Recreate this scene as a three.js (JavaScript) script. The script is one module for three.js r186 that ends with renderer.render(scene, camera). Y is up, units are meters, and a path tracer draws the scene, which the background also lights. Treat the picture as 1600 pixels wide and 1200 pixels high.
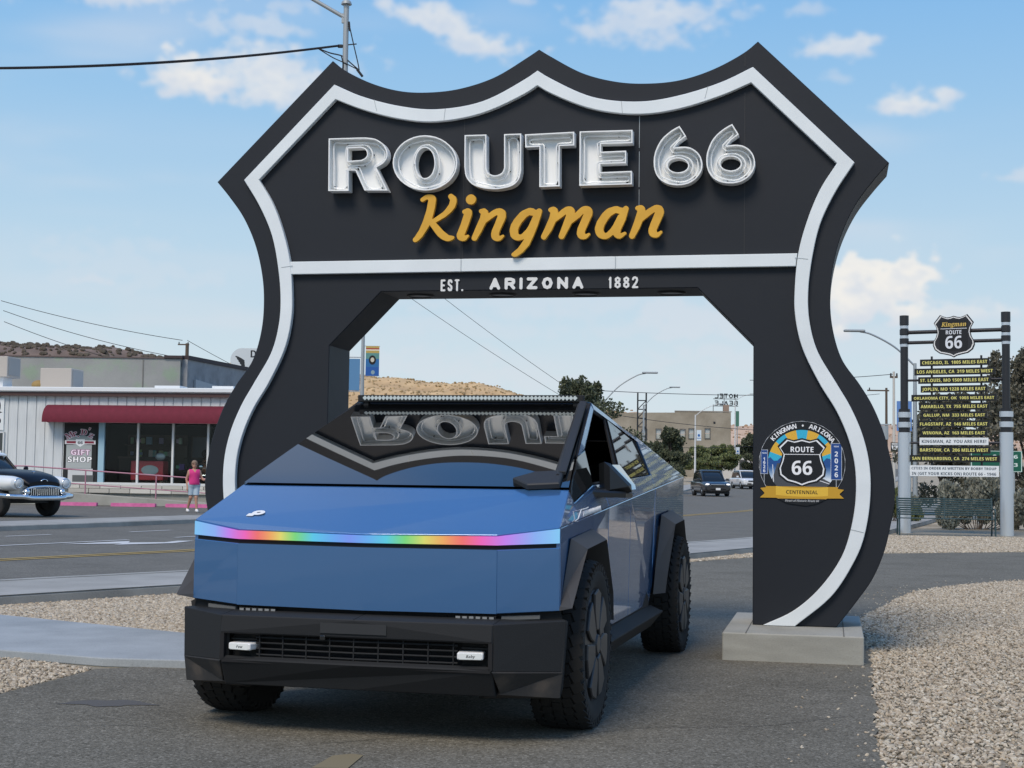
import * as THREE from 'three';
import { RoundedBoxGeometry } from 'three/addons/geometries/RoundedBoxGeometry.js';
import { mergeGeometries, mergeVertices, toCreasedNormals } from 'three/addons/utils/BufferGeometryUtils.js';
import { MarchingCubes } from 'three/addons/objects/MarchingCubes.js';
import { ImprovedNoise } from 'three/addons/math/ImprovedNoise.js';

// ------------------------------------------------------------------ camera, sky, sun, exposure
const W = 1024, H = 768;
const scene = new THREE.Scene();
const camera = new THREE.PerspectiveCamera(28.71, W / H, 0.1, 4000);
camera.rotation.order = 'YXZ';
camera.position.set(0, 1.305, 0);
camera.rotation.set(0.0621, 0, 0.0143);
const renderer = new THREE.WebGLRenderer({ antialias: true });
renderer.setSize(W, H);
renderer.toneMapping = THREE.LinearToneMapping;
renderer.toneMappingExposure = 1.0;
renderer.shadowMap.enabled = true;

const sun = new THREE.DirectionalLight(new THREE.Color().setRGB(1.0, 0.87, 0.72), 2.8);
sun.position.set(-22, 62, 34);
sun.target.position.set(0, 0, -12);
sun.castShadow = true;
sun.shadow.radius = 45;
sun.shadow.mapSize.set(2048, 2048);
Object.assign(sun.shadow.camera, { left: -60, right: 60, top: 80, bottom: -60, near: 1, far: 260 });
scene.add(sun, sun.target);

const perlin = new ImprovedNoise();
const n3 = (x, y, z) => perlin.noise(x, y, z);
function fbm(x, y, z, oct) { let s = 0, a = 0.5; for (let i = 0; i < oct; i++) { s += a * n3(x, y, z); x *= 2.03; y *= 2.03; z *= 2.03; a *= 0.5; } return s; }
const smooth = (a, b, x) => { const t = Math.min(1, Math.max(0, (x - a) / (b - a))); return t * t * (3 - 2 * t); };
const lin = c => c <= 0.04045 ? c / 12.92 : Math.pow((c + 0.055) / 1.055, 2.4);

{ // evening sky: blue overhead, pale towards the horizon, scattered cumulus and thin cirrus all round
  const SW = 4096, SH = 2048, data = new Float32Array(SW * SH * 4);
  const stops = [[-90, 150, 150, 148], [-0.01, 190, 200, 205], [0, 214, 227, 233], [4, 207, 224, 233], [9, 184, 213, 234], [14, 155, 198, 234], [19, 128, 183, 233], [32, 105, 163, 230], [55, 86, 145, 220], [90, 74, 132, 208]]
    .map(s => [s[0], lin(s[1] / 255), lin(s[2] / 255), lin(s[3] / 255)]);
  const D = Math.PI / 180;
  // cumulus near the line of sight: azimuth and elevation of the centre, half width, half height (degrees), density
  const puffs = [[-12.3, 14.7, 2.3, 1.0, 1.0], [-9.3, 14.9, 3.4, 1.6, 0.85], [-9.9, 16.6, 2.4, 0.6, 0.62], [-7.6, 13.7, 1.6, 1.0, 0.55], [-15.5, 17.7, 5.6, 1.15, 0.85], [-8.8, 17.3, 1.0, 0.5, 0.5], [-2.3, 16.7, 3.2, 0.85, 0.85, 0.30], [4.9, 17.2, 3.4, 0.95, 0.75], [0.2, 18.1, 0.8, .4, .5],
    [12.5, 16.1, 1.35, 0.55, 0.8], [14.9, 13.9, 1.5, 0.62, 0.9], [18.6, 11.1, 0.9, 0.35, 0.6], [11.1, 17.4, .9, .35, .45], [12.2, 15.0, .5, .3, .4], [13.7, 7.3, 2.1, 1.25, 1.4], [12.6, 6.7, 1.6, 1.6, 1.3], [15.0, 6.2, 2.4, 0.9, 1.0], [16.8, 6.2, 3.0, 0.7, 0.7], [8.4, 4.6, 3.4, 0.7, 0.5], [4.5, 5.6, 2.6, .4, .35], [-14, 7.6, 6, 1.2, 0.34], [17, 4.4, 3.6, 0.8, 0.55],
    [-2, 5.6, 5, .6, .32], [-17, 4.5, 4, .7, .3], [-15.5, 7.0, .9, .25, .6], [1.5, 6.8, 6, 0.9, 0.42], [7.5, 6.0, 4, 1.0, 0.6], [-4, 4.2, 5, 0.8, 0.45], [3, 3.6, 7, 0.7, 0.5]];
  const wide = (x, z, az, el, se) => { // thin streaks and scattered puffs, the same all round
    const q = 1 / (se + 0.16), cx = x * q, cz = z * q;
    let d = 0.42 * smooth(0.03, 0.40, fbm(cx * 1.4 + 3.1, cz * 2.6 - 1.7, 4.2, 4)) * smooth(0, 6, el);
    d += 0.30 * smooth(-0.02, 0.36, fbm(x * 3, el * 0.45, 9.1 + z * 3, 4)) * smooth(16, 3, el);
    const out = Math.min(1, smooth(21, 30, Math.abs(az)) + smooth(18, 24, el));
    if (out > 0) d += out * 0.9 * smooth(0.16, 0.34, fbm(cx * 2.1 - 7.3, cz * 2.1 + 2.2, 1.3, 5));
    return d;
  };
  const GW = 1024, GH = 257, grid = new Float32Array(GW * GH);   // coarse grid over the upper half, refined in the loop
  for (let j = 0; j < GH; j++) for (let i = 0; i < GW; i++) { const el = 90 * j / (GH - 1), ang = (i / GW - 0.5) * 2 * Math.PI, ce = Math.cos(el * D), x = Math.cos(ang) * ce, z = Math.sin(ang) * ce; grid[j * GW + i] = wide(x, z, Math.atan2(x, -z) / D, el, Math.sin(el * D)); }
  for (let j = 0; j < SH; j++) {
    const el = ((j + 0.5) / SH - 0.5) * 180;
    let k = 0; while (k < stops.length - 2 && el > stops[k + 1][0]) k++;
    const t = Math.min(1, Math.max(0, (el - stops[k][0]) / (stops[k + 1][0] - stops[k][0])));
    const base = [1, 2, 3].map(c => stops[k][c] + (stops[k + 1][c] - stops[k][c]) * t);
    const gy = Math.max(0, el / 90 * (GH - 1)), g0 = Math.min(GH - 2, Math.floor(gy)), gt = gy - g0;
    for (let i = 0; i < SW; i++) {
      let r = base[0], g = base[1], b = base[2];
      if (el > 0) {
        const gx = (i + 0.5) / SW * GW, h0 = Math.floor(gx) % GW, h1 = (h0 + 1) % GW, ht = gx - Math.floor(gx);
        const A = grid[g0 * GW + h0] * (1 - ht) + grid[g0 * GW + h1] * ht, B = grid[(g0 + 1) * GW + h0] * (1 - ht) + grid[(g0 + 1) * GW + h1] * ht;
        let dens = A * (1 - gt) + B * gt, core = 0;
        let az = ((i + 0.5) / SW - 0.5) * 360 + 90; if (az > 180) az -= 360;
        if (Math.abs(az) < 28 && el < 22) {
          const wx = fbm(az * 0.42, el * 0.6, 2.2, 5), wy = fbm(az * 0.42 + 9, el * 0.6, 5.7, 5), fine = fbm(az * 1.5, el * 2.2, 7.7, 4);
          for (const p of puffs) {
            let dx = (az - p[0]) / p[2], dy = (el - p[1]) / p[3];
            if (dx > 3 || dx < -3 || dy > 3 || dy < -4) continue;
            dx += wx * 1.1; dy += wy * 1.3;
            if (p[5]) dy += (az - p[0]) * p[5] / p[3];
            const d2 = Math.sqrt(dx * dx + (dy < 0 ? dy * dy * 1.7 : dy * dy)) + fine * 0.95;
            const m = smooth(1.15, p[4] > 1 ? 0.62 : 0.3, d2) * Math.min(1, p[4]);
            dens = Math.max(dens, m * (0.9 + 0.1 * fine));
            if (p[4] > 0.6) core = Math.max(core, m * smooth(-0.9, 0.8, dy + fine * 1.6) * Math.min(1, p[4]));
          }
        }
        dens = Math.min(0.96, dens);
        const cr = 0.70 + 0.22 * core, cg = 0.735 + 0.15 * core, cb = 0.80 + 0.03 * core;
        r += (cr - r) * dens; g += (cg - g) * dens; b += (cb - b) * dens;
      }
      const o = (j * SW + i) * 4; data[o] = r; data[o + 1] = g; data[o + 2] = b; data[o + 3] = 1;
    }
  }
  const sky = new THREE.DataTexture(data, SW, SH, THREE.RGBAFormat, THREE.FloatType);
  sky.mapping = THREE.EquirectangularReflectionMapping;
  sky.magFilter = THREE.LinearFilter; sky.minFilter = THREE.LinearFilter; sky.needsUpdate = true;
  scene.background = sky; scene.environment = sky;
}

// ------------------------------------------------------------------ helpers
function mulberry(a) { return () => { a |= 0; a = a + 0x6D2B79F5 | 0; let t = Math.imul(a ^ a >>> 15, 1 | a); t = t + Math.imul(t ^ t >>> 7, 61 | t) ^ t; return ((t ^ t >>> 14) >>> 0) / 4294967296; }; }
const rnd = mulberry(66);
const V = (x, y, z) => new THREE.Vector3(x, y, z);
const rgb = (r, g, b) => new THREE.Color().setRGB(r, g, b);
const used = new Map();
function numbered(n) { const k = used.get(n) || 0; used.set(n, k + 1); return k ? n + '_' + String(k).padStart(3, '0') : n; }
function tag(o, label, category, group, kind) {
  if (label) o.userData.label = label;
  if (category) o.userData.category = category;
  if (group) o.userData.group = group;
  if (kind) o.userData.kind = kind;
  return o;
}
function thing(name, label, category, pos = [0, 0, 0], turn = 0, group) {
  const o = new THREE.Group(); o.name = numbered(name); o.position.set(...pos); o.rotation.y = turn; scene.add(o);
  return tag(o, label, category, group);
}
function clean(g) {
  let q = g.index ? g.toNonIndexed() : g;
  for (const k of Object.keys(q.attributes)) if (!['position', 'normal', 'uv', 'color'].includes(k)) q.deleteAttribute(k);
  if (!q.attributes.normal) q.computeVertexNormals();
  if (!q.attributes.uv) q.setAttribute('uv', new THREE.BufferAttribute(new Float32Array(q.attributes.position.count * 2), 2));
  return q;
}
function part(name, geos, mat, parent, label) {
  const list = (Array.isArray(geos) ? geos : [geos]).map(clean);
  const anyColor = list.some(g => g.attributes.color);
  for (const g of list) if (anyColor && !g.attributes.color) { const c = new Float32Array(g.attributes.position.count * 3).fill(1); g.setAttribute('color', new THREE.BufferAttribute(c, 3)); }
  const m = new THREE.Mesh(list.length > 1 ? mergeGeometries(list) : list[0], mat);
  m.name = parent === scene || !parent ? numbered(name) : name; m.castShadow = m.receiveShadow = true;
  if (label) m.userData.label = label;
  (parent || scene).add(m); return m;
}
function struct(name, geos, mat, label) { const m = part(name, geos, mat, scene); m.userData.kind = 'structure'; if (label) m.userData.label = label; return m; }
const place = (g, x = 0, y = 0, z = 0, ry = 0, rx = 0, rz = 0) => { if (rx) g.rotateX(rx); if (rz) g.rotateZ(rz); if (ry) g.rotateY(ry); g.translate(x, y, z); return g; };
const box = (w, h, d, x = 0, y = 0, z = 0, ry = 0, rx = 0, rz = 0) => place(new THREE.BoxGeometry(w, h, d), x, y, z, ry, rx, rz);
const rbox = (w, h, d, r, x = 0, y = 0, z = 0, ry = 0, rx = 0, rz = 0) => place(new RoundedBoxGeometry(w, h, d, 2, r), x, y, z, ry, rx, rz);
const cyl = (r0, r1, h, x, y, z, n = 16, rx = 0, rz = 0, ry = 0) => place(new THREE.CylinderGeometry(r0, r1, h, n), x, y, z, ry, rx, rz);
function bar(a, b, r, n = 8, r2) { const A = V(...a), B = V(...b), L = A.distanceTo(B); const g = new THREE.CylinderGeometry(r2 ?? r, r, L, n); const q = new THREE.Quaternion().setFromUnitVectors(V(0, 1, 0), B.clone().sub(A).normalize()); g.applyQuaternion(q); const m = A.add(B).multiplyScalar(0.5); g.translate(m.x, m.y, m.z); return g; }
function tube(pts, r, n = 6, seg = 24, closed = false) { return new THREE.TubeGeometry(new THREE.CatmullRomCurve3(pts.map(p => V(...p)), closed, 'catmullrom', 0.5), seg, r, n, closed); }
function wire(a, b, sag, r = 0.012, seg = 14) { const p = []; for (let i = 0; i <= seg; i++) { const t = i / seg; p.push([a[0] + (b[0] - a[0]) * t, a[1] + (b[1] - a[1]) * t - 4 * sag * t * (1 - t), a[2] + (b[2] - a[2]) * t]); } return tube(p, r, 5, seg * 2); }
function mirrorX(g) { const q = clean(g.clone()); const p = q.attributes.position, n = q.attributes.normal, u = q.attributes.uv; for (const at of [p, n]) for (let i = 0; i < at.count; i++) at.setX(i, -at.getX(i)); for (let i = 0; i < p.count; i += 3) for (const at of [p, n, u]) { const a = []; for (let c = 0; c < at.itemSize; c++) a.push(at.array[(i + 1) * at.itemSize + c]); for (let c = 0; c < at.itemSize; c++) { at.array[(i + 1) * at.itemSize + c] = at.array[(i + 2) * at.itemSize + c]; at.array[(i + 2) * at.itemSize + c] = a[c]; } } return q; }
function insetPoly(p, d) { // p: ccw Vector2 list
  const n = p.length, out = [];
  for (let i = 0; i < n; i++) {
    const a = p[(i + n - 1) % n], b = p[i], c = p[(i + 1) % n];
    const e1 = b.clone().sub(a).normalize(), e2 = c.clone().sub(b).normalize();
    const n1 = new THREE.Vector2(-e1.y, e1.x), n2 = new THREE.Vector2(-e2.y, e2.x);
    const m = n1.clone().add(n2); const l = m.lengthSq(); if (l < 1e-6) { out.push(b.clone().addScaledVector(n1, d)); continue; }
    const k = Math.min(2 * d / l * 1, 4 * d); out.push(b.clone().addScaledVector(m, k));
  }
  return out;
}
// a sheet-metal panel: flat polygon in space with thickness t behind it, chamfered edges and a gap g around it
function panel(pts, outward, t = 0.02, b = 0.004, g = 0.003) {
  let P = pts.map(p => V(...p));
  const nrm = V(0, 0, 0); for (let i = 0; i < P.length; i++) { const a = P[i], c = P[(i + 1) % P.length]; nrm.x += (a.y - c.y) * (a.z + c.z); nrm.y += (a.z - c.z) * (a.x + c.x); nrm.z += (a.x - c.x) * (a.y + c.y); }
  nrm.normalize(); if (nrm.dot(V(...outward)) < 0) { P.reverse(); nrm.negate(); }
  const o = P.reduce((s, p) => s.add(p), V(0, 0, 0)).multiplyScalar(1 / P.length);
  const ux = P[1].clone().sub(P[0]); ux.addScaledVector(nrm, -ux.dot(nrm)).normalize(); const uy = nrm.clone().cross(ux);
  const hgt = P.map(p => p.clone().sub(o).dot(nrm));
  let q = P.map(p => { const d = p.clone().sub(o); return new THREE.Vector2(d.dot(ux), d.dot(uy)); });
  if (g) q = insetPoly(q, g);
  const inn = b ? insetPoly(q, b) : q;
  const w = (v, h) => o.clone().addScaledVector(ux, v.x).addScaledVector(uy, v.y).addScaledVector(nrm, h);
  const tri = THREE.ShapeUtils.triangulateShape(q, []);
  const pos = []; const push = (...vs) => vs.forEach(v => pos.push(v.x, v.y, v.z));
  const n = q.length;
  for (const f of tri) { const [a, c, d] = f; push(w(inn[a], hgt[a]), w(inn[c], hgt[c]), w(inn[d], hgt[d])); push(w(q[a], hgt[a] - t), w(q[d], hgt[d] - t), w(q[c], hgt[c] - t)); }
  for (let i = 0; i < n; i++) {
    const j = (i + 1) % n;
    if (b) push(w(q[i], hgt[i] - b), w(q[j], hgt[j] - b), w(inn[j], hgt[j]), w(q[i], hgt[i] - b), w(inn[j], hgt[j]), w(inn[i], hgt[i]));
    push(w(q[i], hgt[i] - t), w(q[j], hgt[j] - t), w(q[j], hgt[j] - b), w(q[i], hgt[i] - t), w(q[j], hgt[j] - b), w(q[i], hgt[i] - b));
  }
  const geo = new THREE.BufferGeometry(); geo.setAttribute('position', new THREE.Float32BufferAttribute(pos, 3)); geo.computeVertexNormals();
  const uv = new Float32Array(pos.length / 3 * 2); for (let i = 0; i < pos.length / 3; i++) { const d = V(pos[3 * i], pos[3 * i + 1], pos[3 * i + 2]).sub(o); uv[2 * i] = d.dot(ux); uv[2 * i + 1] = d.dot(uy); }
  geo.setAttribute('uv', new THREE.BufferAttribute(uv, 2)); return geo;
}
function quads(list) { // list of 4-point faces
  const pos = []; for (const f of list) { const [a, b, c, d] = f; pos.push(...a, ...b, ...c); if (d) pos.push(...a, ...c, ...d); }
  const g = new THREE.BufferGeometry(); g.setAttribute('position', new THREE.Float32BufferAttribute(pos, 3)); g.computeVertexNormals(); return clean(g);
}
// signed-distance shapes in the plane, traced to outlines
function contours(f, x0, y0, x1, y1, step, iso = 0) {
  const nx = Math.ceil((x1 - x0) / step) + 1, ny = Math.ceil((y1 - y0) / step) + 1, val = new Float32Array(nx * ny);
  for (let j = 0; j < ny; j++) for (let i = 0; i < nx; i++) { let v = f(x0 + i * step, y0 + j * step) - iso; if (v === 0) v = 1e-7; val[j * nx + i] = v; }
  const seg = new Map(), key = (i, j, d) => (j * nx + i) * 2 + d;
  const pt = k => { const d = k & 1, c = k >> 1, i = c % nx, j = (c - i) / nx; const a = val[c], b = val[d ? c + nx : c + 1], t = a / (a - b); return d ? [x0 + i * step, y0 + (j + t) * step] : [x0 + (i + t) * step, y0 + j * step]; };
  const add = (a, b) => seg.set(a, b);
  for (let j = 0; j < ny - 1; j++) for (let i = 0; i < nx - 1; i++) {
    const a = val[j * nx + i] < 0, b = val[j * nx + i + 1] < 0, c = val[(j + 1) * nx + i + 1] < 0, d = val[(j + 1) * nx + i] < 0;
    const code = a | b << 1 | c << 2 | d << 3; if (!code || code === 15) continue;
    const B = key(i, j, 0), R = key(i + 1, j, 1), T = key(i, j + 1, 0), L = key(i, j, 1);
    switch (code) { case 1: add(B, L); break; case 2: add(R, B); break; case 3: add(R, L); break; case 4: add(T, R); break; case 5: add(B, R); add(T, L); break; case 6: add(T, B); break; case 7: add(T, L); break; case 8: add(L, T); break; case 9: add(B, T); break; case 10: add(R, T); add(L, B); break; case 11: add(R, T); break; case 12: add(L, R); break; case 13: add(B, R); break; case 14: add(L, B); break; }
  }
  const loops = [];
  while (seg.size) { const s = seg.keys().next().value; let k = s; const lp = []; while (seg.has(k)) { lp.push(pt(k)); const nk = seg.get(k); seg.delete(k); k = nk; } if (lp.length > 5) loops.push(thin(lp, step * 0.12)); }
  return loops.filter(l => l.length > 3);
}
function thin(p, tol) { // drop points on straight runs
  let out = p.slice();
  for (let pass = 0; pass < 3; pass++) { const keep = []; const n = out.length; for (let i = 0; i < n; i++) { const a = keep.length ? keep[keep.length - 1] : out[n - 1], b = out[i], c = out[(i + 1) % n]; const L = Math.hypot(c[0] - a[0], c[1] - a[1]); const d = Math.abs((c[0] - a[0]) * (a[1] - b[1]) - (a[0] - b[0]) * (c[1] - a[1])) / (L || 1); if (d > tol || L > 0.09) keep.push(b); } out = keep; if (out.length < 6) break; }
  return out;
}
const area2 = l => { let s = 0; for (let i = 0; i < l.length; i++) { const a = l[i], b = l[(i + 1) % l.length]; s += a[0] * b[1] - b[0] * a[1]; } return s / 2; };
function inLoop(l, x, y) { let c = false; for (let i = 0, j = l.length - 1; i < l.length; j = i++) { if ((l[i][1] > y) !== (l[j][1] > y) && x < (l[j][0] - l[i][0]) * (y - l[i][1]) / (l[j][1] - l[i][1]) + l[i][0]) c = !c; } return c; }
function loopsToShapes(loops) { const outer = [], holes = []; for (const l of loops) (area2(l) > 0 ? outer : holes).push(l); return outer.map(o => { const s = new THREE.Shape(o.map(p => new THREE.Vector2(...p))); for (const h of holes) if (inLoop(o, h[0][0], h[0][1])) s.holes.push(new THREE.Path(h.map(p => new THREE.Vector2(...p)))); return s; }); }
function segDist(px, py, a, b) { const dx = b[0] - a[0], dy = b[1] - a[1]; let t = ((px - a[0]) * dx + (py - a[1]) * dy) / (dx * dx + dy * dy || 1); t = Math.max(0, Math.min(1, t)); return [Math.hypot(px - a[0] - dx * t, py - a[1] - dy * t), t]; }
const polySdf = loops => (x, y) => { let d = 1e9, ins = false; for (const l of loops) { for (let i = 0; i < l.length; i++) d = Math.min(d, segDist(x, y, l[i], l[(i + 1) % l.length])[0]); if (inLoop(l, x, y)) ins = !ins; } return ins ? -d : d; };
const extr = (shapes, depth, bevel = 0, cs = 1) => new THREE.ExtrudeGeometry(shapes, { depth: depth - 2 * bevel, bevelEnabled: bevel > 0, bevelThickness: bevel, bevelSize: bevel, bevelOffset: -bevel, bevelSegments: cs, curveSegments: 12 }).translate(0, 0, bevel);
const shapeOf = pts => new THREE.Shape(pts.map(p => new THREE.Vector2(...p)));
function sheet(pts, y, holes = []) { const s = new THREE.Shape(pts.map(p => new THREE.Vector2(p[0], -p[1]))); for (const h of holes) s.holes.push(new THREE.Path(h.map(p => new THREE.Vector2(p[0], -p[1])))); const g = new THREE.ShapeGeometry(s); g.rotateX(-Math.PI / 2); g.translate(0, y, 0); const u = g.attributes.uv, p = g.attributes.position; for (let i = 0; i < p.count; i++) u.setXY(i, p.getX(i), p.getZ(i)); return g; }
const rise = z => z > -60 ? 0 : 1e-4 * Math.min(240, -60 - z) ** 2;
function catmull(pts, per) { const c = new THREE.CatmullRomCurve3(pts.map(p => V(p[0], 0, p[1])), false, 'centripetal'); return c.getPoints(pts.length * per).map(v => [v.x, v.z]); }
function resample(pl, n) { const c = []; let L = [0]; for (let i = 1; i < pl.length; i++) L.push(L[i - 1] + Math.hypot(pl[i][0] - pl[i - 1][0], pl[i][1] - pl[i - 1][1])); let k = 0; for (let i = 0; i < n; i++) { const s = L[L.length - 1] * i / (n - 1); while (k < pl.length - 2 && L[k + 1] < s) k++; const t = (s - L[k]) / (L[k + 1] - L[k] || 1); c.push([pl[k][0] + (pl[k + 1][0] - pl[k][0]) * t, pl[k][1] + (pl[k + 1][1] - pl[k][1]) * t]); } return c; }
function offsetLine(pl, d) { return pl.map((p, i) => { const a = pl[Math.max(0, i - 1)], b = pl[Math.min(pl.length - 1, i + 1)]; const dx = b[0] - a[0], dz = b[1] - a[1], l = Math.hypot(dx, dz); return [p[0] - dz / l * d, p[1] + dx / l * d]; }); }
function between(A, B, y, cross = 6) { // sheet between two lines of equal count, following the rise of the ground
  const pos = [], uv = []; const P = (i, k) => { const t = k / cross, x = A[i][0] + (B[i][0] - A[i][0]) * t, z = A[i][1] + (B[i][1] - A[i][1]) * t; return [x, rise(z) + y, z]; };
  const put = p => { pos.push(...p); uv.push(p[0], p[2]); };
  for (let i = 0; i < A.length - 1; i++) for (let k = 0; k < cross; k++) { const a = P(i, k), b = P(i + 1, k), c = P(i + 1, k + 1), d = P(i, k + 1); const up = (b[2] - a[2]) * (d[0] - a[0]) - (b[0] - a[0]) * (d[2] - a[2]) > 0; for (const p of up ? [a, b, c, a, c, d] : [a, c, b, a, d, c]) put(p); }
  const g = new THREE.BufferGeometry(); g.setAttribute('position', new THREE.Float32BufferAttribute(pos, 3)); g.setAttribute('uv', new THREE.Float32BufferAttribute(uv, 2)); g.computeVertexNormals(); return g;
}
function kerbRun(pl, w, h, y0 = 0) { // square kerb with a rounded arris along a line
  const B = offsetLine(pl, w), prof = [[0, 0], [0, h - 0.02], [0.02, h], [1, h], [1, 0]], pos = [];
  const P = (i, k) => { const [t, y] = prof[k]; const s = k === 2 ? 0.02 / Math.abs(w) : t; return [pl[i][0] + (B[i][0] - pl[i][0]) * s, rise(pl[i][1]) + y0 + y, pl[i][1] + (B[i][1] - pl[i][1]) * s]; };
  for (let i = 0; i < pl.length - 1; i++) for (let k = 0; k < prof.length - 1; k++) { const a = P(i, k), b = P(i + 1, k), c = P(i + 1, k + 1), d = P(i, k + 1); pos.push(...(w > 0 ? [...a, ...b, ...c, ...a, ...c, ...d] : [...a, ...c, ...b, ...a, ...d, ...c])); }
  const g = new THREE.BufferGeometry(); g.setAttribute('position', new THREE.Float32BufferAttribute(pos, 3)); g.computeVertexNormals();
  const uv = new Float32Array(pos.length / 3 * 2); for (let i = 0; i < pos.length / 3; i++) { uv[2 * i] = pos[3 * i] + pos[3 * i + 1]; uv[2 * i + 1] = pos[3 * i + 2]; } g.setAttribute('uv', new THREE.BufferAttribute(uv, 2)); return g;
}
// textures
function dataTex(n, fn, srgb = true, rep = 1) { const d = new Uint8Array(n * n * 4); for (let j = 0; j < n; j++) for (let i = 0; i < n; i++) { const c = fn(i / n, j / n, i, j); const o = (j * n + i) * 4; d[o] = c[0]; d[o + 1] = c[1]; d[o + 2] = c[2]; d[o + 3] = 255; } const t = new THREE.DataTexture(d, n, n); t.wrapS = t.wrapT = THREE.RepeatWrapping; t.magFilter = THREE.LinearFilter; t.minFilter = THREE.LinearMipmapLinearFilter; t.generateMipmaps = true; if (srgb) t.colorSpace = THREE.SRGBColorSpace; t.repeat.set(rep, rep); t.needsUpdate = true; return t; }
function tiled(u, v, f, z, oct) { // periodic noise
  let s = 0, a = 0.5; for (let o = 0; o < oct; o++) { const x = u * f, y = v * f; const tx = u, ty = v; s += a * ((1 - tx) * (1 - ty) * n3(x, y, z) + tx * (1 - ty) * n3(x - f, y, z) + (1 - tx) * ty * n3(x, y - f, z) + tx * ty * n3(x - f, y - f, z)); f *= 2; a *= 0.55; z += 3.7; } return s;
}
const clamp8 = v => Math.max(0, Math.min(255, v));
function canvasTex(w, h, draw) { const c = document.createElement('canvas'); c.width = w; c.height = h; const x = c.getContext('2d'); draw(x, w, h); const t = new THREE.CanvasTexture(c); t.colorSpace = THREE.SRGBColorSpace; t.anisotropy = 8; return t; }
const std = (color, roughness = 0.8, extra = {}) => new THREE.MeshStandardMaterial({ color, roughness, side: THREE.DoubleSide, ...extra });
const phys = (color, roughness, extra = {}) => new THREE.MeshPhysicalMaterial({ color, roughness, side: THREE.DoubleSide, ...extra });

const seedA = mulberry(7);
const asphaltTex = (b, warm, k) => { // bound aggregate: chips of about 6, 12 and 24 mm over broad wear
  const G = [256, 512, 128].map(n => { const d = new Float32Array(n * n); for (let i = 0; i < d.length; i++) { const r = seedA(); d[i] = r > 0.93 ? 34 : r < 0.12 ? -26 : (seedA() - 0.5) * 26; } return [n, d]; });
  return dataTex(1024, (u, v) => { let c = b + tiled(u, v, 4, k, 3) * 24 + tiled(u, v, 26, k + 5, 2) * 12 + (seedA() - 0.5) * 16; G.forEach(([n, d], i) => { const s = (i * 37 + 11) / n; c += d[Math.floor((v * n + s) % n) * n + Math.floor((u * n + s * 3) % n)] * [0.75, 0.7, 0.22][i]; }); return [clamp8(c + warm), clamp8(c + warm * 0.5), clamp8(c - warm)]; }, true, 1 / 3);
};
const grainBump = dataTex(512, () => { const c = 90 + seedA() * 140; return [c, c, c]; }, false, 1 / 1.6);
const concTex = (r, g, b, k) => dataTex(512, (u, v) => { const big = tiled(u, v, 3, k, 4) * 46, st = tiled(u * 1, v, 9, k + 9, 3) * 14, gr = (seedA() - 0.5) * 13, pit = seedA() < 0.004 ? -34 : 0; const c = big + st + gr + pit; return [clamp8(r + c), clamp8(g + c), clamp8(b + c)]; }, true, 1 / 3);
const M = {};
M.drive = std(0xffffff, 0.93, { map: asphaltTex(95, 8, 1.5), bumpMap: grainBump, bumpScale: 0.004 });
M.road = std(0xffffff, 0.9, { map: asphaltTex(97, 6, 8.5), bumpMap: grainBump, bumpScale: 0.003 });
M.concrete = std(0xffffff, 0.9, { map: concTex(154, 153, 147, 2.2) });
M.plinth = std(0xffffff, 0.9, { map: concTex(160, 160, 152, 6.4), bumpMap: grainBump, bumpScale: 0.0015 });
M.walk = std(0xffffff, 0.88, { map: concTex(152, 158, 160, 4.1) });
M.gravelBase = std(0xffffff, 0.95, { map: dataTex(512, (u, v) => { const c = 128 + tiled(u, v, 40, 3, 2) * 70 + (seedA() - 0.5) * 60; return [clamp8(c + 8), clamp8(c), clamp8(c - 18)]; }, true, 1 / 1.5) });
M.desert = std(0xffffff, 0.95, { map: dataTex(512, (u, v) => { const c = 150 + tiled(u, v, 5, 3, 5) * 60 + (seedA() - 0.5) * 30; return [clamp8(c + 12), clamp8(c), clamp8(c - 22)]; }, true, 1 / 12) });
M.black = phys(rgb(0.0145, 0.0175, 0.023), 0.55, { specularIntensity: 0.6, bumpMap: dataTex(256, (u, v) => { const c = 128 + tiled(u, v, 6, 2, 4) * 120; return [c, c, c]; }, false, 1), bumpScale: 0.002 });
M.white = std(0xffffff, 0.45, { map: dataTex(512, (u, v) => { const c = tiled(u, v, 4, 8, 4) * 16 + (seedA() - 0.5) * 5; return [clamp8(224 + c), clamp8(231 + c), clamp8(233 + c)]; }, true, 1 / 1.3) });
M.letter = std(rgb(0.86, 0.88, 0.875), 0.65);
M.letterWall = M.letter;
M.neon = phys(rgb(0.82, 0.84, 0.84), 0.12, { clearcoat: 0.6 });
M.gold = std(0xffffff, 0.5, { map: dataTex(256, (u, v) => { const c = tiled(u, v, 3, 5, 4) * 26; return [clamp8(216 + c), clamp8(164 + c), clamp8(50 + c * 0.6)]; }, true, 2) });
M.paintWhite = std(rgb(0.75, 0.76, 0.75), 0.6);
M.darkMetal = std(rgb(0.03, 0.032, 0.035), 0.5, { metalness: 0.3 });
M.rubber = std(rgb(0.022, 0.022, 0.022), 0.85);
M.blackPlastic = std(rgb(0.022, 0.024, 0.026), 0.62);
M.galv = std(rgb(0.42, 0.45, 0.46), 0.42, { metalness: 0.55 });
M.poleGrey = std(rgb(0.36, 0.39, 0.40), 0.5, { metalness: 0.3 });
M.silver = std(rgb(0.62, 0.665, 0.70), 0.36, { metalness: 0.6 });
M.chrome = std(rgb(0.75, 0.77, 0.79), 0.13, { metalness: 1 });
M.cable = std(rgb(0.012, 0.012, 0.014), 0.6);
M.wood = std(rgb(0.10, 0.075, 0.055), 0.9);
M.glassDark = phys(rgb(0.004, 0.005, 0.006), 0.03, { ior: 1.9 });
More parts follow.
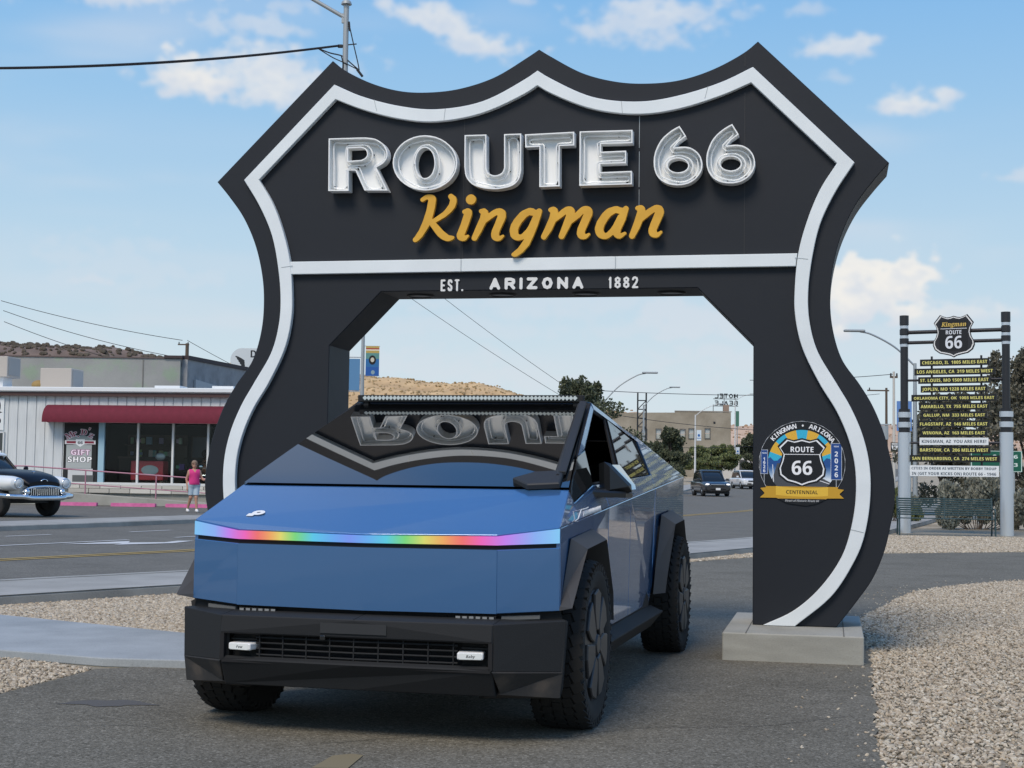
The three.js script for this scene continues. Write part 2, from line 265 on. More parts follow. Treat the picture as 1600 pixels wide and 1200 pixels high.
M.pane = phys(rgb(0.92, 0.96, 0.95), 0.02, { transmission: 1, thickness: 0, ior: 1.22 });
const ROUTE_LETTERS = [['R',[[-1.761,4.116],[-1.478,4.115],[-1.442,4.114],[-1.414,4.111],[-1.386,4.107],[-1.359,4.101],[-1.334,4.09],[-1.311,4.076],[-1.29,4.06],[-1.273,4.04],[-1.259,4.018],[-1.25,3.997],[-1.246,3.977],[-1.245,3.958],[-1.249,3.94],[-1.256,3.922],[-1.268,3.906],[-1.282,3.891],[-1.3,3.879],[-1.32,3.869],[-1.34,3.859],[-1.239,3.662],[-1.439,3.668],[-1.521,3.838],[-1.581,3.84],[-1.577,3.668],[-1.755,3.672]],[[-1.588,4.027],[-1.476,4.029],[-1.463,4.025],[-1.451,4.021],[-1.44,4.014],[-1.431,4.003],[-1.425,3.989],[-1.422,3.976],[-1.423,3.964],[-1.428,3.953],[-1.436,3.943],[-1.447,3.936],[-1.46,3.93],[-1.474,3.925],[-1.586,3.921]]],['O',[[-0.648,3.876],[-0.652,3.836],[-0.663,3.798],[-0.683,3.762],[-0.709,3.73],[-0.743,3.703],[-0.781,3.681],[-0.824,3.665],[-0.87,3.656],[-0.918,3.654],[-0.966,3.659],[-1.012,3.67],[-1.056,3.688],[-1.096,3.713],[-1.131,3.742],[-1.159,3.776],[-1.18,3.813],[-1.194,3.852],[-1.199,3.892],[-1.195,3.932],[-1.184,3.971],[-1.164,4.007],[-1.137,4.039],[-1.103,4.067],[-1.064,4.088],[-1.021,4.104],[-0.974,4.113],[-0.926,4.115],[-0.879,4.11],[-0.832,4.098],[-0.788,4.079],[-0.749,4.055],[-0.715,4.026],[-0.687,3.992],[-0.666,3.955],[-0.653,3.916]],[[-0.841,3.882],[-0.842,3.86],[-0.845,3.838],[-0.851,3.819],[-0.858,3.801],[-0.868,3.785],[-0.88,3.773],[-0.892,3.764],[-0.906,3.759],[-0.92,3.757],[-0.934,3.759],[-0.948,3.766],[-0.961,3.775],[-0.973,3.788],[-0.983,3.804],[-0.991,3.823],[-0.998,3.843],[-1.002,3.864],[-1.004,3.887],[-1.003,3.909],[-0.999,3.93],[-0.994,3.95],[-0.986,3.968],[-0.976,3.983],[-0.965,3.996],[-0.952,4.005],[-0.939,4.01],[-0.925,4.011],[-0.91,4.009],[-0.897,4.003],[-0.884,3.993],[-0.872,3.98],[-0.861,3.964],[-0.853,3.946],[-0.847,3.925],[-0.843,3.904]]],['U',[[-0.589,4.105],[-0.406,4.104],[-0.401,3.831],[-0.401,3.826],[-0.397,3.812],[-0.393,3.798],[-0.385,3.786],[-0.369,3.776],[-0.349,3.767],[-0.328,3.763],[-0.309,3.766],[-0.289,3.772],[-0.273,3.782],[-0.264,3.793],[-0.258,3.808],[-0.253,3.822],[-0.257,4.102],[-0.115,4.102],[-0.111,3.795],[-0.116,3.77],[-0.121,3.745],[-0.13,3.723],[-0.144,3.704],[-0.161,3.687],[-0.183,3.674],[-0.21,3.664],[-0.241,3.658],[-0.27,3.653],[-0.295,3.65],[-0.318,3.649],[-0.344,3.65],[-0.375,3.653],[-0.409,3.657],[-0.441,3.664],[-0.471,3.673],[-0.5,3.685],[-0.525,3.7],[-0.545,3.719],[-0.561,3.74],[-0.573,3.763],[-0.58,3.788],[-0.583,3.816],[-0.587,3.843]],[]],['T',[[-0.083,4.094],[0.323,4.102],[0.325,3.99],[0.205,3.989],[0.209,3.659],[0.042,3.657],[0.038,3.988],[-0.079,3.986]],[]],['E',[[0.368,4.103],[0.797,4.101],[0.798,3.993],[0.543,3.995],[0.543,3.931],[0.747,3.934],[0.748,3.833],[0.54,3.832],[0.541,3.765],[0.795,3.768],[0.796,3.66],[0.37,3.659]],[]],['6',[[1.174,4.12],[1.15,4.108],[1.126,4.095],[1.102,4.08],[1.077,4.06],[1.051,4.038],[1.029,4.013],[1.011,3.985],[0.996,3.955],[0.984,3.926],[0.977,3.9],[0.972,3.875],[0.97,3.849],[0.97,3.823],[0.972,3.797],[0.977,3.772],[0.985,3.748],[0.995,3.726],[1.009,3.706],[1.026,3.689],[1.047,3.673],[1.07,3.661],[1.097,3.651],[1.126,3.645],[1.156,3.642],[1.186,3.642],[1.217,3.646],[1.245,3.653],[1.271,3.665],[1.294,3.68],[1.314,3.698],[1.33,3.717],[1.343,3.739],[1.352,3.761],[1.356,3.782],[1.357,3.804],[1.355,3.825],[1.35,3.846],[1.343,3.867],[1.332,3.886],[1.318,3.903],[1.3,3.919],[1.281,3.932],[1.262,3.942],[1.241,3.948],[1.218,3.951],[1.19,3.952],[1.161,3.95],[1.131,3.947],[1.166,3.991],[1.227,4.035]],[[1.245,3.8],[1.243,3.785],[1.235,3.772],[1.222,3.76],[1.205,3.752],[1.185,3.747],[1.164,3.746],[1.143,3.748],[1.124,3.754],[1.107,3.764],[1.094,3.776],[1.085,3.79],[1.083,3.805],[1.085,3.819],[1.093,3.833],[1.106,3.844],[1.123,3.852],[1.143,3.858],[1.164,3.859],[1.185,3.856],[1.204,3.85],[1.221,3.84],[1.234,3.828],[1.242,3.814]]],['6',[[1.59,4.121],[1.566,4.109],[1.543,4.096],[1.519,4.081],[1.494,4.062],[1.468,4.039],[1.446,4.014],[1.428,3.987],[1.414,3.957],[1.403,3.928],[1.395,3.902],[1.39,3.877],[1.388,3.852],[1.388,3.826],[1.39,3.8],[1.395,3.775],[1.402,3.752],[1.413,3.73],[1.427,3.71],[1.443,3.692],[1.463,3.677],[1.486,3.665],[1.512,3.655],[1.542,3.649],[1.571,3.646],[1.601,3.646],[1.631,3.65],[1.659,3.658],[1.684,3.669],[1.707,3.684],[1.727,3.701],[1.743,3.721],[1.756,3.742],[1.764,3.764],[1.769,3.785],[1.77,3.807],[1.768,3.828],[1.763,3.849],[1.756,3.869],[1.745,3.888],[1.731,3.906],[1.714,3.922],[1.695,3.934],[1.676,3.944],[1.655,3.95],[1.632,3.953],[1.606,3.954],[1.576,3.952],[1.547,3.949],[1.582,3.993],[1.642,4.036]],[[1.659,3.803],[1.657,3.788],[1.649,3.775],[1.636,3.764],[1.62,3.755],[1.6,3.75],[1.58,3.749],[1.559,3.752],[1.539,3.758],[1.523,3.767],[1.51,3.779],[1.502,3.793],[1.499,3.808],[1.502,3.822],[1.51,3.835],[1.522,3.847],[1.539,3.855],[1.558,3.86],[1.579,3.861],[1.6,3.859],[1.619,3.853],[1.636,3.843],[1.648,3.831],[1.657,3.817]]]];
const SCRIPT_LETTERS = [['K',[[[-0.947,3.584,0.0192],[-0.937,3.59,0.0193],[-0.928,3.597,0.0194],[-0.918,3.603,0.0197],[-0.908,3.605,0.0207],[-0.896,3.605,0.0228],[-0.884,3.602,0.0257],[-0.873,3.597,0.0287],[-0.866,3.591,0.031],[-0.863,3.584,0.0323],[-0.864,3.577,0.0331],[-0.866,3.567,0.0336],[-0.868,3.555,0.0339],[-0.87,3.539,0.0341],[-0.873,3.521,0.0341],[-0.876,3.501,0.034],[-0.881,3.482,0.0339],[-0.886,3.462,0.034],[-0.892,3.442,0.0342],[-0.899,3.421,0.0342],[-0.906,3.401,0.0339],[-0.914,3.382,0.0331],[-0.924,3.362,0.032],[-0.933,3.343,0.0307],[-0.942,3.325,0.0295],[-0.952,3.309,0.0284],[-0.962,3.295,0.0273],[-0.972,3.282,0.0262],[-0.981,3.271,0.0251],[-0.988,3.264,0.024],[-0.993,3.259,0.0229],[-0.999,3.255,0.0218],[-1.004,3.251,0.0207]],[[-0.707,3.606,0.0221],[-0.7,3.599,0.0237],[-0.694,3.593,0.0254],[-0.688,3.587,0.0269],[-0.685,3.578,0.028],[-0.684,3.567,0.0287],[-0.686,3.553,0.029],[-0.69,3.539,0.0291],[-0.696,3.525,0.0288],[-0.706,3.51,0.028],[-0.719,3.494,0.0269],[-0.733,3.479,0.0256],[-0.748,3.465,0.0243],[-0.762,3.454,0.0232],[-0.777,3.445,0.022],[-0.792,3.436,0.0209],[-0.807,3.427,0.0199],[-0.822,3.418,0.0192],[-0.838,3.41,0.0187],[-0.854,3.402,0.0182],[-0.87,3.393,0.0177]],[[-0.87,3.397,0.0251],[-0.859,3.383,0.0263],[-0.847,3.369,0.0275],[-0.836,3.355,0.0286],[-0.824,3.341,0.0295],[-0.813,3.327,0.0302],[-0.801,3.313,0.0308],[-0.79,3.3,0.0311],[-0.778,3.289,0.031],[-0.766,3.279,0.0304],[-0.753,3.271,0.0294],[-0.741,3.265,0.0281],[-0.729,3.26,0.0266],[-0.718,3.259,0.0246],[-0.708,3.259,0.0223],[-0.699,3.261,0.0199],[-0.692,3.262,0.0177],[-0.687,3.262,0.0159],[-0.685,3.263,0.0142],[-0.683,3.264,0.0127],[-0.681,3.265,0.0111]]]],['i',[[[-0.536,3.576,0.0428],[-0.535,3.576,0.0428]],[[-0.589,3.475,0.0192],[-0.581,3.475,0.0223],[-0.572,3.475,0.0256],[-0.565,3.475,0.0287],[-0.56,3.473,0.031],[-0.557,3.469,0.0324],[-0.557,3.463,0.0333],[-0.558,3.456,0.0337],[-0.561,3.445,0.0339],[-0.565,3.43,0.0338],[-0.571,3.411,0.0334],[-0.578,3.391,0.0328],[-0.584,3.373,0.0325],[-0.591,3.355,0.0324],[-0.599,3.338,0.0324],[-0.606,3.322,0.0324],[-0.611,3.308,0.0325],[-0.615,3.296,0.0327],[-0.618,3.286,0.0331],[-0.619,3.278,0.0332],[-0.617,3.271,0.0325],[-0.612,3.265,0.0306],[-0.605,3.26,0.0279],[-0.596,3.257,0.025],[-0.587,3.256,0.0221],[-0.58,3.258,0.0195],[-0.573,3.263,0.017],[-0.565,3.269,0.0144],[-0.558,3.274,0.0118]]]],['n',[[[-0.448,3.477,0.0192],[-0.44,3.475,0.0224],[-0.432,3.473,0.0258],[-0.425,3.471,0.0289],[-0.42,3.465,0.031],[-0.419,3.455,0.0318],[-0.42,3.443,0.0317],[-0.423,3.428,0.0313],[-0.427,3.413,0.031],[-0.433,3.397,0.0311],[-0.441,3.379,0.0314],[-0.45,3.36,0.0314],[-0.459,3.341,0.031],[-0.469,3.321,0.0299],[-0.479,3.3,0.0284],[-0.489,3.278,0.0267],[-0.5,3.257,0.0251]],[[-0.452,3.363,0.0118],[-0.432,3.381,0.0154],[-0.412,3.4,0.0192],[-0.393,3.417,0.0226],[-0.375,3.432,0.0251],[-0.36,3.444,0.0261],[-0.346,3.454,0.0261],[-0.333,3.462,0.0259],[-0.321,3.466,0.0266],[-0.309,3.468,0.0285],[-0.298,3.467,0.0311],[-0.289,3.463,0.0336],[-0.282,3.459,0.0354],[-0.277,3.454,0.0361],[-0.275,3.448,0.0361],[-0.274,3.441,0.0358],[-0.274,3.431,0.0354],[-0.277,3.419,0.035],[-0.282,3.405,0.0343],[-0.289,3.389,0.0337],[-0.295,3.374,0.0332],[-0.302,3.358,0.0329],[-0.311,3.341,0.0327],[-0.319,3.324,0.0326],[-0.324,3.309,0.0325],[-0.327,3.296,0.0327],[-0.329,3.284,0.0331],[-0.328,3.274,0.0333],[-0.326,3.266,0.0325],[-0.32,3.259,0.0303],[-0.312,3.253,0.0271],[-0.302,3.25,0.0237],[-0.294,3.249,0.0207],[-0.286,3.251,0.0182],[-0.278,3.256,0.016],[-0.27,3.262,0.0139],[-0.262,3.268,0.0118]]]],['g',[[[-0.02,3.462,0.0295],[-0.027,3.463,0.0294],[-0.033,3.465,0.0293],[-0.04,3.466,0.0292],[-0.049,3.464,0.0295],[-0.06,3.459,0.0302],[-0.073,3.453,0.0313],[-0.087,3.445,0.0323],[-0.1,3.435,0.0332],[-0.112,3.422,0.0337],[-0.125,3.408,0.0341],[-0.137,3.393,0.0344],[-0.147,3.378,0.0347],[-0.155,3.363,0.035],[-0.163,3.349,0.0353],[-0.168,3.334,0.0355],[-0.171,3.32,0.0354],[-0.172,3.306,0.0351],[-0.171,3.293,0.0345],[-0.168,3.28,0.0337],[-0.162,3.27,0.0325],[-0.153,3.262,0.0304],[-0.141,3.256,0.0278],[-0.128,3.253,0.0253],[-0.116,3.253,0.0236],[-0.104,3.256,0.0232],[-0.091,3.263,0.0236],[-0.079,3.272,0.0241],[-0.068,3.282,0.0243],[-0.059,3.293,0.0239],[-0.05,3.304,0.0233],[-0.041,3.317,0.0226],[-0.033,3.332,0.0221],[-0.024,3.35,0.022],[-0.015,3.37,0.022],[-0.006,3.39,0.0221],[0.003,3.411,0.0221]],[[0.036,3.464,0.0251],[0.029,3.446,0.0273],[0.022,3.428,0.0297],[0.015,3.409,0.0318],[0.007,3.389,0.0332],[-0.002,3.367,0.0335],[-0.011,3.343,0.033],[-0.02,3.319,0.0323],[-0.028,3.296,0.0317],[-0.036,3.275,0.0315],[-0.044,3.254,0.0314],[-0.052,3.235,0.0313],[-0.06,3.217,0.031],[-0.07,3.201,0.0304],[-0.081,3.186,0.0297],[-0.092,3.173,0.0289],[-0.103,3.16,0.028],[-0.115,3.148,0.0271],[-0.128,3.138,0.026],[-0.14,3.128,0.0249],[-0.15,3.121,0.0236],[-0.157,3.117,0.0222],[-0.163,3.116,0.0207],[-0.167,3.115,0.0192],[-0.172,3.114,0.0177]],[[-0.049,3.464,0.028],[0.01,3.45,0.0266]]]],['m',[[[0.13,3.474,0.0192],[0.139,3.473,0.0224],[0.147,3.473,0.0258],[0.155,3.471,0.0289],[0.16,3.465,0.031],[0.161,3.454,0.0318],[0.159,3.44,0.0317],[0.156,3.424,0.0313],[0.152,3.407,0.031],[0.146,3.389,0.0311],[0.138,3.369,0.0314],[0.129,3.349,0.0314],[0.12,3.329,0.031],[0.11,3.31,0.0299],[0.1,3.292,0.0284],[0.09,3.274,0.0267],[0.079,3.256,0.0251]],[[0.127,3.358,0.0118],[0.147,3.375,0.0154],[0.168,3.394,0.0191],[0.188,3.411,0.0225],[0.206,3.426,0.0251],[0.221,3.439,0.0264],[0.233,3.45,0.0269],[0.245,3.459,0.0272],[0.256,3.465,0.028],[0.267,3.468,0.0298],[0.278,3.468,0.032],[0.287,3.466,0.0341],[0.294,3.46,0.0354],[0.296,3.452,0.0355],[0.295,3.44,0.0349],[0.293,3.426,0.034],[0.289,3.412,0.0332],[0.284,3.396,0.0327],[0.277,3.378,0.0323],[0.269,3.36,0.0318],[0.261,3.34,0.031],[0.252,3.32,0.0298],[0.243,3.299,0.0283],[0.234,3.278,0.0266],[0.224,3.257,0.0251]],[[0.268,3.347,0.0118],[0.287,3.365,0.0154],[0.307,3.383,0.0191],[0.326,3.4,0.0225],[0.343,3.416,0.0251],[0.358,3.431,0.0264],[0.371,3.445,0.0269],[0.384,3.457,0.0272],[0.395,3.465,0.028],[0.407,3.468,0.0297],[0.418,3.468,0.0319],[0.427,3.465,0.034],[0.434,3.461,0.0354],[0.438,3.455,0.036],[0.44,3.449,0.036],[0.44,3.44,0.0357],[0.438,3.43,0.0354],[0.434,3.418,0.035],[0.428,3.403,0.0343],[0.42,3.388,0.0337],[0.413,3.373,0.0332],[0.406,3.357,0.0329],[0.398,3.34,0.0327],[0.391,3.324,0.0326],[0.385,3.309,0.0325],[0.382,3.296,0.0327],[0.381,3.285,0.0331],[0.381,3.274,0.0333],[0.384,3.266,0.0325],[0.389,3.259,0.0303],[0.397,3.254,0.0271],[0.406,3.251,0.0237],[0.415,3.25,0.0207],[0.423,3.252,0.0182],[0.431,3.257,0.016],[0.439,3.263,0.0139],[0.447,3.268,0.0118]]]],['a',[[[0.679,3.461,0.028],[0.675,3.463,0.0279],[0.671,3.465,0.0277],[0.666,3.465,0.0277],[0.658,3.464,0.028],[0.647,3.46,0.029],[0.633,3.455,0.0305],[0.618,3.448,0.032],[0.605,3.439,0.0332],[0.592,3.427,0.0338],[0.58,3.414,0.0342],[0.569,3.399,0.0344],[0.559,3.384,0.0347],[0.55,3.369,0.035],[0.541,3.352,0.0353],[0.535,3.336,0.0355],[0.531,3.32,0.0354],[0.53,3.306,0.0351],[0.532,3.293,0.0345],[0.536,3.28,0.0337],[0.542,3.27,0.0325],[0.551,3.262,0.0304],[0.562,3.255,0.0278],[0.574,3.251,0.0253],[0.585,3.25,0.0236],[0.597,3.254,0.0232],[0.609,3.262,0.0235],[0.621,3.272,0.024],[0.631,3.283,0.0243],[0.641,3.293,0.0243],[0.65,3.305,0.0241],[0.658,3.318,0.0239],[0.666,3.332,0.0236],[0.675,3.348,0.0233],[0.682,3.366,0.0229],[0.69,3.384,0.0225],[0.698,3.403,0.0221]],[[0.745,3.469,0.0236],[0.738,3.451,0.026],[0.731,3.432,0.0286],[0.723,3.413,0.0309],[0.716,3.395,0.0325],[0.707,3.377,0.0331],[0.697,3.358,0.0331],[0.688,3.341,0.0328],[0.681,3.324,0.0325],[0.676,3.31,0.0324],[0.673,3.297,0.0323],[0.671,3.285,0.0319],[0.672,3.275,0.031],[0.675,3.266,0.0293],[0.681,3.258,0.027],[0.688,3.252,0.0245],[0.696,3.249,0.0221],[0.705,3.251,0.0199],[0.716,3.257,0.0177],[0.728,3.264,0.0155],[0.739,3.27,0.0133]],[[0.658,3.464,0.0266],[0.712,3.452,0.0266]]]],['n',[[[0.839,3.472,0.0192],[0.848,3.471,0.0224],[0.857,3.47,0.0258],[0.864,3.468,0.0289],[0.869,3.463,0.031],[0.87,3.453,0.0318],[0.869,3.439,0.0317],[0.866,3.423,0.0313],[0.861,3.406,0.031],[0.855,3.387,0.0311],[0.847,3.365,0.0314],[0.838,3.342,0.0314],[0.83,3.321,0.031],[0.822,3.302,0.0299],[0.814,3.285,0.0284],[0.806,3.267,0.0267],[0.797,3.249,0.0251]],[[0.84,3.35,0.0118],[0.86,3.369,0.0154],[0.879,3.389,0.0192],[0.899,3.409,0.0226],[0.916,3.425,0.0251],[0.932,3.438,0.0261],[0.947,3.449,0.0261],[0.96,3.457,0.0259],[0.972,3.462,0.0266],[0.984,3.465,0.0285],[0.994,3.464,0.0311],[1.002,3.461,0.0336],[1.009,3.457,0.0354],[1.013,3.451,0.0361],[1.015,3.443,0.0361],[1.016,3.434,0.0358],[1.014,3.424,0.0354],[1.01,3.411,0.035],[1.004,3.397,0.0343],[0.997,3.382,0.0337],[0.99,3.368,0.0332],[0.983,3.353,0.0329],[0.976,3.339,0.0327],[0.97,3.325,0.0326],[0.965,3.311,0.0325],[0.962,3.299,0.0327],[0.961,3.288,0.0331],[0.962,3.277,0.0333],[0.965,3.269,0.0325],[0.971,3.262,0.0303],[0.979,3.257,0.0271],[0.989,3.253,0.0237],[0.998,3.253,0.0207],[1.006,3.255,0.0182],[1.014,3.261,0.016],[1.022,3.268,0.0139],[1.029,3.275,0.0118]]]]];
// ------------------------------------------------------------------ ground, road, paths
{
  const g = new THREE.PlaneGeometry(1600, 1400, 40, 280); g.rotateX(-Math.PI / 2); g.translate(0, 0, -600);
  const p = g.attributes.position, u = g.attributes.uv; for (let i = 0; i < p.count; i++) { p.setY(i, rise(p.getZ(i)) - 0.012); u.setXY(i, p.getX(i), p.getZ(i)); }
  g.computeVertexNormals(); struct('ground', g, M.desert);
}
const nearEdge = resample(catmull([[-30, 16], [-18, 1.8], [-9.3, -11.3], [-5.54, -16.4], [-3.9, -18.5], [-0.45, -22.4], [3.4, -28.9], [5.4, -32.4], [9.2, -42], [13.6, -54], [17.8, -67], [21.5, -82], [25.5, -105], [33, -140], [46, -185], [70, -250]], 8), 140);
const farEdge = resample(catmull([[-46, 4], [-27, -8], [-17.5, -19.5], [-10.9, -32.2], [-8.2, -38.8], [-4.8, -47.2], [-1, -56], [4, -70], [8, -85], [11.2, -105], [18, -140], [30, -185], [52, -250]], 8), 140);
const road = struct('road', between(nearEdge, farEdge, 0.0, 8), M.road);
const yellowPaint = std(rgb(0.48, 0.33, 0.08), 0.8), whitePaint = std(rgb(0.55, 0.56, 0.55), 0.8);
{
  const yl = catmull([[-19, 0], [-12.4, -12.6], [-7.4, -21.9], [-5.3, -25.4], [0, -38.4], [6.26, -54.6], [10.87, -67], [14.5, -82], [18, -105], [25.2, -140], [37.5, -185]], 8);
  for (const d of [-0.14, 0.14]) { const a = offsetLine(yl, d - 0.05), b = offsetLine(yl, d + 0.05); part('yellow_line', between(resample(a, 90), resample(b, 90), 0.008, 1), yellowPaint, road); }
  const seg = (a, b, w) => { const dx = b[0] - a[0], dz = b[1] - a[1], l = Math.hypot(dx, dz), nx = -dz / l * w / 2, nz = dx / l * w / 2; return sheet([[a[0] + nx, a[1] + nz], [b[0] + nx, b[1] + nz], [b[0] - nx, b[1] - nz], [a[0] - nx, a[1] - nz]], 0.009); };
  part('edge_line', seg([-10.6, -22.2], [-7.3, -28.85], 0.13), whitePaint, road);
  for (const [a, b] of [[[-9.9, -29.6], [-9.35, -30.7]], [[-8.22, -32.6], [-7.65, -34]], [[-6.7, -30.2], [-6.4, -30.9]], [[-4.6, -40], [-3.6, -43]], [[-1.4, -48], [-0.4, -51]]]) part('lane_dash', seg(a, b, 0.12), whitePaint, road);
  // left-turn arrow, head towards the left lane
  const arrow = [[-7.75, -26.9], [-7.0, -27.35], [-7.02, -26.95], [-6.35, -27.7], [-6.22, -28.6], [-6.45, -28.5], [-6.52, -27.95], [-7.0, -27.7], [-7.1, -28.2]];
  part('turn_arrow', sheet(arrow.map(([x, z]) => [-6.95 + (x + 6.95) * 1.25, -27.6 + (z + 27.6) * 1.25]), 0.009), whitePaint, road);
}
struct('kerb', kerbRun(nearEdge, 0.16, 0.12), M.concrete);
struct('kerb', kerbRun(farEdge, -0.16, 0.12), M.concrete);
{ // pavements on both sides of the road
  const a = offsetLine(nearEdge, 0.16), b = offsetLine(nearEdge, 1.75);
  struct('pavement', between(a, b, 0.112, 2), M.concrete);
  struct('pavement_edge', kerbRun(b, -0.02, 0.11), M.concrete);
  const c = offsetLine(farEdge, -0.16), d = offsetLine(farEdge, -2.1);
  struct('far_pavement', between(c, d, 0.112, 2), M.concrete);
  const lot = offsetLine(farEdge, -2.1).slice(20, 70), back = lot.map(p => [p[0] - 9 - (p[1] + 60) * 0.0, p[1] - 26]);
  struct('parking_lot', between(lot, back, 0.10, 6), M.road);
}
const driveRight = catmull([[1.2, 3], [1.35, -3], [1.74, -6.97], [2.29, -9.5], [2.72, -11.4], [2.95, -12.55], [3.3, -14.2], [3.87, -15.75], [5.13, -18.5], [6.98, -20.5], [10, -22.0], [18, -24]], 30).map(([x, z]) => [x + 0.05 * fbm(x * 6, z * 6, 2.2, 3) + 0.03 * n3(x * 1.7, z * 1.7, 9), z + 0.05 * fbm(x * 6, z * 6, 7.7, 3)]);
const driveTop = catmull([[18, -30.8], [9.84, -28.85], [6.95, -27.5], [4.1, -25.4], [2.85, -23.8], [1.0, -20.8], [-0.9, -17.2], [-2.0, -13.5], [-2.2, -10.2]], 6);
const driveLeft = [[-2.7, -9.94], [-2.95, -8.72], [-3.4, -6], [-4.4, 3]];
struct('driveway', sheet([...driveRight, ...driveTop, ...driveLeft], 0.012), M.drive);
struct('gravel_bed', sheet([[18, -24], ...driveRight.slice().reverse(), [18, 3]], 0.0), M.gravelBase);
{
  const v = offsetLine(nearEdge, 1.76); const mid = v.filter(p => p[1] < -6 && p[1] > -45);
  struct('gravel_bed', sheet([...mid, [22, -46], [22, -29], ...driveTop, [-2.7, -9.94], [-2.95, -8.72], [-3.4, -6], [-4.4, 3], [-9, -6]], 0.004), M.gravelBase);
}
struct('concrete_path', (() => { // raised ribbon of pale concrete beside the driveway
  const s = new THREE.Shape(); const top = [[-12, -17.2], [-8, -15.0], [-4.37, -13.01], [-2.49, -11.74], [-1.95, -11.2]], bot = [[-1.9, -9.95], [-2.13, -10.04], [-2.7, -10.1], [-3.51, -10.47], [-7, -12.2], [-12, -14.6]];
  const P = [...top, ...bot]; s.setFromPoints(P.map(p => new THREE.Vector2(p[0], -p[1])));
  const g = new THREE.ExtrudeGeometry(s, { depth: 0.045, bevelEnabled: true, bevelThickness: 0.008, bevelSize: 0.01, bevelOffset: -0.01, bevelSegments: 2 }); g.rotateX(-Math.PI / 2); g.translate(0, 0.012, 0);
  return g;
})(), M.walk);
part('paint_mark', sheet([[-0.86, -6.7], [-0.70, -6.7], [-0.66, -7.02], [-0.72, -7.05], [-0.80, -7.0]], 0.016), std(rgb(0.20, 0.165, 0.095), 0.9), scene.getObjectByName('driveway'));
{ // loose stone, too many to count
  const polyIn = (poly, x, z) => inLoop(poly, x, z);
  const shapes = [0, 1, 2].map(k => { const g = new THREE.IcosahedronGeometry(1, 0); const r = mulberry(90 + k); const m = mergeVertices(clean(g).deleteAttribute('normal').deleteAttribute('uv')); const p = m.attributes.position; for (let i = 0; i < p.count; i++) { const f = 0.72 + 0.5 * r(); p.setXYZ(i, p.getX(i) * f * 1.25, p.getY(i) * f * 0.72, p.getZ(i) * f); } const q = m.toNonIndexed(); q.computeVertexNormals(); return q; });
  const mat = std(0xffffff, 0.9);
  const cols = [[0.50, 0.43, 0.33], [0.44, 0.375, 0.285], [0.56, 0.49, 0.385], [0.36, 0.30, 0.225], [0.48, 0.43, 0.35], [0.29, 0.24, 0.18], [0.58, 0.525, 0.43], [0.47, 0.385, 0.28]];
  function scatter(poly, n, size, seed, near, lift = 0.006) {
    const r = mulberry(seed); let x0 = 1e9, x1 = -1e9, z0 = 1e9, z1 = -1e9; for (const p of poly) { x0 = Math.min(x0, p[0]); x1 = Math.max(x1, p[0]); z0 = Math.min(z0, p[1]); z1 = Math.max(z1, p[1]); }
    const list = [[], [], []]; let guard = 0, got = 0;
    while (got < n && guard++ < n * 12) { const x = x0 + r() * (x1 - x0), z = z0 + r() * (z1 - z0); if (!polyIn(poly, x, z)) continue; if (near && Math.hypot(x, z) > near && r() > 0.4) continue; got++; list[Math.floor(r() * 3)].push([x, z, size * (0.45 + 0.9 * r() * r() + 0.2), r()]); }
    list.forEach((L, k) => {
      const im = new THREE.InstancedMesh(shapes[k], mat, L.length); im.name = numbered('gravel_stones'); const m = new THREE.Matrix4(), q = new THREE.Quaternion(), e = new THREE.Euler(), c = new THREE.Color();
      L.forEach(([x, z, s, t], i) => { e.set((r() - 0.5) * 1.4, r() * 6.28, (r() - 0.5) * 1.4); q.setFromEuler(e); m.compose(V(x, lift + s * 0.25, z), q, V(s, s, s)); im.setMatrixAt(i, m); const cc = cols[Math.floor(r() * cols.length)], f = 0.76 + 0.3 * t; im.setColorAt(i, c.setRGB(cc[0] * f * 1.02, cc[1] * f * 1.02, cc[2] * f * 1.0)); });
      im.castShadow = im.receiveShadow = true; scene.add(im); tag(im, 'loose tan and grey landscape gravel beside the paths', 'gravel', null, 'stuff');
    });
  }
  scatter([...driveRight.filter(p => p[1] < -5), [11, -22], [9, -17], [5, -9], [3, -5]], 90000, 0.0115, 11, 0);
  scatter([[-2.55, -11.95], [-4.4, -13.2], [-5.9, -14.1], [-4.4, -15.4], [-2.7, -17.5], [0.75, -21.4], [1.0, -21.0], [-0.9, -17.4], [-2.0, -13.6]], 72000, 0.0138, 12, 0);
  scatter([[-2.72, -9.96], [-2.98, -8.72], [-3.3, -7.0], [-5.6, -10], [-6.4, -11.8], [-3.5, -10.55]], 16000, 0.012, 13, 0);
  { const e = driveRight.filter(p => p[1] < -6 && p[1] > -21), band = w => [...e, ...offsetLine(e, w).reverse()]; const side = offsetLine(e, 0.2)[10][0] < e[10][0] ? 1 : -1; scatter(band(0.10 * side), 420, 0.010, 15, 0, 0.012); scatter(band(0.45 * side), 160, 0.008, 16, 0, 0.012); }
  scatter([[1.1, -21.2], [3.0, -24.1], [4.1, -25.6], [6.95, -27.8], [9.84, -29.1], [17, -31], [17, -36.5], [9, -37.0], [6.2, -31.6], [5.2, -29.4], [0.4, -22.8]], 60000, 0.018, 14, 0);
}
for (const [x, z, w, d, k] of [[-2.22, -8.47, 0.24, 0.12, 3]]) { const P = []; for (let i = 0; i < 22; i++) { const a = i / 22 * 6.283, f = 0.7 + 0.6 * (0.5 + n3(Math.cos(a) * 2 + k, Math.sin(a) * 2, k)); P.push([x + Math.cos(a) * w * f, z - Math.sin(a) * d * f]); } part('oil_stain', sheet(P, 0.0145), std(rgb(0.092, 0.088, 0.082), 0.9), scene.getObjectByName('driveway')); }
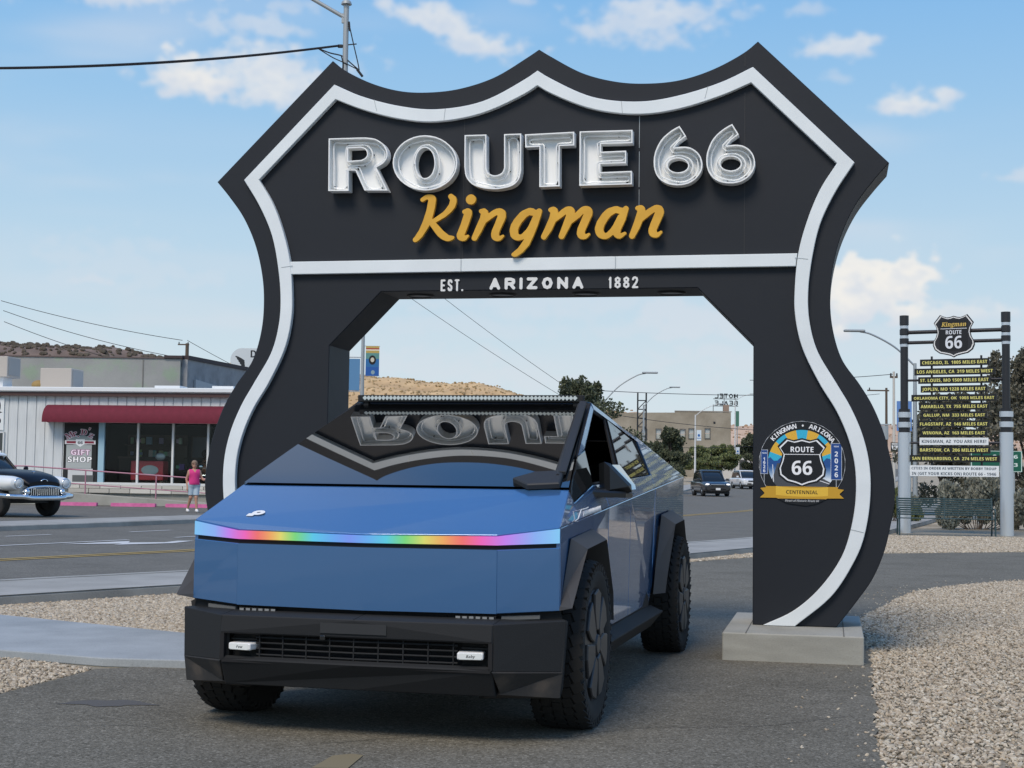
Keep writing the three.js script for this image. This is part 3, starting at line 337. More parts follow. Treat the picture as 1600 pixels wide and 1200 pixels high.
for (const line of [[[-0.9, -7.3], [-0.3, -7.6], [0.2, -7.55], [0.7, -7.9], [1.3, -8.0], [1.9, -8.4]], [[1.2, -12.5], [1.9, -13.2], [2.4, -14.1], [3.1, -14.9]], [[-2.9, -8.0], [-2.3, -7.7], [-1.9, -7.75], [-1.5, -7.4]]]) { // hairline cracks
  const q = resample(catmull(line, 6), 60).map(([x, z]) => [x + 0.03 * fbm(x * 9, z * 9, 3, 3), z + 0.05 * fbm(x * 9, z * 9, 8, 3)]); part('crack', between(q, q.map(([x, z], i) => [x + 0.002, z + 0.003 + 0.003 * Math.abs(n3(i * 0.7, 1, 2))]), 0.0145, 1), std(rgb(0.03, 0.029, 0.028), 0.95), scene.getObjectByName('driveway'));
}
// ------------------------------------------------------------------ hills
function hill(name, x0, x1, z0, z1, ridge, cols, rocky, seed, shrubs, shrubCol, shrubSize) {
  const nx = 120, nz = 46, g = new THREE.PlaneGeometry(1, 1, nx, nz); const p = g.attributes.position, c = new Float32Array(p.count * 3); const r = mulberry(seed);
  const hAt = (x, z) => { const t = (z - z1) / (z0 - z1); const prof = smooth(0, 0.75, t) * (1 - 0.35 * smooth(0.8, 1, t)); const base = ridge(x); return Math.max(0, base * prof * (1 + 0.10 * fbm(x * 0.02, z * 0.03, seed, 4)) + rocky * prof * (fbm(x * 0.07, z * 0.07, seed + 3, 4))) + rise(z) - 0.5; };
  for (let i = 0; i < p.count; i++) { const x = x0 + (p.getX(i) + 0.5) * (x1 - x0), z = z1 + (p.getY(i) + 0.5) * (z0 - z1); p.setXYZ(i, x, hAt(x, z), z); const n = smooth(-0.3, 0.3, fbm(x * 0.09, z * 0.09, seed + 7, 4)); const f = 0.85 + 0.3 * r(); for (let k = 0; k < 3; k++) c[3 * i + k] = (cols[0][k] + (cols[1][k] - cols[0][k]) * n) * f; }
  g.setAttribute('color', new THREE.BufferAttribute(c, 3)); g.computeVertexNormals();
  const m = new THREE.Mesh(g, std(0xffffff, 0.95, { vertexColors: true })); m.name = name; m.userData.kind = 'structure'; m.castShadow = m.receiveShadow = true; scene.add(m);
  if (shrubs) {
    const bg = clean(new THREE.IcosahedronGeometry(1, 1)); const bp = bg.attributes.position; for (let i = 0; i < bp.count; i++) { const k = 1 + 0.35 * n3(bp.getX(i) * 2.1, bp.getY(i) * 2.1, bp.getZ(i) * 2.1 + seed); bp.setXYZ(i, bp.getX(i) * k, bp.getY(i) * k * 0.75, bp.getZ(i) * k); } bg.computeVertexNormals();
    const im = new THREE.InstancedMesh(bg, std(0xffffff, 0.95), shrubs); im.name = numbered('hillside_shrubs'); const q = new THREE.Matrix4(), col = new THREE.Color();
    for (let i = 0; i < shrubs; i++) { const x = x0 + r() * (x1 - x0), z = z1 + (0.12 + 0.86 * r()) * (z0 - z1), s = shrubSize * (0.4 + 0.9 * r() * r()); q.makeScale(s, s, s); q.setPosition(x, hAt(x, z) + 0.2 * s, z); im.setMatrixAt(i, q); const f = 0.7 + 0.6 * r(); im.setColorAt(i, col.setRGB(shrubCol[0] * f, shrubCol[1] * f, shrubCol[2] * f)); }
    im.castShadow = true; scene.add(im); tag(im, 'dry desert scrub dotted over the ' + name.replace(/_/g, ' '), 'scrub', null, 'stuff');
  }
}
const pw = (pts) => x => { if (x <= pts[0][0]) return pts[0][1]; for (let i = 1; i < pts.length; i++) if (x <= pts[i][0]) { const t = (x - pts[i - 1][0]) / (pts[i][0] - pts[i - 1][0]); return pts[i - 1][1] + (pts[i][1] - pts[i - 1][1]) * t; } return pts[pts.length - 1][1]; };
hill('brown_hill', -190, -30, -330, -190, pw([[-190, 25], [-95, 20.8], [-78, 19.4], [-64, 16.4], [-52, 11], [-40, 4], [-30, 0]]), [[0.13, 0.095, 0.075], [0.23, 0.165, 0.125]], 2.5, 21, 9000, [0.085, 0.07, 0.05], 0.6);
hill('golden_hill', -150, 75, -580, -400, pw([[-150, 36], [-80, 33.5], [-55, 31.5], [-22, 29], [0, 26.0], [14, 22.5], [40, 19], [75, 12]]), [[0.62, 0.43, 0.22], [0.50, 0.33, 0.165]], 3, 22, 9000, [0.34, 0.25, 0.13], 0.5);
hill('red_hill', 25, 260, -520, -330, pw([[25, 12], [38, 16.5], [50, 15.5], [62, 14], [80, 12], [105, 14], [125, 13], [160, 11], [260, 7]]), [[0.58, 0.41, 0.28], [0.44, 0.30, 0.20]], 4, 23, 4000, [0.34, 0.23, 0.14], 0.5);

// ------------------------------------------------------------------ the shield arch
const ARCH_S = 0.975, ARCH = [0.183 * 0.975, 0.0326, -12.173 * 0.975], ARCH_TURN = -12 * Math.PI / 180, ARCH_D = 0.55;
{
  const t = thing('shield_arch', 'giant black drive-through highway shield arch with white border and open neon letters', 'arch sign', ARCH, ARCH_TURN); t.scale.setScalar(ARCH_S);
  const half = [[0, 4.828], [0.096, 4.767], [0.37, 4.613], [0.64, 4.533], [0.87, 4.508], [1.15, 4.522], [1.42, 4.598], [1.68, 4.73], [1.783, 4.812]];
  const curve = (pts, per = 6) => new THREE.CatmullRomCurve3(pts.map(p => V(p[0], p[1], 0))).getPoints(pts.length * per).map(v => [v.x, v.y]);
  const arc = curve(half), tip = [2.80, 3.80];
  const lower = curve([[2.80, 3.80], [2.69, 3.672], [2.555, 3.49], [2.445, 3.262], [2.378, 3.02], [2.352, 2.8], [2.365, 2.53], [2.44, 2.262], [2.575, 2.065], [2.67, 1.905], [2.75, 1.71], [2.80, 1.528], [2.835, 1.326], [2.838, 1.16], [2.81, 0.99], [2.76, 0.775], [2.674, 0.567], [2.564, 0.402], [2.40, 0.184]]);
  const right = [...arc, ...lower];                       // crown centre -> tip -> foot
  const inner = [[1.76, 0.184], [1.757, 2.385], [1.315, 2.835]];
  const mir = l => l.map(p => [-p[0], p[1]]).reverse();
  const outline = [...mir(right), ...right.slice(1), ...inner, ...mir(inner)];
  const body = extr(new THREE.Shape(outline.reverse().map(p => new THREE.Vector2(...p))), ARCH_D, 0.006);
  body.translate(0, 0, -ARCH_D);
  part('shield_body', body, M.black, t);
  // border strip, 45 mm proud, in one closed run to both feet
  const oArc = curve([[0, 4.637], [0.10, 4.573], [0.46, 4.40], [0.85, 4.348], [1.16, 4.385], [1.505, 4.483], [1.747, 4.592]]), oLow = curve([[2.535, 3.80], [2.39, 3.574], [2.275, 3.328], [2.214, 3.07], [2.182, 2.798], [2.19, 2.57], [2.25, 2.33], [2.40, 2.067], [2.508, 1.88], [2.60, 1.657], [2.65, 1.418], [2.65, 1.139], [2.60, 0.86], [2.528, 0.686], [2.366, 0.43], [2.085, 0.186]]);
  const iArc = curve([[0, 4.514], [0.10, 4.452], [0.46, 4.302], [0.85, 4.245], [1.16, 4.277], [1.505, 4.374], [1.733, 4.466]]), iLow = curve([[2.40, 3.797], [2.272, 3.593], [2.172, 3.346], [2.105, 3.09], [2.078, 2.799], [2.08, 2.622], [2.13, 2.369], [2.27, 2.067], [2.40, 1.852], [2.49, 1.639], [2.538, 1.433], [2.545, 1.194], [2.51, 0.951], [2.438, 0.728], [2.272, 0.482], [2.073, 0.303], [1.845, 0.187]]);
  const O = [...oArc, ...oLow], I = [...iArc, ...iLow];
  const strip = [...mir(O), ...O.slice(1), ...I.slice().reverse(), ...mir(I).reverse().slice(1)];
  part('border_strip', extr(new THREE.Shape(strip.map(p => new THREE.Vector2(...p))), 0.05, 0.004).translate(0, 0, 0.002), M.white, t);
  part('cross_strip', extr(shapeOf([[-2.096, 2.985], [2.085, 2.99], [2.098, 3.092], [-2.108, 3.092]]), 0.046, 0.004).translate(0, 0, 0.002), M.white, t);
  for (const [x, y0, y1, w, m] of [[0.838, 3.98, 4.24, 0.004, M.galv], [0.839, 3.66, 3.95, 0.004, M.galv], [0.84, 3.46, 3.64, 0.003, M.galv], [1.682, 3.10, 4.40, 0.006, M.darkMetal], [1.682, 4.61, 4.72, 0.006, M.darkMetal], [-0.62, 3.10, 4.26, 0.005, M.darkMetal]]) part('panel_seam', box(w, y1 - y0, 0.003, x, (y0 + y1) / 2, 0.0015), m, t);
  for (const x of [-1.05, -0.335, 0.37, 1.08]) { const d = part('downlight', place(new THREE.TorusGeometry(0.105, 0.012, 8, 28), x, 2.832, -0.275, 0, Math.PI / 2), M.darkMetal, t); part('lens', cyl(0.1, 0.1, 0.006, x, 2.831, -0.275, 28), std(rgb(0.05, 0.05, 0.05), 0.3), d); }
  for (const [x, y, l, a] of [[-0.62, 3.04, 0.1, 0], [0.66, 3.04, 0.1, 0], [0.70, 4.305, 0.1, 0.1], [-0.78, 4.30, 0.1, -0.1], [1.38, 4.40, 0.1, -0.25], [-1.38, 4.40, 0.1, 0.25], [2.555, 0.93, 0.1, 1.35], [2.13, 3.05, 0.1, 1.45], [-2.13, 3.05, 0.1, -1.45]]) part('strip_joint', box(0.004, l, 0.002, 0, 0, 0).rotateZ(a).translate(x, y, 0.053), M.galv, t);
  // open channel letters with unlit glass tubing inside
  for (const [ch, out, hole] of ROUTE_LETTERS) {
    const loops = hole.length ? [out, hole] : [out]; const f = polySdf(loops);
    let x0 = 1e9, x1 = -1e9, y0 = 1e9, y1 = -1e9; for (const p of out) { x0 = Math.min(x0, p[0]); x1 = Math.max(x1, p[0]); y0 = Math.min(y0, p[1]); y1 = Math.max(y1, p[1]); }
    const oriented = l => area2(l) > 0 ? l : l.slice().reverse();
    const outer = oriented(out), h0 = hole.length ? oriented(hole).slice().reverse() : null;
    const B = [x0 - 0.04, y0 - 0.04, x1 + 0.04, y1 + 0.04];
    const inset = contours(f, ...B, 0.006, -0.009);
    const back = new THREE.Shape(outer.map(p => new THREE.Vector2(...p))); if (h0) back.holes.push(new THREE.Path(h0.map(p => new THREE.Vector2(...p))));
    const L = part(ch === '6' ? 'numeral' : 'letter', extr(back, 0.012).translate(0, 0, 0.018), M.letter, t, 'white open channel ' + (ch === '6' ? 'figure 6' : 'letter ' + ch) + ' with glass tubing');
    const walls = []; const wallOf = (a, b) => { const s = new THREE.Shape(a.map(p => new THREE.Vector2(...p))); s.holes.push(new THREE.Path(b.map(p => new THREE.Vector2(...p)))); return extr(s, 0.092).translate(0, 0, 0.0305); };
    const insetOuter = inset.filter(l => area2(l) > 0), insetHole = inset.filter(l => area2(l) < 0);
    if (insetOuter.length) walls.push(wallOf(outer, insetOuter[0].slice().reverse()));
    if (h0 && insetHole.length) walls.push(wallOf(insetHole[0].slice().reverse(), h0));
    part('return_wall', walls, M.letterWall, L);
    const tubes = contours(f, ...B, 0.008, -0.034).map(l => { const q = l.filter((_, i) => i % 2 === 0); return tube(q.map(p => [p[0], p[1], 0.072]), 0.0075, 6, Math.max(40, q.length * 3), true); });
    part('glass_tube', tubes, M.neon, L);
    const clips = []; for (const l of contours(f, ...B, 0.012, -0.034)) for (let i = 0; i < l.length; i += Math.max(4, Math.floor(l.length / 5))) clips.push(bar([l[i][0], l[i][1], 0.03], [l[i][0], l[i][1], 0.072], 0.005, 5));
    for (let k = 0; k < 2; k++) { const l = contours(f, ...B, 0.012, -0.034)[0]; const c = l[Math.floor(l.length * (0.12 + 0.14 * k))]; if (c) clips.push(rbox(0.018, 0.03, 0.02, 0.005, c[0], c[1], 0.05)); }
    part('electrode', clips, M.darkMetal, L).userData.kind = 'stuff';
  }
  // gold script letters standing off on pins
  for (const [ch, strokes] of SCRIPT_LETTERS) {
    let x0 = 1e9, x1 = -1e9, y0 = 1e9, y1 = -1e9; for (const s of strokes) for (const p of s) { x0 = Math.min(x0, p[0]); x1 = Math.max(x1, p[0]); y0 = Math.min(y0, p[1]); y1 = Math.max(y1, p[1]); }
    const f = (x, y) => { let d = 1e9; for (const s of strokes) for (let i = 0; i < s.length - 1; i++) { const [q, k] = segDist(x, y, s[i], s[i + 1]); const v = q - (s[i][2] + (s[i + 1][2] - s[i][2]) * k); if (v < d) d = v; } return d; };
    const shapes = loopsToShapes(contours(f, x0 - 0.07, y0 - 0.07, x1 + 0.07, y1 + 0.07, 0.006, 0));
    part('script_letter', extr(shapes, 0.036, 0.002).translate(0, 0, 0.052), M.gold, t, 'gold painted script letter ' + ch);
  }
  // EST. ARIZONA 1882, flat white cut letters
  const flat = (name, x0, x1, y0, y1, strokesOf, w, label) => { const g = []; const f = strokesOf; const loops = contours(f, x0 - 0.03, y0 - 0.03, x1 + 0.03, y1 + 0.03, 0.004, 0); return part(name, extr(loopsToShapes(loops), 0.012, 0.0015).translate(0, 0, 0.002), M.paintWhite, t, label); };
  const glyph = { // polylines in a unit box
    E: [[[1, 1], [0, 1], [0, 0], [1, 0]], [[0, .5], [.8, .5]]], S: [[[1, .82], [.85, .98], [.5, 1], [.15, .98], [0, .8], [.05, .62], [.5, .5], [.95, .38], [1, .2], [.85, .03], [.5, 0], [.15, .03], [0, .2]]], T: [[[0, 1], [1, 1]], [[.5, 1], [.5, 0]]], '.': [[[.5, 0], [.51, 0]]],
    A: [[[0, 0], [.5, 1], [1, 0]], [[.2, .3], [.8, .3]]], R: [[[0, 0], [0, 1], [.6, 1], [.95, .9], [1, .72], [.92, .55], [.6, .46], [0, .46]], [[.55, .46], [1, 0]]], I: [[[.5, 0], [.5, 1]]], Z: [[[0, 1], [1, 1], [0, 0], [1, 0]]], O: [[[.5, 1], [.18, .9], [0, .5], [.18, .1], [.5, 0], [.82, .1], [1, .5], [.82, .9], [.5, 1]]], N: [[[0, 0], [0, 1], [1, 0], [1, 1]]],
    1: [[[.15, .82], [.55, 1], [.55, 0]]], 8: [[[.5, .53], [.12, .68], [.1, .88], [.5, 1], [.9, .88], [.88, .68], [.5, .53], [.08, .36], [.06, .12], [.5, 0], [.94, .12], [.92, .36], [.5, .53]]], 2: [[[.05, .8], [.2, .97], [.5, 1], [.85, .93], [.95, .72], [.8, .5], [.05, 0], [1, 0]]],
  };
  const word = (txt, x0, x1, y0, y1, r, gap, skinny) => {
    const ws = [...txt].map(c => c === '.' || c === 'I' ? 0.25 : c === '1' ? 0.6 : 1), tot = ws.reduce((a, b) => a + b, 0), unit = (x1 - x0 - gap * (txt.length - 1)) / tot; let x = x0;
    [...txt].forEach((c, i) => { const w = ws[i] * unit, a = x + r, b = x + w - r, lo = y0 + r, hi = y1 - r; const ls = glyph[c].map(l => l.map(p => [a + (b - a) * p[0], lo + (hi - lo) * p[1]])); const f = (px, py) => { let d = 1e9; for (const l of ls) for (let k = 0; k < l.length - 1; k++) d = Math.min(d, segDist(px, py, l[k], l[k + 1])[0]); return d - r; }; flat('flat_letter', x, x + w, y0, y1, f, 0, c === '.' ? 'small white full stop' : 'small white flat character ' + c); x += w + gap; });
  };
  word('EST.', -0.80, -0.61, 2.829, 2.928, 0.0085, 0.018);
  word('ARIZONA', -0.385, 0.395, 2.837, 2.936, 0.0135, 0.036);
  word('1882', 0.598, 0.842, 2.836, 2.932, 0.0085, 0.016);
  // round centennial medallion with its ribbon: a flat printed panel
  const cx = 2.136, cy = 1.445, R = 0.332;
  const rib = [[[-0.31, -0.19], [-0.30, -0.272], [0.325, -0.268], [0.315, -0.19], [0.27, -0.19], [-0.26, -0.19]]];
  const fm = (x, y) => Math.min(Math.hypot(x, y) - R, polySdf([[[-0.325, -0.27], [0.322, -0.268], [0.285, -0.235], [0.322, -0.20], [0.18, -0.185], [-0.2, -0.18], [-0.322, -0.195], [-0.285, -0.235]]])(x, y));
  const loops = contours(fm, -0.37, -0.37, 0.37, 0.37, 0.006, 0); const mg = extr(loopsToShapes(loops), 0.006).translate(0, 0, 0.002);
  const mp = mg.attributes.position, mu = mg.attributes.uv; for (let i = 0; i < mp.count; i++) mu.setXY(i, (mp.getX(i) + 0.36) / 0.72, (mp.getY(i) + 0.36) / 0.72);
  mg.translate(cx, cy, 0);
  const tex = canvasTex(1024, 1024, (c, w) => {
    const s = w / 0.72, X = x => (x + 0.36) * s, Y = y => (0.36 - y) * s; const disc = (r, col) => { c.fillStyle = col; c.beginPath(); c.arc(X(0), Y(0), r * s, 0, 7); c.fill(); };
    c.fillStyle = '#0b0d12'; c.fillRect(0, 0, w, w); disc(0.334, '#c8ccd0'); disc(0.328, '#0c0e13');
    c.save(); c.beginPath(); c.arc(X(0), Y(0), 0.262 * s, 0, 7); c.clip(); c.fillStyle = '#2fa9cf'; c.fillRect(0, 0, w, w);
    for (let k = 0; k < 9; k++) { const a0 = Math.PI * (1 + k / 9), a1 = Math.PI * (1 + (k + 1) / 9); c.fillStyle = k % 2 ? '#e0b03a' : '#35b2d4'; c.beginPath(); c.moveTo(X(0), Y(0.0)); c.arc(X(0), Y(0.0), 0.3 * s, a0, a1); c.fill(); }
    c.fillStyle = '#1f4f8f'; c.beginPath(); c.moveTo(X(-0.27), Y(0.02)); for (let k = 0; k <= 20; k++) c.lineTo(X(-0.27 + k * 0.027), Y(0.03 + 0.018 * Math.sin(k * 1.9))); c.lineTo(X(0.27), Y(-0.3)); c.lineTo(X(-0.27), Y(-0.3)); c.fill();
    const gr = c.createLinearGradient(0, Y(-0.02), 0, Y(-0.12)); gr.addColorStop(0, 'rgba(220,232,240,0)'); gr.addColorStop(1, '#dbe5ec'); c.fillStyle = gr; c.fillRect(0, Y(-0.02), w, w);
    c.fillStyle = '#4a4d52'; c.beginPath(); c.moveTo(X(-0.19), Y(0.0)); c.lineTo(X(-0.06), Y(0.0)); c.lineTo(X(0.32), Y(-0.2)); c.lineTo(X(0.32), Y(-0.34)); c.lineTo(X(-0.32), Y(-0.34)); c.lineTo(X(-0.22), Y(-0.1)); c.fill();
    c.strokeStyle = '#e8eaec'; c.lineWidth = 8; c.beginPath(); c.moveTo(X(-0.225), Y(-0.01)); c.lineTo(X(-0.215), Y(-0.2)); c.stroke(); c.beginPath(); c.moveTo(X(0.1), Y(-0.12)); c.lineTo(X(0.25), Y(-0.17)); c.stroke();
    c.strokeStyle = '#e0b23c'; c.lineWidth = 16; c.beginPath(); c.moveTo(X(-0.02), Y(-0.15)); c.lineTo(X(0.05), Y(-0.21)); c.stroke(); c.restore();
    c.fillStyle = '#f2f4f5'; c.textAlign = 'center'; c.textBaseline = 'middle'; const txt = 'KINGMAN • ARIZONA'; c.font = 'bold 72px sans-serif';
    [...txt].forEach((ch, i) => { const a = -0.86 + 1.76 * i / (txt.length - 1); c.save(); c.translate(X(0.295 * Math.sin(a)), Y(0.295 * Math.cos(a))); c.rotate(a); c.fillText(ch, 0, 0); c.restore(); });
    const shield = (k, col) => { c.fillStyle = col; const P = [[0, .165], [.06, .15], [.115, .165], [.175, .105], [.14, .05], [.15, 0], [.172, -.06], [.165, -.11], [.11, -.155], [.05, -.17], [0, -.19]]; c.beginPath(); const all = [...P, ...P.slice(0, -1).reverse().map(p => [-p[0], p[1]])]; all.forEach((p, i) => c[i ? 'lineTo' : 'moveTo'](X(p[0] * k), Y(0.02 + p[1] * k))); c.closePath(); c.fill(); };
    shield(1.08, '#0b0d12'); shield(1.0, '#f0f3f4'); shield(0.94, '#0b0d12');
    c.fillStyle = '#f2f4f5'; c.font = 'bold 82px sans-serif'; c.fillText('ROUTE', X(0), Y(0.108)); c.fillRect(X(-0.135), Y(0.073), 0.27 * s, 7); c.font = 'bold 215px sans-serif'; c.fillText('66', X(0), Y(-0.035));
    const plate = (x, y0, y1, wd, n) => { c.fillStyle = '#c9d0d6'; c.fillRect(X(x - wd / 2), Y(y1), wd * s, (y1 - y0) * s); c.fillStyle = '#1f4688'; c.fillRect(X(x - wd / 2) + 5, Y(y1) + 5, wd * s - 10, (y1 - y0) * s - 10); c.fillStyle = '#eef2f5'; c.font = 'bold 22px sans-serif'; c.fillText('YEAR', X(x), Y(y1 - 0.026)); c.font = `bold ${wd * s * 0.62}px sans-serif`;[...n].forEach((d, i) => c.fillText(d, X(x), Y(y1 - 0.062 - (y1 - y0 - 0.07) * (i + 0.4) / 4))); c.fillStyle = '#9aa0a4'; c.fillRect(X(x) - 5, Y(y0), 10, 0.07 * s); };
    plate(-0.29, -0.085, 0.105, 0.056, '1926'); plate(0.262, -0.125, 0.16, 0.085, '2026');
    c.fillStyle = '#c79a2a'; c.fillRect(X(-0.36), Y(-0.18), w, 0.095 * s); c.fillStyle = '#0b0d12'; c.fillRect(X(-0.36), Y(-0.276), w, 200);
    c.fillStyle = '#e3b93f'; c.beginPath(); c.moveTo(X(-0.2), Y(-0.178)); c.quadraticCurveTo(X(0), Y(-0.205), X(0.2), Y(-0.182)); c.lineTo(X(0.2), Y(-0.25)); c.quadraticCurveTo(X(0), Y(-0.268), X(-0.2), Y(-0.246)); c.fill();
    c.fillStyle = '#3a2c0c'; c.font = '600 56px sans-serif'; c.fillText('CENTENNIAL', X(0), Y(-0.224));
    c.fillStyle = '#e6e9ea'; c.font = 'italic 30px serif'; c.fillText('Heart of Historic Route 66', X(0), Y(-0.29));
  });
  part('medallion', mg, std(0xffffff, 0.4, { map: tex }), t, 'round printed centennial medallion with gold ribbon');
}
for (const s of [-1, 1]) {
  const label = s < 0 ? 'low concrete plinth under the arch foot behind the truck' : 'low concrete plinth under the arch foot beside the gravel';
  const c = Math.cos(ARCH_TURN), sn = Math.sin(ARCH_TURN), ux = s * 2.03, uz = -0.215;
  const p = thing('concrete_plinth', label, 'plinth', [ARCH[0] + ux * c + uz * sn, 0, ARCH[2] - ux * sn + uz * c], ARCH_TURN, 'plinths of the arch');
  part('block', rbox(1.0, 0.225, 1.70, 0.012, 0, 0.0985, 0), M.plinth, p);
  for (const x of [-0.33, 0.36]) part('joint', box(0.008, 0.003, 1.7, x, 0.2112, 0), std(rgb(0.12, 0.12, 0.11), 0.9), p);
}
// ------------------------------------------------------------------ the angular pickup truck
{
  const paint = phys(rgb(0.055, 0.165, 0.365), 0.26, { metalness: 0.45, clearcoat: 1, clearcoatRoughness: 0.03, ior: 1.6 });
  const flareMat = std(rgb(0.045, 0.047, 0.05), 0.7);
  const trim = phys(rgb(0.019, 0.0205, 0.022), 0.65, { specularIntensity: 0.45, bumpMap: grainBump, bumpScale: 0.0008 });
  const dirty = std(0xffffff, 0.8, { map: dataTex(512, (u, v) => { const d = smooth(0.05, 0.45, tiled(u, v, 4, 11, 5)) * 26, c = 40 + d + (seedA() - 0.5) * 6; return [clamp8(c + d * 0.25), clamp8(c), clamp8(c - d * 0.25)]; }, true, 1.2) });
  const dark = std(rgb(0.006, 0.006, 0.007), 0.8), cabin = std(rgb(0.012, 0.012, 0.013), 0.75);
  const tyreMat = std(0xffffff, 0.88, { map: dataTex(256, (u, v) => { const c = 31 + tiled(u, v, 6, 3, 4) * 18 + (seedA() - 0.5) * 8; return [clamp8(c + 1), clamp8(c), clamp8(c - 2)]; }, true, 3) });
  const wheelMat = phys(rgb(0.028, 0.029, 0.031), 0.45);
  const t = thing('pickup_truck', 'glossy blue wedge-shaped electric pickup truck parked under the arch', 'pickup truck', [-0.5647, 0, -8.1668], -0.2387);
  const K = z => { const k = (0.56 - z) / 5.23; return [0.972 - 0.048 * k, 1.062 + 0.273 * k, z]; };
  const E = z => { const k = (0.56 - z) / 1.87; return [0.972 - 0.208 * k, 1.062 + 0.716 * k, z]; };     // bonnet and screen edge
  const A = [0.764, 1.778, -1.31], T = [0.924, 1.335, -4.67], C0 = [0.972, 1.062, 0.56];
  const W1 = [0.78, 1.727, -1.338], W2 = [0.855, 1.468, -0.667], W3 = [0.915, 1.271, -0.616], W4 = [0.909, 1.341, -2.898], W5 = [0.828, 1.60, -2.693], W6 = E(-0.40), W7 = [0.941, 1.178, 0.06];
  const W8 = [0.9135, 1.302, -1.62], W9 = [0.797, 1.684, -1.72], upS = (z) => { const k = (-0.616 - z) / 2.282; return [0.915 - 0.006 * k, 1.271 + 0.07 * k, z]; };
  const flip = p => [-p[0], p[1], p[2]];
  const both = (name, mk, mat, sub) => { for (const s of [1, -1]) { const g = mk(); const m = part(name, s > 0 ? g : (Array.isArray(g) ? g : [g]).map(mirrorX), mat, t); if (sub) sub(m, s); } };
  const X1 = [1, 0, 0], UP = [0, 1, 0], FW = [0, 0, 1];
  const lowX = (z, y) => { const k = K(z); return [k[0] + 0.004 - Math.max(0, 0.62 - y) * 0.10, y, z]; };
  const side = a => a.map(([z, y]) => lowX(z, y));
  // ---- lower side panels
  both('front_fender', () => panel([C0, lowX(0.558, 0.655), ...side([[0.42, 0.66], [0.24, 0.95], [-0.34, 0.98], [-0.78, 0.60], [-0.80, 0.43], [-0.90, 0.43]]), K(-0.90)], X1, 0.02), paint);
  both('front_door', () => panel([K(-0.90), ...side([[-0.90, 0.43], [-1.76, 0.43]]), K(-1.76)], X1, 0.02), paint, (m, s) => { const g = panel([K(-0.90), upS(-0.90), upS(-1.76), K(-1.76)], X1, 0.015); part('door_upper', s > 0 ? g : mirrorX(g), paint, m); });
  both('rear_door', () => panel([K(-1.76), ...side([[-1.76, 0.43], [-2.70, 0.43], [-2.78, 0.52]]), K(-2.92)], X1, 0.02), paint, (m, s) => { const g = panel([K(-1.76), upS(-1.76), W4, K(-2.92)], X1, 0.015); part('door_upper', s > 0 ? g : mirrorX(g), paint, m); });
  both('bed_side', () => panel([K(-2.92), ...side([[-2.79, 0.53], [-2.88, 0.62], [-3.28, 0.985], [-3.92, 1.0], [-4.28, 0.66], [-4.45, 0.64], [-4.60, 0.72]]), T], X1, 0.02), paint);
  // ---- upper side
  both('upper_fender', () => panel([C0, K(-0.90), upS(-0.90), W3, W7, E(0.10)], X1, 0.015), paint);
  both('quarter_glass', () => panel([E(0.09), W7, W3, W2, W6], X1, 0.012, 0.003), M.glassDark);
  both('windscreen_pillar', () => panel([[W6[0], W6[1] - 0.012, W6[2]], [A[0], A[1] - 0.014, A[2]], W1, W2], X1, 0.012), paint);
  both('sail_panel', () => panel([A, T, K(-2.92), W4, W5, W1], X1, 0.02), paint);
  both('rear_side_window', () => panel([W9, W8, [0.9095, 1.338, -2.78], [0.838, 1.575, -2.45]], X1, 0.006, 0.001), phys(rgb(0.01, 0.012, 0.014), 0.02, { ior: 2.2 }));
  both('window_surround', () => { const g = []; const ring = [W1, W2, W3, W4, W5], c = [0.85, 1.47, -1.7]; for (let i = 0; i < 5; i++) { const a = ring[i], b = ring[(i + 1) % 5], q = (p, k) => [p[0] - 0.012 + (c[0] - p[0]) * k, p[1] + (c[1] - p[1]) * k, p[2] + (c[2] - p[2]) * k]; g.push(panel([q(a, 0), q(b, 0), q(b, 0.055), q(a, 0.055)], X1, 0.01, 0, 0)); } g.push(panel([[0.785, 1.69, -1.66], [0.90, 1.30, -1.52], [0.90, 1.30, -1.66], [0.785, 1.68, -1.78]], X1, 0.01, 0, 0)); g.push(panel([[0.83, 1.58, -2.40], [0.815, 1.59, -2.69], [0.895, 1.335, -2.88], [0.897, 1.33, -2.62]], X1, 0.01, 0, 0)); return g; }, dark);
  // ---- bonnet, screen, roof
  const B = [0.68, 1.022, 0.665], N = [0, 1.012, 0.676];
  part('bonnet', panel([C0, B, N, flip(B), flip(C0), flip(E(0.085)), E(0.085)], UP, 0.02, 0.0012, 0.003), paint, t);
  { // gently bowed windscreen
    const g = [], ny = 16, y0 = 1.256, y1 = 1.752, z0 = 0.08, z1 = -1.262, x0 = 0.914, x1 = 0.747, sag = 0.0062, L = Math.hypot(y1 - y0, z1 - z0), nyv = (z0 - z1) / L, nzv = (y1 - y0) / L; const pos = [], idx = [];
    for (const d of [0, -0.008]) for (let j = 0; j <= ny; j++) { const k = j / ny, h = sag * 4 * k * (1 - k) + d; for (let i = 0; i <= 6; i++) { const x = (x0 + (x1 - x0) * k) * (i / 3 - 1); pos.push(x, y0 + (y1 - y0) * k + nyv * h, z0 + (z1 - z0) * k + nzv * h); } }
    const off = (ny + 1) * 7; for (let j = 0; j < ny; j++) for (let i = 0; i < 6; i++) { const a = j * 7 + i; idx.push(a, a + 1, a + 7, a + 1, a + 8, a + 7, off + a, off + a + 7, off + a + 1, off + a + 1, off + a + 7, off + a + 8); }
    const q = new THREE.BufferGeometry(); q.setAttribute('position', new THREE.Float32BufferAttribute(pos, 3)); q.setIndex(idx); q.computeVertexNormals(); part('windscreen', q, phys(rgb(0.003, 0.0035, 0.004), 0.012, { ior: 2.5 }), t);
  }
  part('screen_surround', [panel([flip(E(0.08)), E(0.08), A, flip(A)], UP, 0.01, 0, 0.001).translate(0, -0.009, 0)], dark, t);
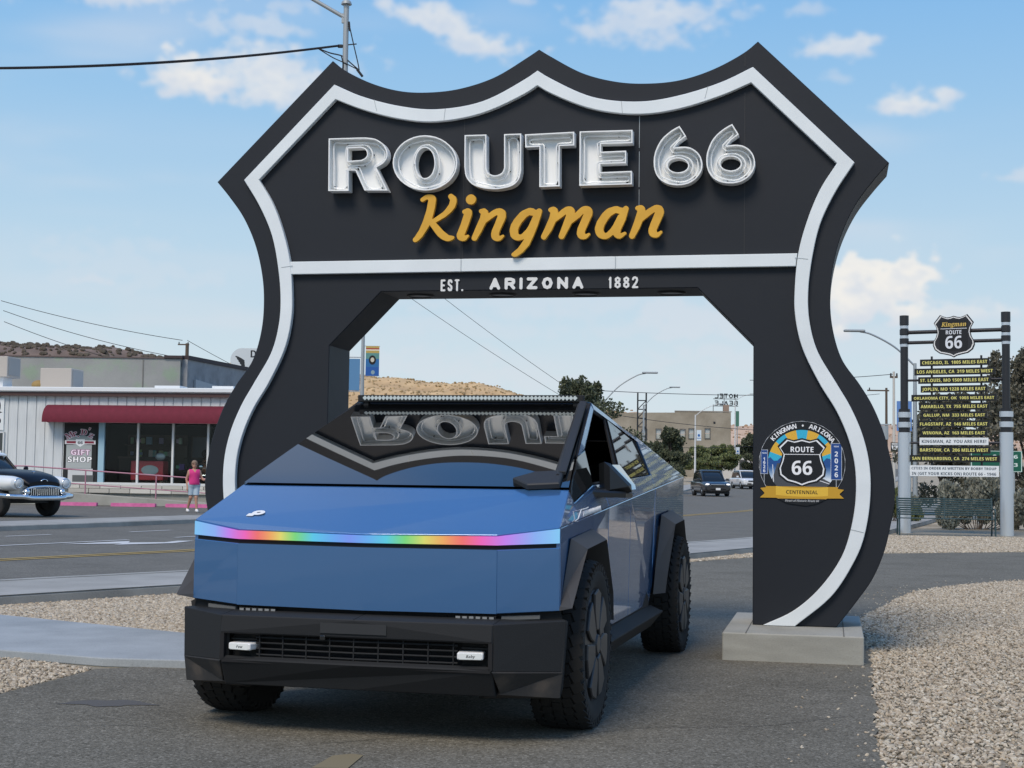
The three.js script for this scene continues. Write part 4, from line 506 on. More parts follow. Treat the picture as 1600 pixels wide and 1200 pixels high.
  part('roof_glass', panel([A, flip(A), [-0.832, 1.592, -2.72], [0.832, 1.592, -2.72]], UP, 0.02), M.glassDark, t);
  part('bed_cover', panel([[0.832, 1.59, -2.73], [-0.832, 1.59, -2.73], flip(T), T], UP, 0.02), trim, t);
  part('tailgate', panel([T, flip(T), [-0.90, 0.66, -4.58], [0.90, 0.66, -4.58]], [0, 0, -1], 0.03), paint, t);
  { // bar of small LED cells across the top of the screen
    const b = part('roof_light_bar', [rbox(1.46, 0.044, 0.06, 0.006, 0, 1.793, -1.27), box(0.03, 0.05, 0.05, 0.68, 1.775, -1.28), box(0.03, 0.05, 0.05, -0.68, 1.775, -1.28)], trim, t);
    const cells = []; for (let i = 0; i < 56; i++) cells.push(place(new THREE.CylinderGeometry(0.0155, 0.008, 0.006, 4), -0.68 + i * 1.36 / 55, 1.796, -1.2375, 0, Math.PI / 2));
    part('reflectors', cells, std(rgb(0.62, 0.64, 0.65), 0.25), b).userData.kind = 'stuff';
    part('lens', box(1.40, 0.03, 0.003, 0, 1.796, -1.2335), M.pane, b);
  }
  { // single long wiper parked along the screen edge
    const w = part('wiper', [panel([[0.60, 1.285, 0.03], [0.70, 1.25, 0.12], [0.865, 1.26, 0.09], [0.85, 1.33, -0.09], [0.70, 1.32, -0.06]], UP, 0.03, 0.006, 0).translate(0, 0.02, 0), bar([0.835, 1.31, -0.02], [0.742, 1.735, -1.13], 0.019, 6), panel([[0.83, 1.325, -0.04], [0.87, 1.325, -0.06], [0.765, 1.76, -1.18], [0.725, 1.76, -1.16]], UP, 0.02, 0.003, 0).translate(0, 0.016, 0)], M.blackPlastic, t);
    part('blade', bar([0.845, 1.33, -0.1], [0.752, 1.75, -1.18], 0.009, 6).translate(-0.035, 0.004, 0), M.rubber, w);
  }
  { // white sticker on the bonnet
    const f = (x, y) => Math.max(Math.min(Math.hypot(x * 0.85, y) - 0.055, Math.max(Math.abs(x + 0.055) - 0.035, Math.abs(y + 0.055) - 0.03)), -(Math.hypot(x * 0.7, y - 0.004) - 0.014));
    const g = extr(loopsToShapes(contours(f, -0.13, -0.12, 0.1, 0.1, 0.004)), 0.002); g.scale(0.55, 0.55, 1); g.rotateX(-Math.PI / 2 + 0.366); g.rotateY(-0.1); g.translate(-0.657, 1.101, 0.468);
    part('bonnet_sticker', g, M.paintWhite, t);
  }
  // ---- front light strip and fascia
  const top = [flip(C0), flip(B), N, B, C0], dn = (p, d, z = 0.004) => [p[0] * 0.999, p[1] - d, p[2] + z];
  const sd = [0.083, 0.056, 0.05, 0.056, 0.083];
  {
    const g = []; const pos = [], uv = [];
    for (let i = 0; i < 4; i++) { const a = dn(top[i], 0.006), b = dn(top[i + 1], 0.006), c = dn(top[i + 1], sd[i + 1] - 0.006), d = dn(top[i], sd[i] - 0.006); const ua = (a[0] + 0.972) / 1.944, ub = (b[0] + 0.972) / 1.944; pos.push(...a, ...c, ...b, ...a, ...d, ...c); uv.push(ua, 1, ub, 0, ub, 1, ua, 1, ua, 0, ub, 0); }
    const q = new THREE.BufferGeometry(); q.setAttribute('position', new THREE.Float32BufferAttribute(pos, 3)); q.setAttribute('uv', new THREE.Float32BufferAttribute(uv, 2)); q.computeVertexNormals();
    const rb = canvasTex(1024, 8, (c, w, h) => { const gr = c.createLinearGradient(0, 0, w, 0); const cs = ['#78c2f4', '#86aef6', '#c47cf0', '#f05cbc', '#f26a68', '#f0a458', '#e2d866', '#74d878', '#4ec8ec', '#5ea4f2', '#7092f2', '#5eacf2', '#4ecce2', '#74d878', '#dada66', '#f0a858', '#f26a68', '#f05cbc', '#c47cf0', '#86aef6', '#80caf8']; const at = [0, .07, .12, .17, .205, .24, .27, .31, .36, .42, .46, .51, .56, .61, .66, .71, .76, .81, .87, .94, 1]; at.forEach((p, i) => gr.addColorStop(p, cs[i])); c.fillStyle = gr; c.fillRect(0, 0, w, h); });
    part('front_light_strip', q, std(rgb(0.04, 0.04, 0.04), 0.25, { emissive: 0xffffff, emissiveMap: rb, emissiveIntensity: 0.9 }), t, 'thin light strip glowing in rainbow colours');
    const back = []; for (let i = 0; i < 4; i++) back.push(panel([dn(top[i], 0, -0.012), dn(top[i + 1], 0, -0.012), dn(top[i + 1], sd[i + 1] + 0.03, -0.012), dn(top[i], sd[i] + 0.03, -0.012)], FW, 0.03, 0, 0)); part('light_strip_housing', back, dark, t);
  }
  { // fascia: three flat facets
    const fb = [[-0.974, 0.655, 0.556], [-0.68, 0.640, 0.664], [0, 0.634, 0.674], [0.68, 0.640, 0.664], [0.974, 0.655, 0.556]], ft = top.map((p, i) => dn(p, sd[i] + 0.016, 0.002));
    part('front_fascia', [panel([ft[0], ft[1], fb[1], fb[0]], FW, 0.02, 0.003, 0), panel([ft[1], ft[2], fb[2], fb[1]], FW, 0.02, 0, 0), panel([ft[2], ft[3], fb[3], fb[2]], FW, 0.02, 0, 0), panel([ft[3], ft[4], fb[4], fb[3]], FW, 0.02, 0.003, 0)], paint, t);
    part('lamp_recess', [panel([[-0.97, 0.66, 0.52], [-0.68, 0.66, 0.62], [-0.68, 0.57, 0.62], [-0.99, 0.57, 0.52]], FW, 0.02, 0, 0), panel([[-0.68, 0.66, 0.62], [0.68, 0.66, 0.62], [0.68, 0.57, 0.62], [-0.68, 0.57, 0.62]], FW, 0.02, 0, 0), panel([[0.97, 0.66, 0.52], [0.68, 0.66, 0.62], [0.68, 0.57, 0.62], [0.99, 0.57, 0.52]], FW, 0.02, 0, 0)], dark, t);
    for (const s of [-1, 1]) {
      part('headlight', panel([[s * 0.88, 0.634, 0.575], [s * 0.70, 0.628, 0.64], [s * 0.70, 0.606, 0.64], [s * 0.88, 0.612, 0.575]], FW, 0.02, 0.003, 0), phys(rgb(0.12, 0.125, 0.125), 0.15, { clearcoat: 1 }), t);
      const hl = part('headlight_cluster', panel([[s * 0.675, 0.63, 0.648], [s * 0.47, 0.625, 0.658], [s * 0.47, 0.603, 0.658], [s * 0.675, 0.607, 0.648]], FW, 0.02, 0.002, 0), M.glassDark, t);
      const c = []; for (let i = 0; i < 6; i++) c.push(box(0.022, 0.012, 0.004, s * (0.655 - i * 0.034), 0.617, 0.6575)); part('lamp_cells', c, std(rgb(0.25, 0.26, 0.26), 0.3), hl).userData.kind = 'stuff';
    }
  }
  // ---- front bumper
  {
    const b0 = [1.012, 0.612, 0.575], b1 = [0.70, 0.600, 0.80], b2 = [0, 0.596, 0.835];
    const f3 = (y, dz = 0) => [[-1.012 + 0.0, y, 0.575 + dz], [-0.70, y, 0.80 + dz], [0, y, 0.815 + dz], [0.70, y, 0.80 + dz], [1.012, y, 0.575 + dz]];
    const g = []; const U = f3(0.60), Mh = f3(0.512, 0.012), R0 = f3(0.60, -0.17).map((p, i) => [p[0] * (i === 0 || i === 4 ? 0.93 : 1), 0.615, p[2]]);
    U[0][1] = U[4][1] = 0.612;
    for (let i = 0; i < 4; i++) g.push(panel([U[i], U[i + 1], R0[i + 1], R0[i]], UP, 0.02, 0.004, 0));
    g.push(panel([U[1], U[2], U[3], Mh[3], Mh[2], Mh[1]], FW, 0.03, 0.006, 0));
    const L0 = f3(0.385, 0.012), L1 = f3(0.25, -0.06);
    g.push(panel([L0[1], L0[2], L0[3], L1[3], L1[2], L1[1]], FW, 0.03, 0.006, 0));
    g.push(panel([[-0.70, 0.25, 0.735], [0.70, 0.25, 0.735], [0.7, 0.29, 0.3], [-0.7, 0.29, 0.3]], [0, -1, 0], 0.02, 0, 0));
    const bm = part('front_bumper', g, trim, t);
    const corner = []; for (const s of [1, -1]) {
      const q = [panel([[0.70, 0.60, 0.80], [1.012, 0.612, 0.575], [1.004, 0.36, 0.581], [0.70, 0.375, 0.806]], FW, 0.05, 0.006, 0), panel([[1.012, 0.612, 0.575], [1.000, 0.36, 0.590], [0.985, 0.24, 0.56], [0.98, 0.28, 0.48], [1.0, 0.60, 0.47]], X1, 0.03, 0.004, 0)];
      const toe = [panel([[0.70, 0.375, 0.812], [1.000, 0.36, 0.590], [0.72, 0.262, 0.72]], FW, 0.03, 0.003, 0), panel([[1.000, 0.36, 0.590], [0.985, 0.236, 0.585], [0.60, 0.228, 0.66], [0.72, 0.262, 0.72]], FW, 0.03, 0.003, 0), panel([[0.985, 0.238, 0.58], [0.60, 0.23, 0.655], [0.6, 0.25, 0.4], [0.97, 0.26, 0.45]], [0, -1, 0], 0.02, 0, 0)];
      part('bumper_corner', s > 0 ? q : q.map(mirrorX), trim, bm); part('bumper_toe', s > 0 ? toe : toe.map(mirrorX), dirty, bm);
    }
    part('intake_box', [box(1.40, 0.16, 0.02, 0, 0.448, 0.67), box(0.02, 0.13, 0.14, 0.69, 0.448, 0.74), box(0.02, 0.13, 0.14, -0.69, 0.448, 0.74), box(1.38, 0.02, 0.14, 0, 0.379, 0.74), box(1.38, 0.012, 0.13, 0, 0.518, 0.745)], dark, bm);
    for (const y of [0.408, 0.437, 0.466, 0.493]) part('grille_slat', [bar([-0.52, y, 0.776], [0, y, 0.80], 0.0055, 6), bar([0, y, 0.80], [0.52, y, 0.776], 0.0055, 6)], trim, bm);
    for (let i = 0; i < 9; i++) { const x = -0.5 + i * 0.125; part('grille_upright', box(0.006, 0.115, 0.02, x, 0.448, 0.775 + 0.02 * (1 - Math.abs(x) * 2)), trim, bm); }
    for (const s of [-1, 1]) part('intake_shroud', [box(0.15, 0.115, 0.02, s * 0.60, 0.448, 0.70), box(0.14, 0.008, 0.05, s * 0.60, 0.478, 0.72)], dirty, bm);
    part('radar_lens', [box(0.34, 0.05, 0.03, 0.0, 0.556, 0.803)], M.blackPlastic, bm); part('front_camera', rbox(0.028, 0.024, 0.02, 0.004, -0.155, 0.508, 0.815), M.glassDark, bm);
    for (const [s, w] of [[-1, 'Fow'], [1, 'Baby']]) {
      const h = part('tow_hook_cover', rbox(0.128, 0.036, 0.11, 0.009, s * 0.585, 0.448, 0.765, s * 0.16), M.paintWhite, t, 'white tow hook with the handwritten word ' + w);
      const tx = canvasTex(256, 72, (c) => { c.fillStyle = '#dfe3e0'; c.fillRect(0, 0, 256, 72); c.fillStyle = '#1c2022'; c.font = 'italic bold 46px sans-serif'; c.textAlign = 'center'; c.textBaseline = 'middle'; c.fillText(w, 128, 38); });
      const pg = new THREE.PlaneGeometry(0.104, 0.029); pg.translate(0, 0, 0.0557); pg.rotateY(s * 0.16); pg.translate(s * 0.585, 0.448, 0.765); part('handwriting', pg, std(0xffffff, 0.6, { map: tx }), h);
    }
  }
  // ---- wheel-arch flares: body edge, outer lip, inner return
  const flare = (b, l, d) => {
    const f = []; for (let i = 0; i < b.length - 1; i++) { f.push([b[i], b[i + 1], l[i + 1], l[i]]); f.push([l[i], l[i + 1], d[i + 1], d[i]]); }
    f.push([b[0], l[0], d[0]], [b[b.length - 1], d[d.length - 1], l[l.length - 1]]); return quads(f);
  };
  both('wheel_arch_flare', () => flare([[0.974, 0.657, 0.56], [0.980, 1.0, 0.33], [0.970, 1.03, -0.31], [0.962, 0.70, -0.84], [0.955, 0.50, -0.90]], [[1.045, 0.675, 0.605], [1.055, 0.947, 0.268], [1.055, 0.975, -0.29], [1.03, 0.66, -0.66], [1.02, 0.50, -0.74]], [[0.90, 0.68, 0.50], [0.90, 0.92, 0.25], [0.90, 0.94, -0.27], [0.90, 0.64, -0.62], [0.90, 0.50, -0.70]]), flareMat);
  both('wheel_arch_flare', () => flare([[0.955, 0.50, -2.74], [0.962, 0.68, -2.80], [0.960, 1.05, -3.10], [0.952, 1.072, -3.75], [0.945, 0.66, -4.38]], [[1.02, 0.50, -2.90], [1.03, 0.64, -2.95], [1.05, 0.98, -3.20], [1.05, 1.0, -3.72], [1.02, 0.62, -4.26]], [[0.90, 0.50, -2.93], [0.90, 0.62, -3.0], [0.90, 0.95, -3.22], [0.90, 0.96, -3.70], [0.90, 0.60, -4.22]]), flareMat);
  both('rocker_step', () => [panel([[0.93, 0.425, -0.80], [0.93, 0.425, -2.76], [1.01, 0.375, -2.86], [1.01, 0.375, -0.74]], [0.5, 1, 0], 0.015, 0.004, 0), panel([[1.01, 0.375, -0.74], [1.01, 0.375, -2.86], [0.94, 0.275, -2.72], [0.94, 0.275, -0.80]], [1, -0.5, 0], 0.015, 0.004, 0)], trim);
  part('chassis', [box(1.20, 0.42, 5.0, 0, 0.50, -2.0), box(1.86, 0.22, 1.78, 0, 0.50, -1.80), box(1.80, 0.3, 0.35, 0, 0.78, -4.40), box(1.7, 0.06, 0.9, 0, 0.96, 0.05), box(1.80, 0.05, 4.2, 0, 0.80, -2.2), box(1.84, 0.5, 0.04, 0, 0.85, -0.86), box(1.82, 0.5, 0.04, 0, 0.85, -2.86), box(1.66, 0.5, 0.04, 0, 1.15, -2.80)], dark, t);
  part('dashboard', [rbox(1.7, 0.16, 0.5, 0.04, 0, 1.06, -0.45), box(1.6, 0.3, 0.06, 0, 0.9, -0.5)], cabin, t);
  for (const s of [-1, 1]) part('seat', [rbox(0.52, 0.14, 0.52, 0.05, s * 0.40, 0.90, -1.35), rbox(0.50, 0.62, 0.14, 0.05, s * 0.40, 1.22, -1.66, 0, -0.2), rbox(0.26, 0.16, 0.09, 0.03, s * 0.40, 1.57, -1.74)], cabin, t);
  part('steering_wheel', place(new THREE.TorusGeometry(0.17, 0.018, 8, 20), 0.40, 1.16, -0.78, 0, -0.35), cabin, t);
  // ---- door mirrors
  both('door_mirror', () => [panel([[0.975, 1.405, -0.66], [1.01, 1.395, -0.68], [1.125, 1.275, -0.72], [1.13, 1.235, -0.72], [0.985, 1.215, -0.64]], FW, 0.12, 0.025, 0), bar([0.90, 1.225, -0.64], [1.02, 1.225, -0.70], 0.028, 6), panel([[0.90, 1.24, -0.50], [0.905, 1.24, -0.80], [1.11, 1.232, -0.82], [1.09, 1.232, -0.70]], UP, 0.035, 0.01, 0)], phys(rgb(0.008, 0.009, 0.010), 0.35), (m, s) => { const g = panel([[0.99, 1.385, -0.79], [1.03, 1.385, -0.81], [1.115, 1.27, -0.85], [1.12, 1.245, -0.85], [0.995, 1.23, -0.77]], [0, 0, -1], 0.01, 0.002, 0); part('mirror_glass', s > 0 ? g : mirrorX(g), M.chrome, m); });
  // ---- scribbled drawing on the fender
  { const L = (a, b) => bar([0.9735, ...a], [0.9735, ...b], 0.0035, 4); const pts = [[1.085, 0.20], [1.095, 0.12], [1.14, 0.04], [1.145, -0.10], [1.15, -0.16]]; const g = []; for (let i = 0; i < pts.length - 1; i++) g.push(L(pts[i], pts[i + 1])); let z = -0.02; for (let i = 0; i < 26; i++) { const y = 1.098 + (0.02 - z) * 0.045; g.push(L([y + (i % 2 ? 0.03 : 0.004), z], [y + (i % 2 ? 0.004 : 0.028), z - 0.02])); z -= 0.02; } const m = part('fender_scribble', g, M.paintWhite, t, 'white hand-drawn scribble'); m.userData.kind = 'stuff'; m.position.x = 0.0005; }
  // ---- wheels
  const R = 0.44, Wd = 0.285;
  const prof = [[0.27, -0.10], [0.30, -0.128], [0.36, -0.142], [0.40, -0.138], [0.422, -0.122], [0.428, -0.10], [0.428, 0.10], [0.422, 0.122], [0.40, 0.138], [0.36, 0.142], [0.30, 0.128], [0.27, 0.10]].map(p => new THREE.Vector2(...p));
  const tyreG = [place(new THREE.LatheGeometry(prof, 56), 0, 0, 0, 0, 0, -Math.PI / 2)];
  const rr = mulberry(5);
  for (let i = 0; i < 44; i++) for (let k = -2; k <= 2; k++) { // tread blocks
    const a = (i + (k & 1 ? 0.5 : 0)) / 44 * Math.PI * 2; const w = Math.abs(k) === 2 ? 0.056 : 0.050, d = 0.056; const b = new THREE.BoxGeometry(w, 0.012, d); b.rotateY((k === 0 ? 0.0 : k * 0.22) + (rr() - 0.5) * 0.1); if (Math.abs(k) === 2) b.rotateZ(-Math.sign(k) * 0.28); b.translate(k * 0.055, Math.abs(k) === 2 ? R - 0.013 : R - 0.007, 0); b.rotateX(a); tyreG.push(b);
  }
  for (let i = 0; i < 44; i++) for (const s of [-1, 1]) { const b = new THREE.BoxGeometry(0.008, 0.03, 0.03); b.translate(s * 0.138, 0.40, 0); b.rotateX(i / 44 * Math.PI * 2); tyreG.push(b); }
  const tyreGeo = mergeGeometries(tyreG.map(clean));
  const cover = []; // angular aero cover: seven blades with cut lines between
  cover.push(place(new THREE.CylinderGeometry(0.275, 0.29, 0.02, 42), 0.115, 0, 0, 0, 0, -Math.PI / 2));
  for (let i = 0; i < 7; i++) { const sh = [[0.07, -0.025], [0.26, -0.092], [0.288, -0.02], [0.27, 0.085], [0.17, 0.075], [0.08, 0.04]]; const g = extr(shapeOf(sh), 0.022, 0.006); g.rotateY(Math.PI / 2); g.translate(0.122, 0, 0); g.rotateX(i / 7 * Math.PI * 2); cover.push(g); }
  cover.push(place(new THREE.CylinderGeometry(0.05, 0.062, 0.022, 7), 0.136, 0, 0, 0, 0, -Math.PI / 2));
  const coverGeo = mergeGeometries(cover.map(clean)), innerGeo = mergeGeometries([clean(place(new THREE.CylinderGeometry(0.272, 0.272, 0.20, 36), 0, 0, 0, 0, 0, Math.PI / 2))]);
  for (const [x, z, steer] of [[0.921, 0, 0.0], [-0.921, 0, 0.0], [0.921, -3.6356, 0], [-0.921, -3.6356, 0]]) {
    const w = new THREE.Group(); w.name = 'wheel'; w.position.set(x, R, z); w.rotation.y = steer + (x < 0 ? Math.PI : 0); w.rotation.x = 0.7 + z; w.rotation.order = 'YXZ'; t.add(w);
    const add = (n, g, m) => { const q = new THREE.Mesh(g, m); q.name = n; q.castShadow = q.receiveShadow = true; w.add(q); };
    add('tyre', tyreGeo, tyreMat); add('wheel_cover', coverGeo, wheelMat); add('rim', innerGeo, dark);
  }
}
// ------------------------------------------------------------------ left: gift shop, grey building, roof units, ramp
function rotFrame(px, pz, turn) { return (x, y, z) => { const c = Math.cos(turn), s = Math.sin(turn); return [px + x * c + z * s, y, pz - x * s + z * c]; }; }
const SHOP_T = -6 * Math.PI / 180, shopAt = rotFrame(-13, -55, SHOP_T);
{
  const t = thing('gift_shop', 'white ribbed metal gift shop with maroon awning and large front windows', 'shop', [-13, 0.1, -55], SHOP_T);
  const siding = [0, 1, 2].map(k => std(0xffffff, 0.6, { map: dataTex(256, (u, v) => { const c = 205 + tiled(u * 1, v, 5, 3 + k * 4, 4) * 26 - (seedA() < 0.002 ? 60 : 0); return [clamp8(c), clamp8(c + 5), clamp8(c + 6)]; }, true, 1) }));
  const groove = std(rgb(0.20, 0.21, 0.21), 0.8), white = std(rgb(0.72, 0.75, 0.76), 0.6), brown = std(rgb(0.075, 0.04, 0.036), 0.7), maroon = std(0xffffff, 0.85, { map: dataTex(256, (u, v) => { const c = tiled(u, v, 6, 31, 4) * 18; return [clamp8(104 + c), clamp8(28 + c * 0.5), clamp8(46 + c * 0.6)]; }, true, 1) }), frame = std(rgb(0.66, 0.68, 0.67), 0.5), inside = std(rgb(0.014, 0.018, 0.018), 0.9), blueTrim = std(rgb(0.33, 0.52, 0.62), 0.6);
  const boards = (u0, u1, y0, y1, cut) => { for (let u = u0; u < u1 - 0.05; u += 0.352) { if (cut && cut(u)) continue; const g = [box(0.30, y1 - y0, 0.05, u + 0.15, (y0 + y1) / 2, 0.0), box(0.045, y1 - y0, 0.03, u + 0.325, (y0 + y1) / 2, -0.022)]; part('siding_board', g, siding[Math.floor(rnd() * 3)], t); } };
  part('wall_core', [box(8.1, 3.9, 0.1, -7.56, 1.95, -0.10), box(8.0, 0.95, 0.1, 0.5, 3.5, -0.10), box(0.12, 4, 11, 4.45, 2, -5.6), box(0.12, 4, 11, -11.6, 2, -5.6), box(16, 4, 0.1, -3.5, 2, -11)], groove, t);
  boards(-11.6, -3.62, 0.78, 3.98, u => u < -5.95 && u > -8.2 && false);
  boards(-3.58, 4.4, 3.08, 3.98);
  part('roof', [box(16.3, 0.22, 11.4, -3.5, 4.18, -5.5), box(16.3, 0.12, 0.10, -3.5, 4.20, 0.24)], white, t);
  part('fascia_band', box(16.25, 0.14, 0.08, -3.5, 4.03, 0.17), brown, t);
  part('roof_hatch', [box(0.95, 0.10, 0.9, 0.3, 4.34, -0.6), box(0.8, 0.10, 0.9, 2.4, 4.34, -0.6)], white, t);
  // awning: quarter-round profile with a shaped end
  { const s = new THREE.Shape(); s.moveTo(0, 3.62); s.absarc(0, 3.04, 0.60, Math.PI / 2, 0, true); s.lineTo(0.60, 2.98); s.lineTo(0.57, 2.98); s.lineTo(0.57, 3.04); s.absarc(0, 3.04, 0.57, 0, Math.PI / 2, false); s.closePath(); const g = new THREE.ExtrudeGeometry(s, { depth: 8.4, bevelEnabled: false, curveSegments: 10 }); g.rotateY(-Math.PI / 2); g.translate(4.3, 0, 0); const q = g.clone(); const mesh = part('awning', g.rotateY(0), maroon, t);
    mesh.geometry.computeBoundingBox(); const b = mesh.geometry.boundingBox; if (b.max.z < 0.3) { mesh.geometry.rotateY(Math.PI); mesh.geometry.translate(0.2, 0, 0); }
    mesh.position.set(0, 0, 0.03); mesh.geometry.computeBoundingBox(); const bb = mesh.geometry.boundingBox; mesh.position.x = -4.12 - bb.min.x;
    const e = new THREE.Shape(); e.moveTo(0, 3.64); e.absarc(0, 3.04, 0.60, Math.PI / 2, 0, true); e.lineTo(0, 2.98); e.closePath(); const eg = new THREE.ExtrudeGeometry(e, { depth: 0.02, bevelEnabled: false }); eg.rotateY(-Math.PI / 2); part('awning_end', eg.translate(-4.10, 0, 0.03), maroon, t); }
  // windows
  const ys = 0.78, yt = 3.0;
  part('window_wall', [box(8.0, 0.10, 0.16, 0.5, ys - 0.02, 0.0), box(8.0, 0.10, 0.14, 0.5, yt + 0.04, 0.0)], frame, t);
  for (const [a, b] of [[-1.93, -0.72], [-0.64, 0.60], [0.68, 1.92], [2.0, 3.2], [3.28, 4.35]]) { const w = part('shop_window', box(b - a - 0.02, yt - ys - 0.04, 0.012, (a + b) / 2, (ys + yt) / 2, 0), M.pane, t); part('mullion', box(0.075, yt - ys, 0.10, b + 0.04, (ys + yt) / 2, 0), frame, w); }
  part('blue_trim', box(0.22, yt - ys, 0.12, -2.06, (ys + yt) / 2, 0), blueTrim, t);
  const d = part('shop_door', [box(1.30, yt - ys, 0.05, -2.85, (ys + yt) / 2, 0)], std(rgb(0.02, 0.022, 0.022), 0.3), t); part('door_panel', box(0.94, 0.62, 0.02, -2.83, 1.10, 0.04), std(rgb(0.60, 0.62, 0.62), 0.5), d); part('door_grille', box(0.80, 0.26, 0.015, -2.72, 0.93, 0.06), std(rgb(0.10, 0.11, 0.11), 0.6), d);
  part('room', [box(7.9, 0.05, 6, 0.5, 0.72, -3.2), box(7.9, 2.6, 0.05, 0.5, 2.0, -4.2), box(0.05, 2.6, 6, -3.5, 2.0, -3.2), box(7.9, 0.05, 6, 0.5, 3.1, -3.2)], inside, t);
  const sg = canvasTex(384, 640, (c, w, h) => { c.fillStyle = '#101413'; c.fillRect(0, 0, w, h); c.fillStyle = '#a9b0af'; c.fillRect(30, 300, 300, 340); c.textAlign = 'center'; c.textBaseline = 'middle'; c.lineJoin = 'round';
    const word = (s, x, y, f, fill, st, lw, rot = 0) => { c.save(); c.translate(x, y); c.rotate(rot); c.font = f; c.strokeStyle = st; c.lineWidth = lw; c.strokeText(s, 0, 0); c.fillStyle = fill; c.fillText(s, 0, 0); c.restore(); };
    c.fillStyle = '#8f9996'; c.beginPath(); c.ellipse(192, 235, 150, 70, 0, 0, 7); c.fill();
    [['M', 62, 165, -0.5], ['r', 122, 140, -0.3], ['.', 160, 150, -0.2], ['D', 232, 118, 0.1], ["'", 292, 92, 0.3], ['z', 322, 160, 0.5]].forEach(([s, x, y, r]) => word(s, x, y, 'bold 110px serif', '#8e2a3c', '#e8dfe2', 12, r));
    c.fillStyle = '#e9e4e4'; c.fillRect(10, 235, 364, 56); c.fillStyle = '#8e2a3c'; c.fillRect(30, 247, 110, 32); c.fillRect(244, 247, 110, 32); c.fillStyle = '#eef0f0'; c.beginPath(); c.moveTo(140, 220); c.lineTo(244, 220); c.lineTo(244, 290); c.lineTo(192, 330); c.lineTo(140, 290); c.fill(); word('66', 192, 268, 'bold 56px sans-serif', '#20242a', '#eef0f0', 2);
    word('GIFT', 196, 408, 'bold 104px sans-serif', '#f3e3ef', '#8c5a7c', 14); word('SHOP', 192, 512, 'bold 112px sans-serif', '#fbfbfb', '#30343a', 12); });
  part('door_sign', place(new THREE.PlaneGeometry(1.24, 1.62), -2.86, 2.12, 0.062), std(0xffffff, 0.6, { map: sg }), d, 'painted gift shop sign on the door');
  // raised strip of stone blocks below the windows
  const stone = [std(rgb(0.50, 0.49, 0.44), 0.9), std(rgb(0.58, 0.57, 0.52), 0.9), std(rgb(0.44, 0.43, 0.39), 0.9)];
  part('footing', box(16.1, 0.75, 0.2, -3.5, 0.36, -0.12), M.plinth, t);
  for (let k = 0; k < 2; k++) for (let u = -3.6 + k * 0.35; u < 4.3; u += 0.78) part('stone_block', rbox(0.76, 0.155, 0.10, 0.01, u + 0.38, 0.66 - k * 0.165, 0.03), stone[Math.floor(rnd() * 3)], t);
  // left front sign and window of the neighbouring bay
  part('bay_window', box(1.2, 0.95, 0.05, -6.42, 2.10, 0.06), M.glassDark, t); part('bay_window_frame', [box(1.3, 0.05, 0.07, -6.42, 2.60, 0.06), box(1.3, 0.05, 0.07, -6.42, 1.60, 0.06), box(0.05, 1.0, 0.07, -5.80, 2.1, 0.06), box(1.1, 0.28, 0.03, -6.4, 1.78, 0.10)], frame, t);
  const bs = canvasTex(128, 128, (c) => { c.fillStyle = '#dfe4e4'; c.fillRect(0, 0, 128, 128); c.fillStyle = '#2a2f33'; c.beginPath(); c.ellipse(98, 34, 16, 28, 0, 0, 7); c.fill(); c.beginPath(); c.moveTo(98, 50); c.lineTo(122, 58); c.lineTo(96, 66); c.fill(); c.beginPath(); c.arc(104, 92, 13, 0, 7); c.fill(); });
  part('wall_sign', box(1.2, 1.2, 0.05, -6.42, 3.28, 0.05), std(0xffffff, 0.6, { map: bs }), t);
}
{ // things seen through the shop windows
  const c = thing('drinks_cooler', 'red drinks cooler with silver badge behind the shop window', 'cooler', shopAt(-0.68, 0.86, -1.3), SHOP_T);
  part('cabinet', rbox(1.25, 0.72, 0.6, 0.03, 0, 0.50, 0), std(rgb(0.50, 0.03, 0.045), 0.35), c); part('badge', place(new THREE.CylinderGeometry(0.3, 0.3, 0.03, 24).scale(1.1, 1, 0.6), 0.12, 0.52, 0.31, 0, Math.PI / 2), M.galv, c); for (const x of [-0.55, 0.55]) part('leg', box(0.08, 0.2, 0.5, x, 0.06, 0), M.wood, c);
  const r = thing('counter', 'dark wooden counter inside the gift shop', 'counter', shopAt(-1.5, 0.86, -2.6), SHOP_T); part('counter_top', box(1.6, 0.06, 0.7, 0, 1.0, 0), M.wood, r); part('counter_base', box(1.5, 0.98, 0.6, 0, 0.49, 0), std(rgb(0.06, 0.045, 0.035), 0.8), r);
  const o = thing('oval_sign', 'silver oval sign standing on the red cooler', 'sign', shopAt(-0.28, 1.72, -1.3), SHOP_T); part('plate', place(new THREE.SphereGeometry(0.2, 20, 12).scale(1, 0.75, 0.3), 0, 0.17, 0), M.galv, o); part('foot', box(0.2, 0.03, 0.1, 0, 0.015, 0), M.darkMetal, o);
}
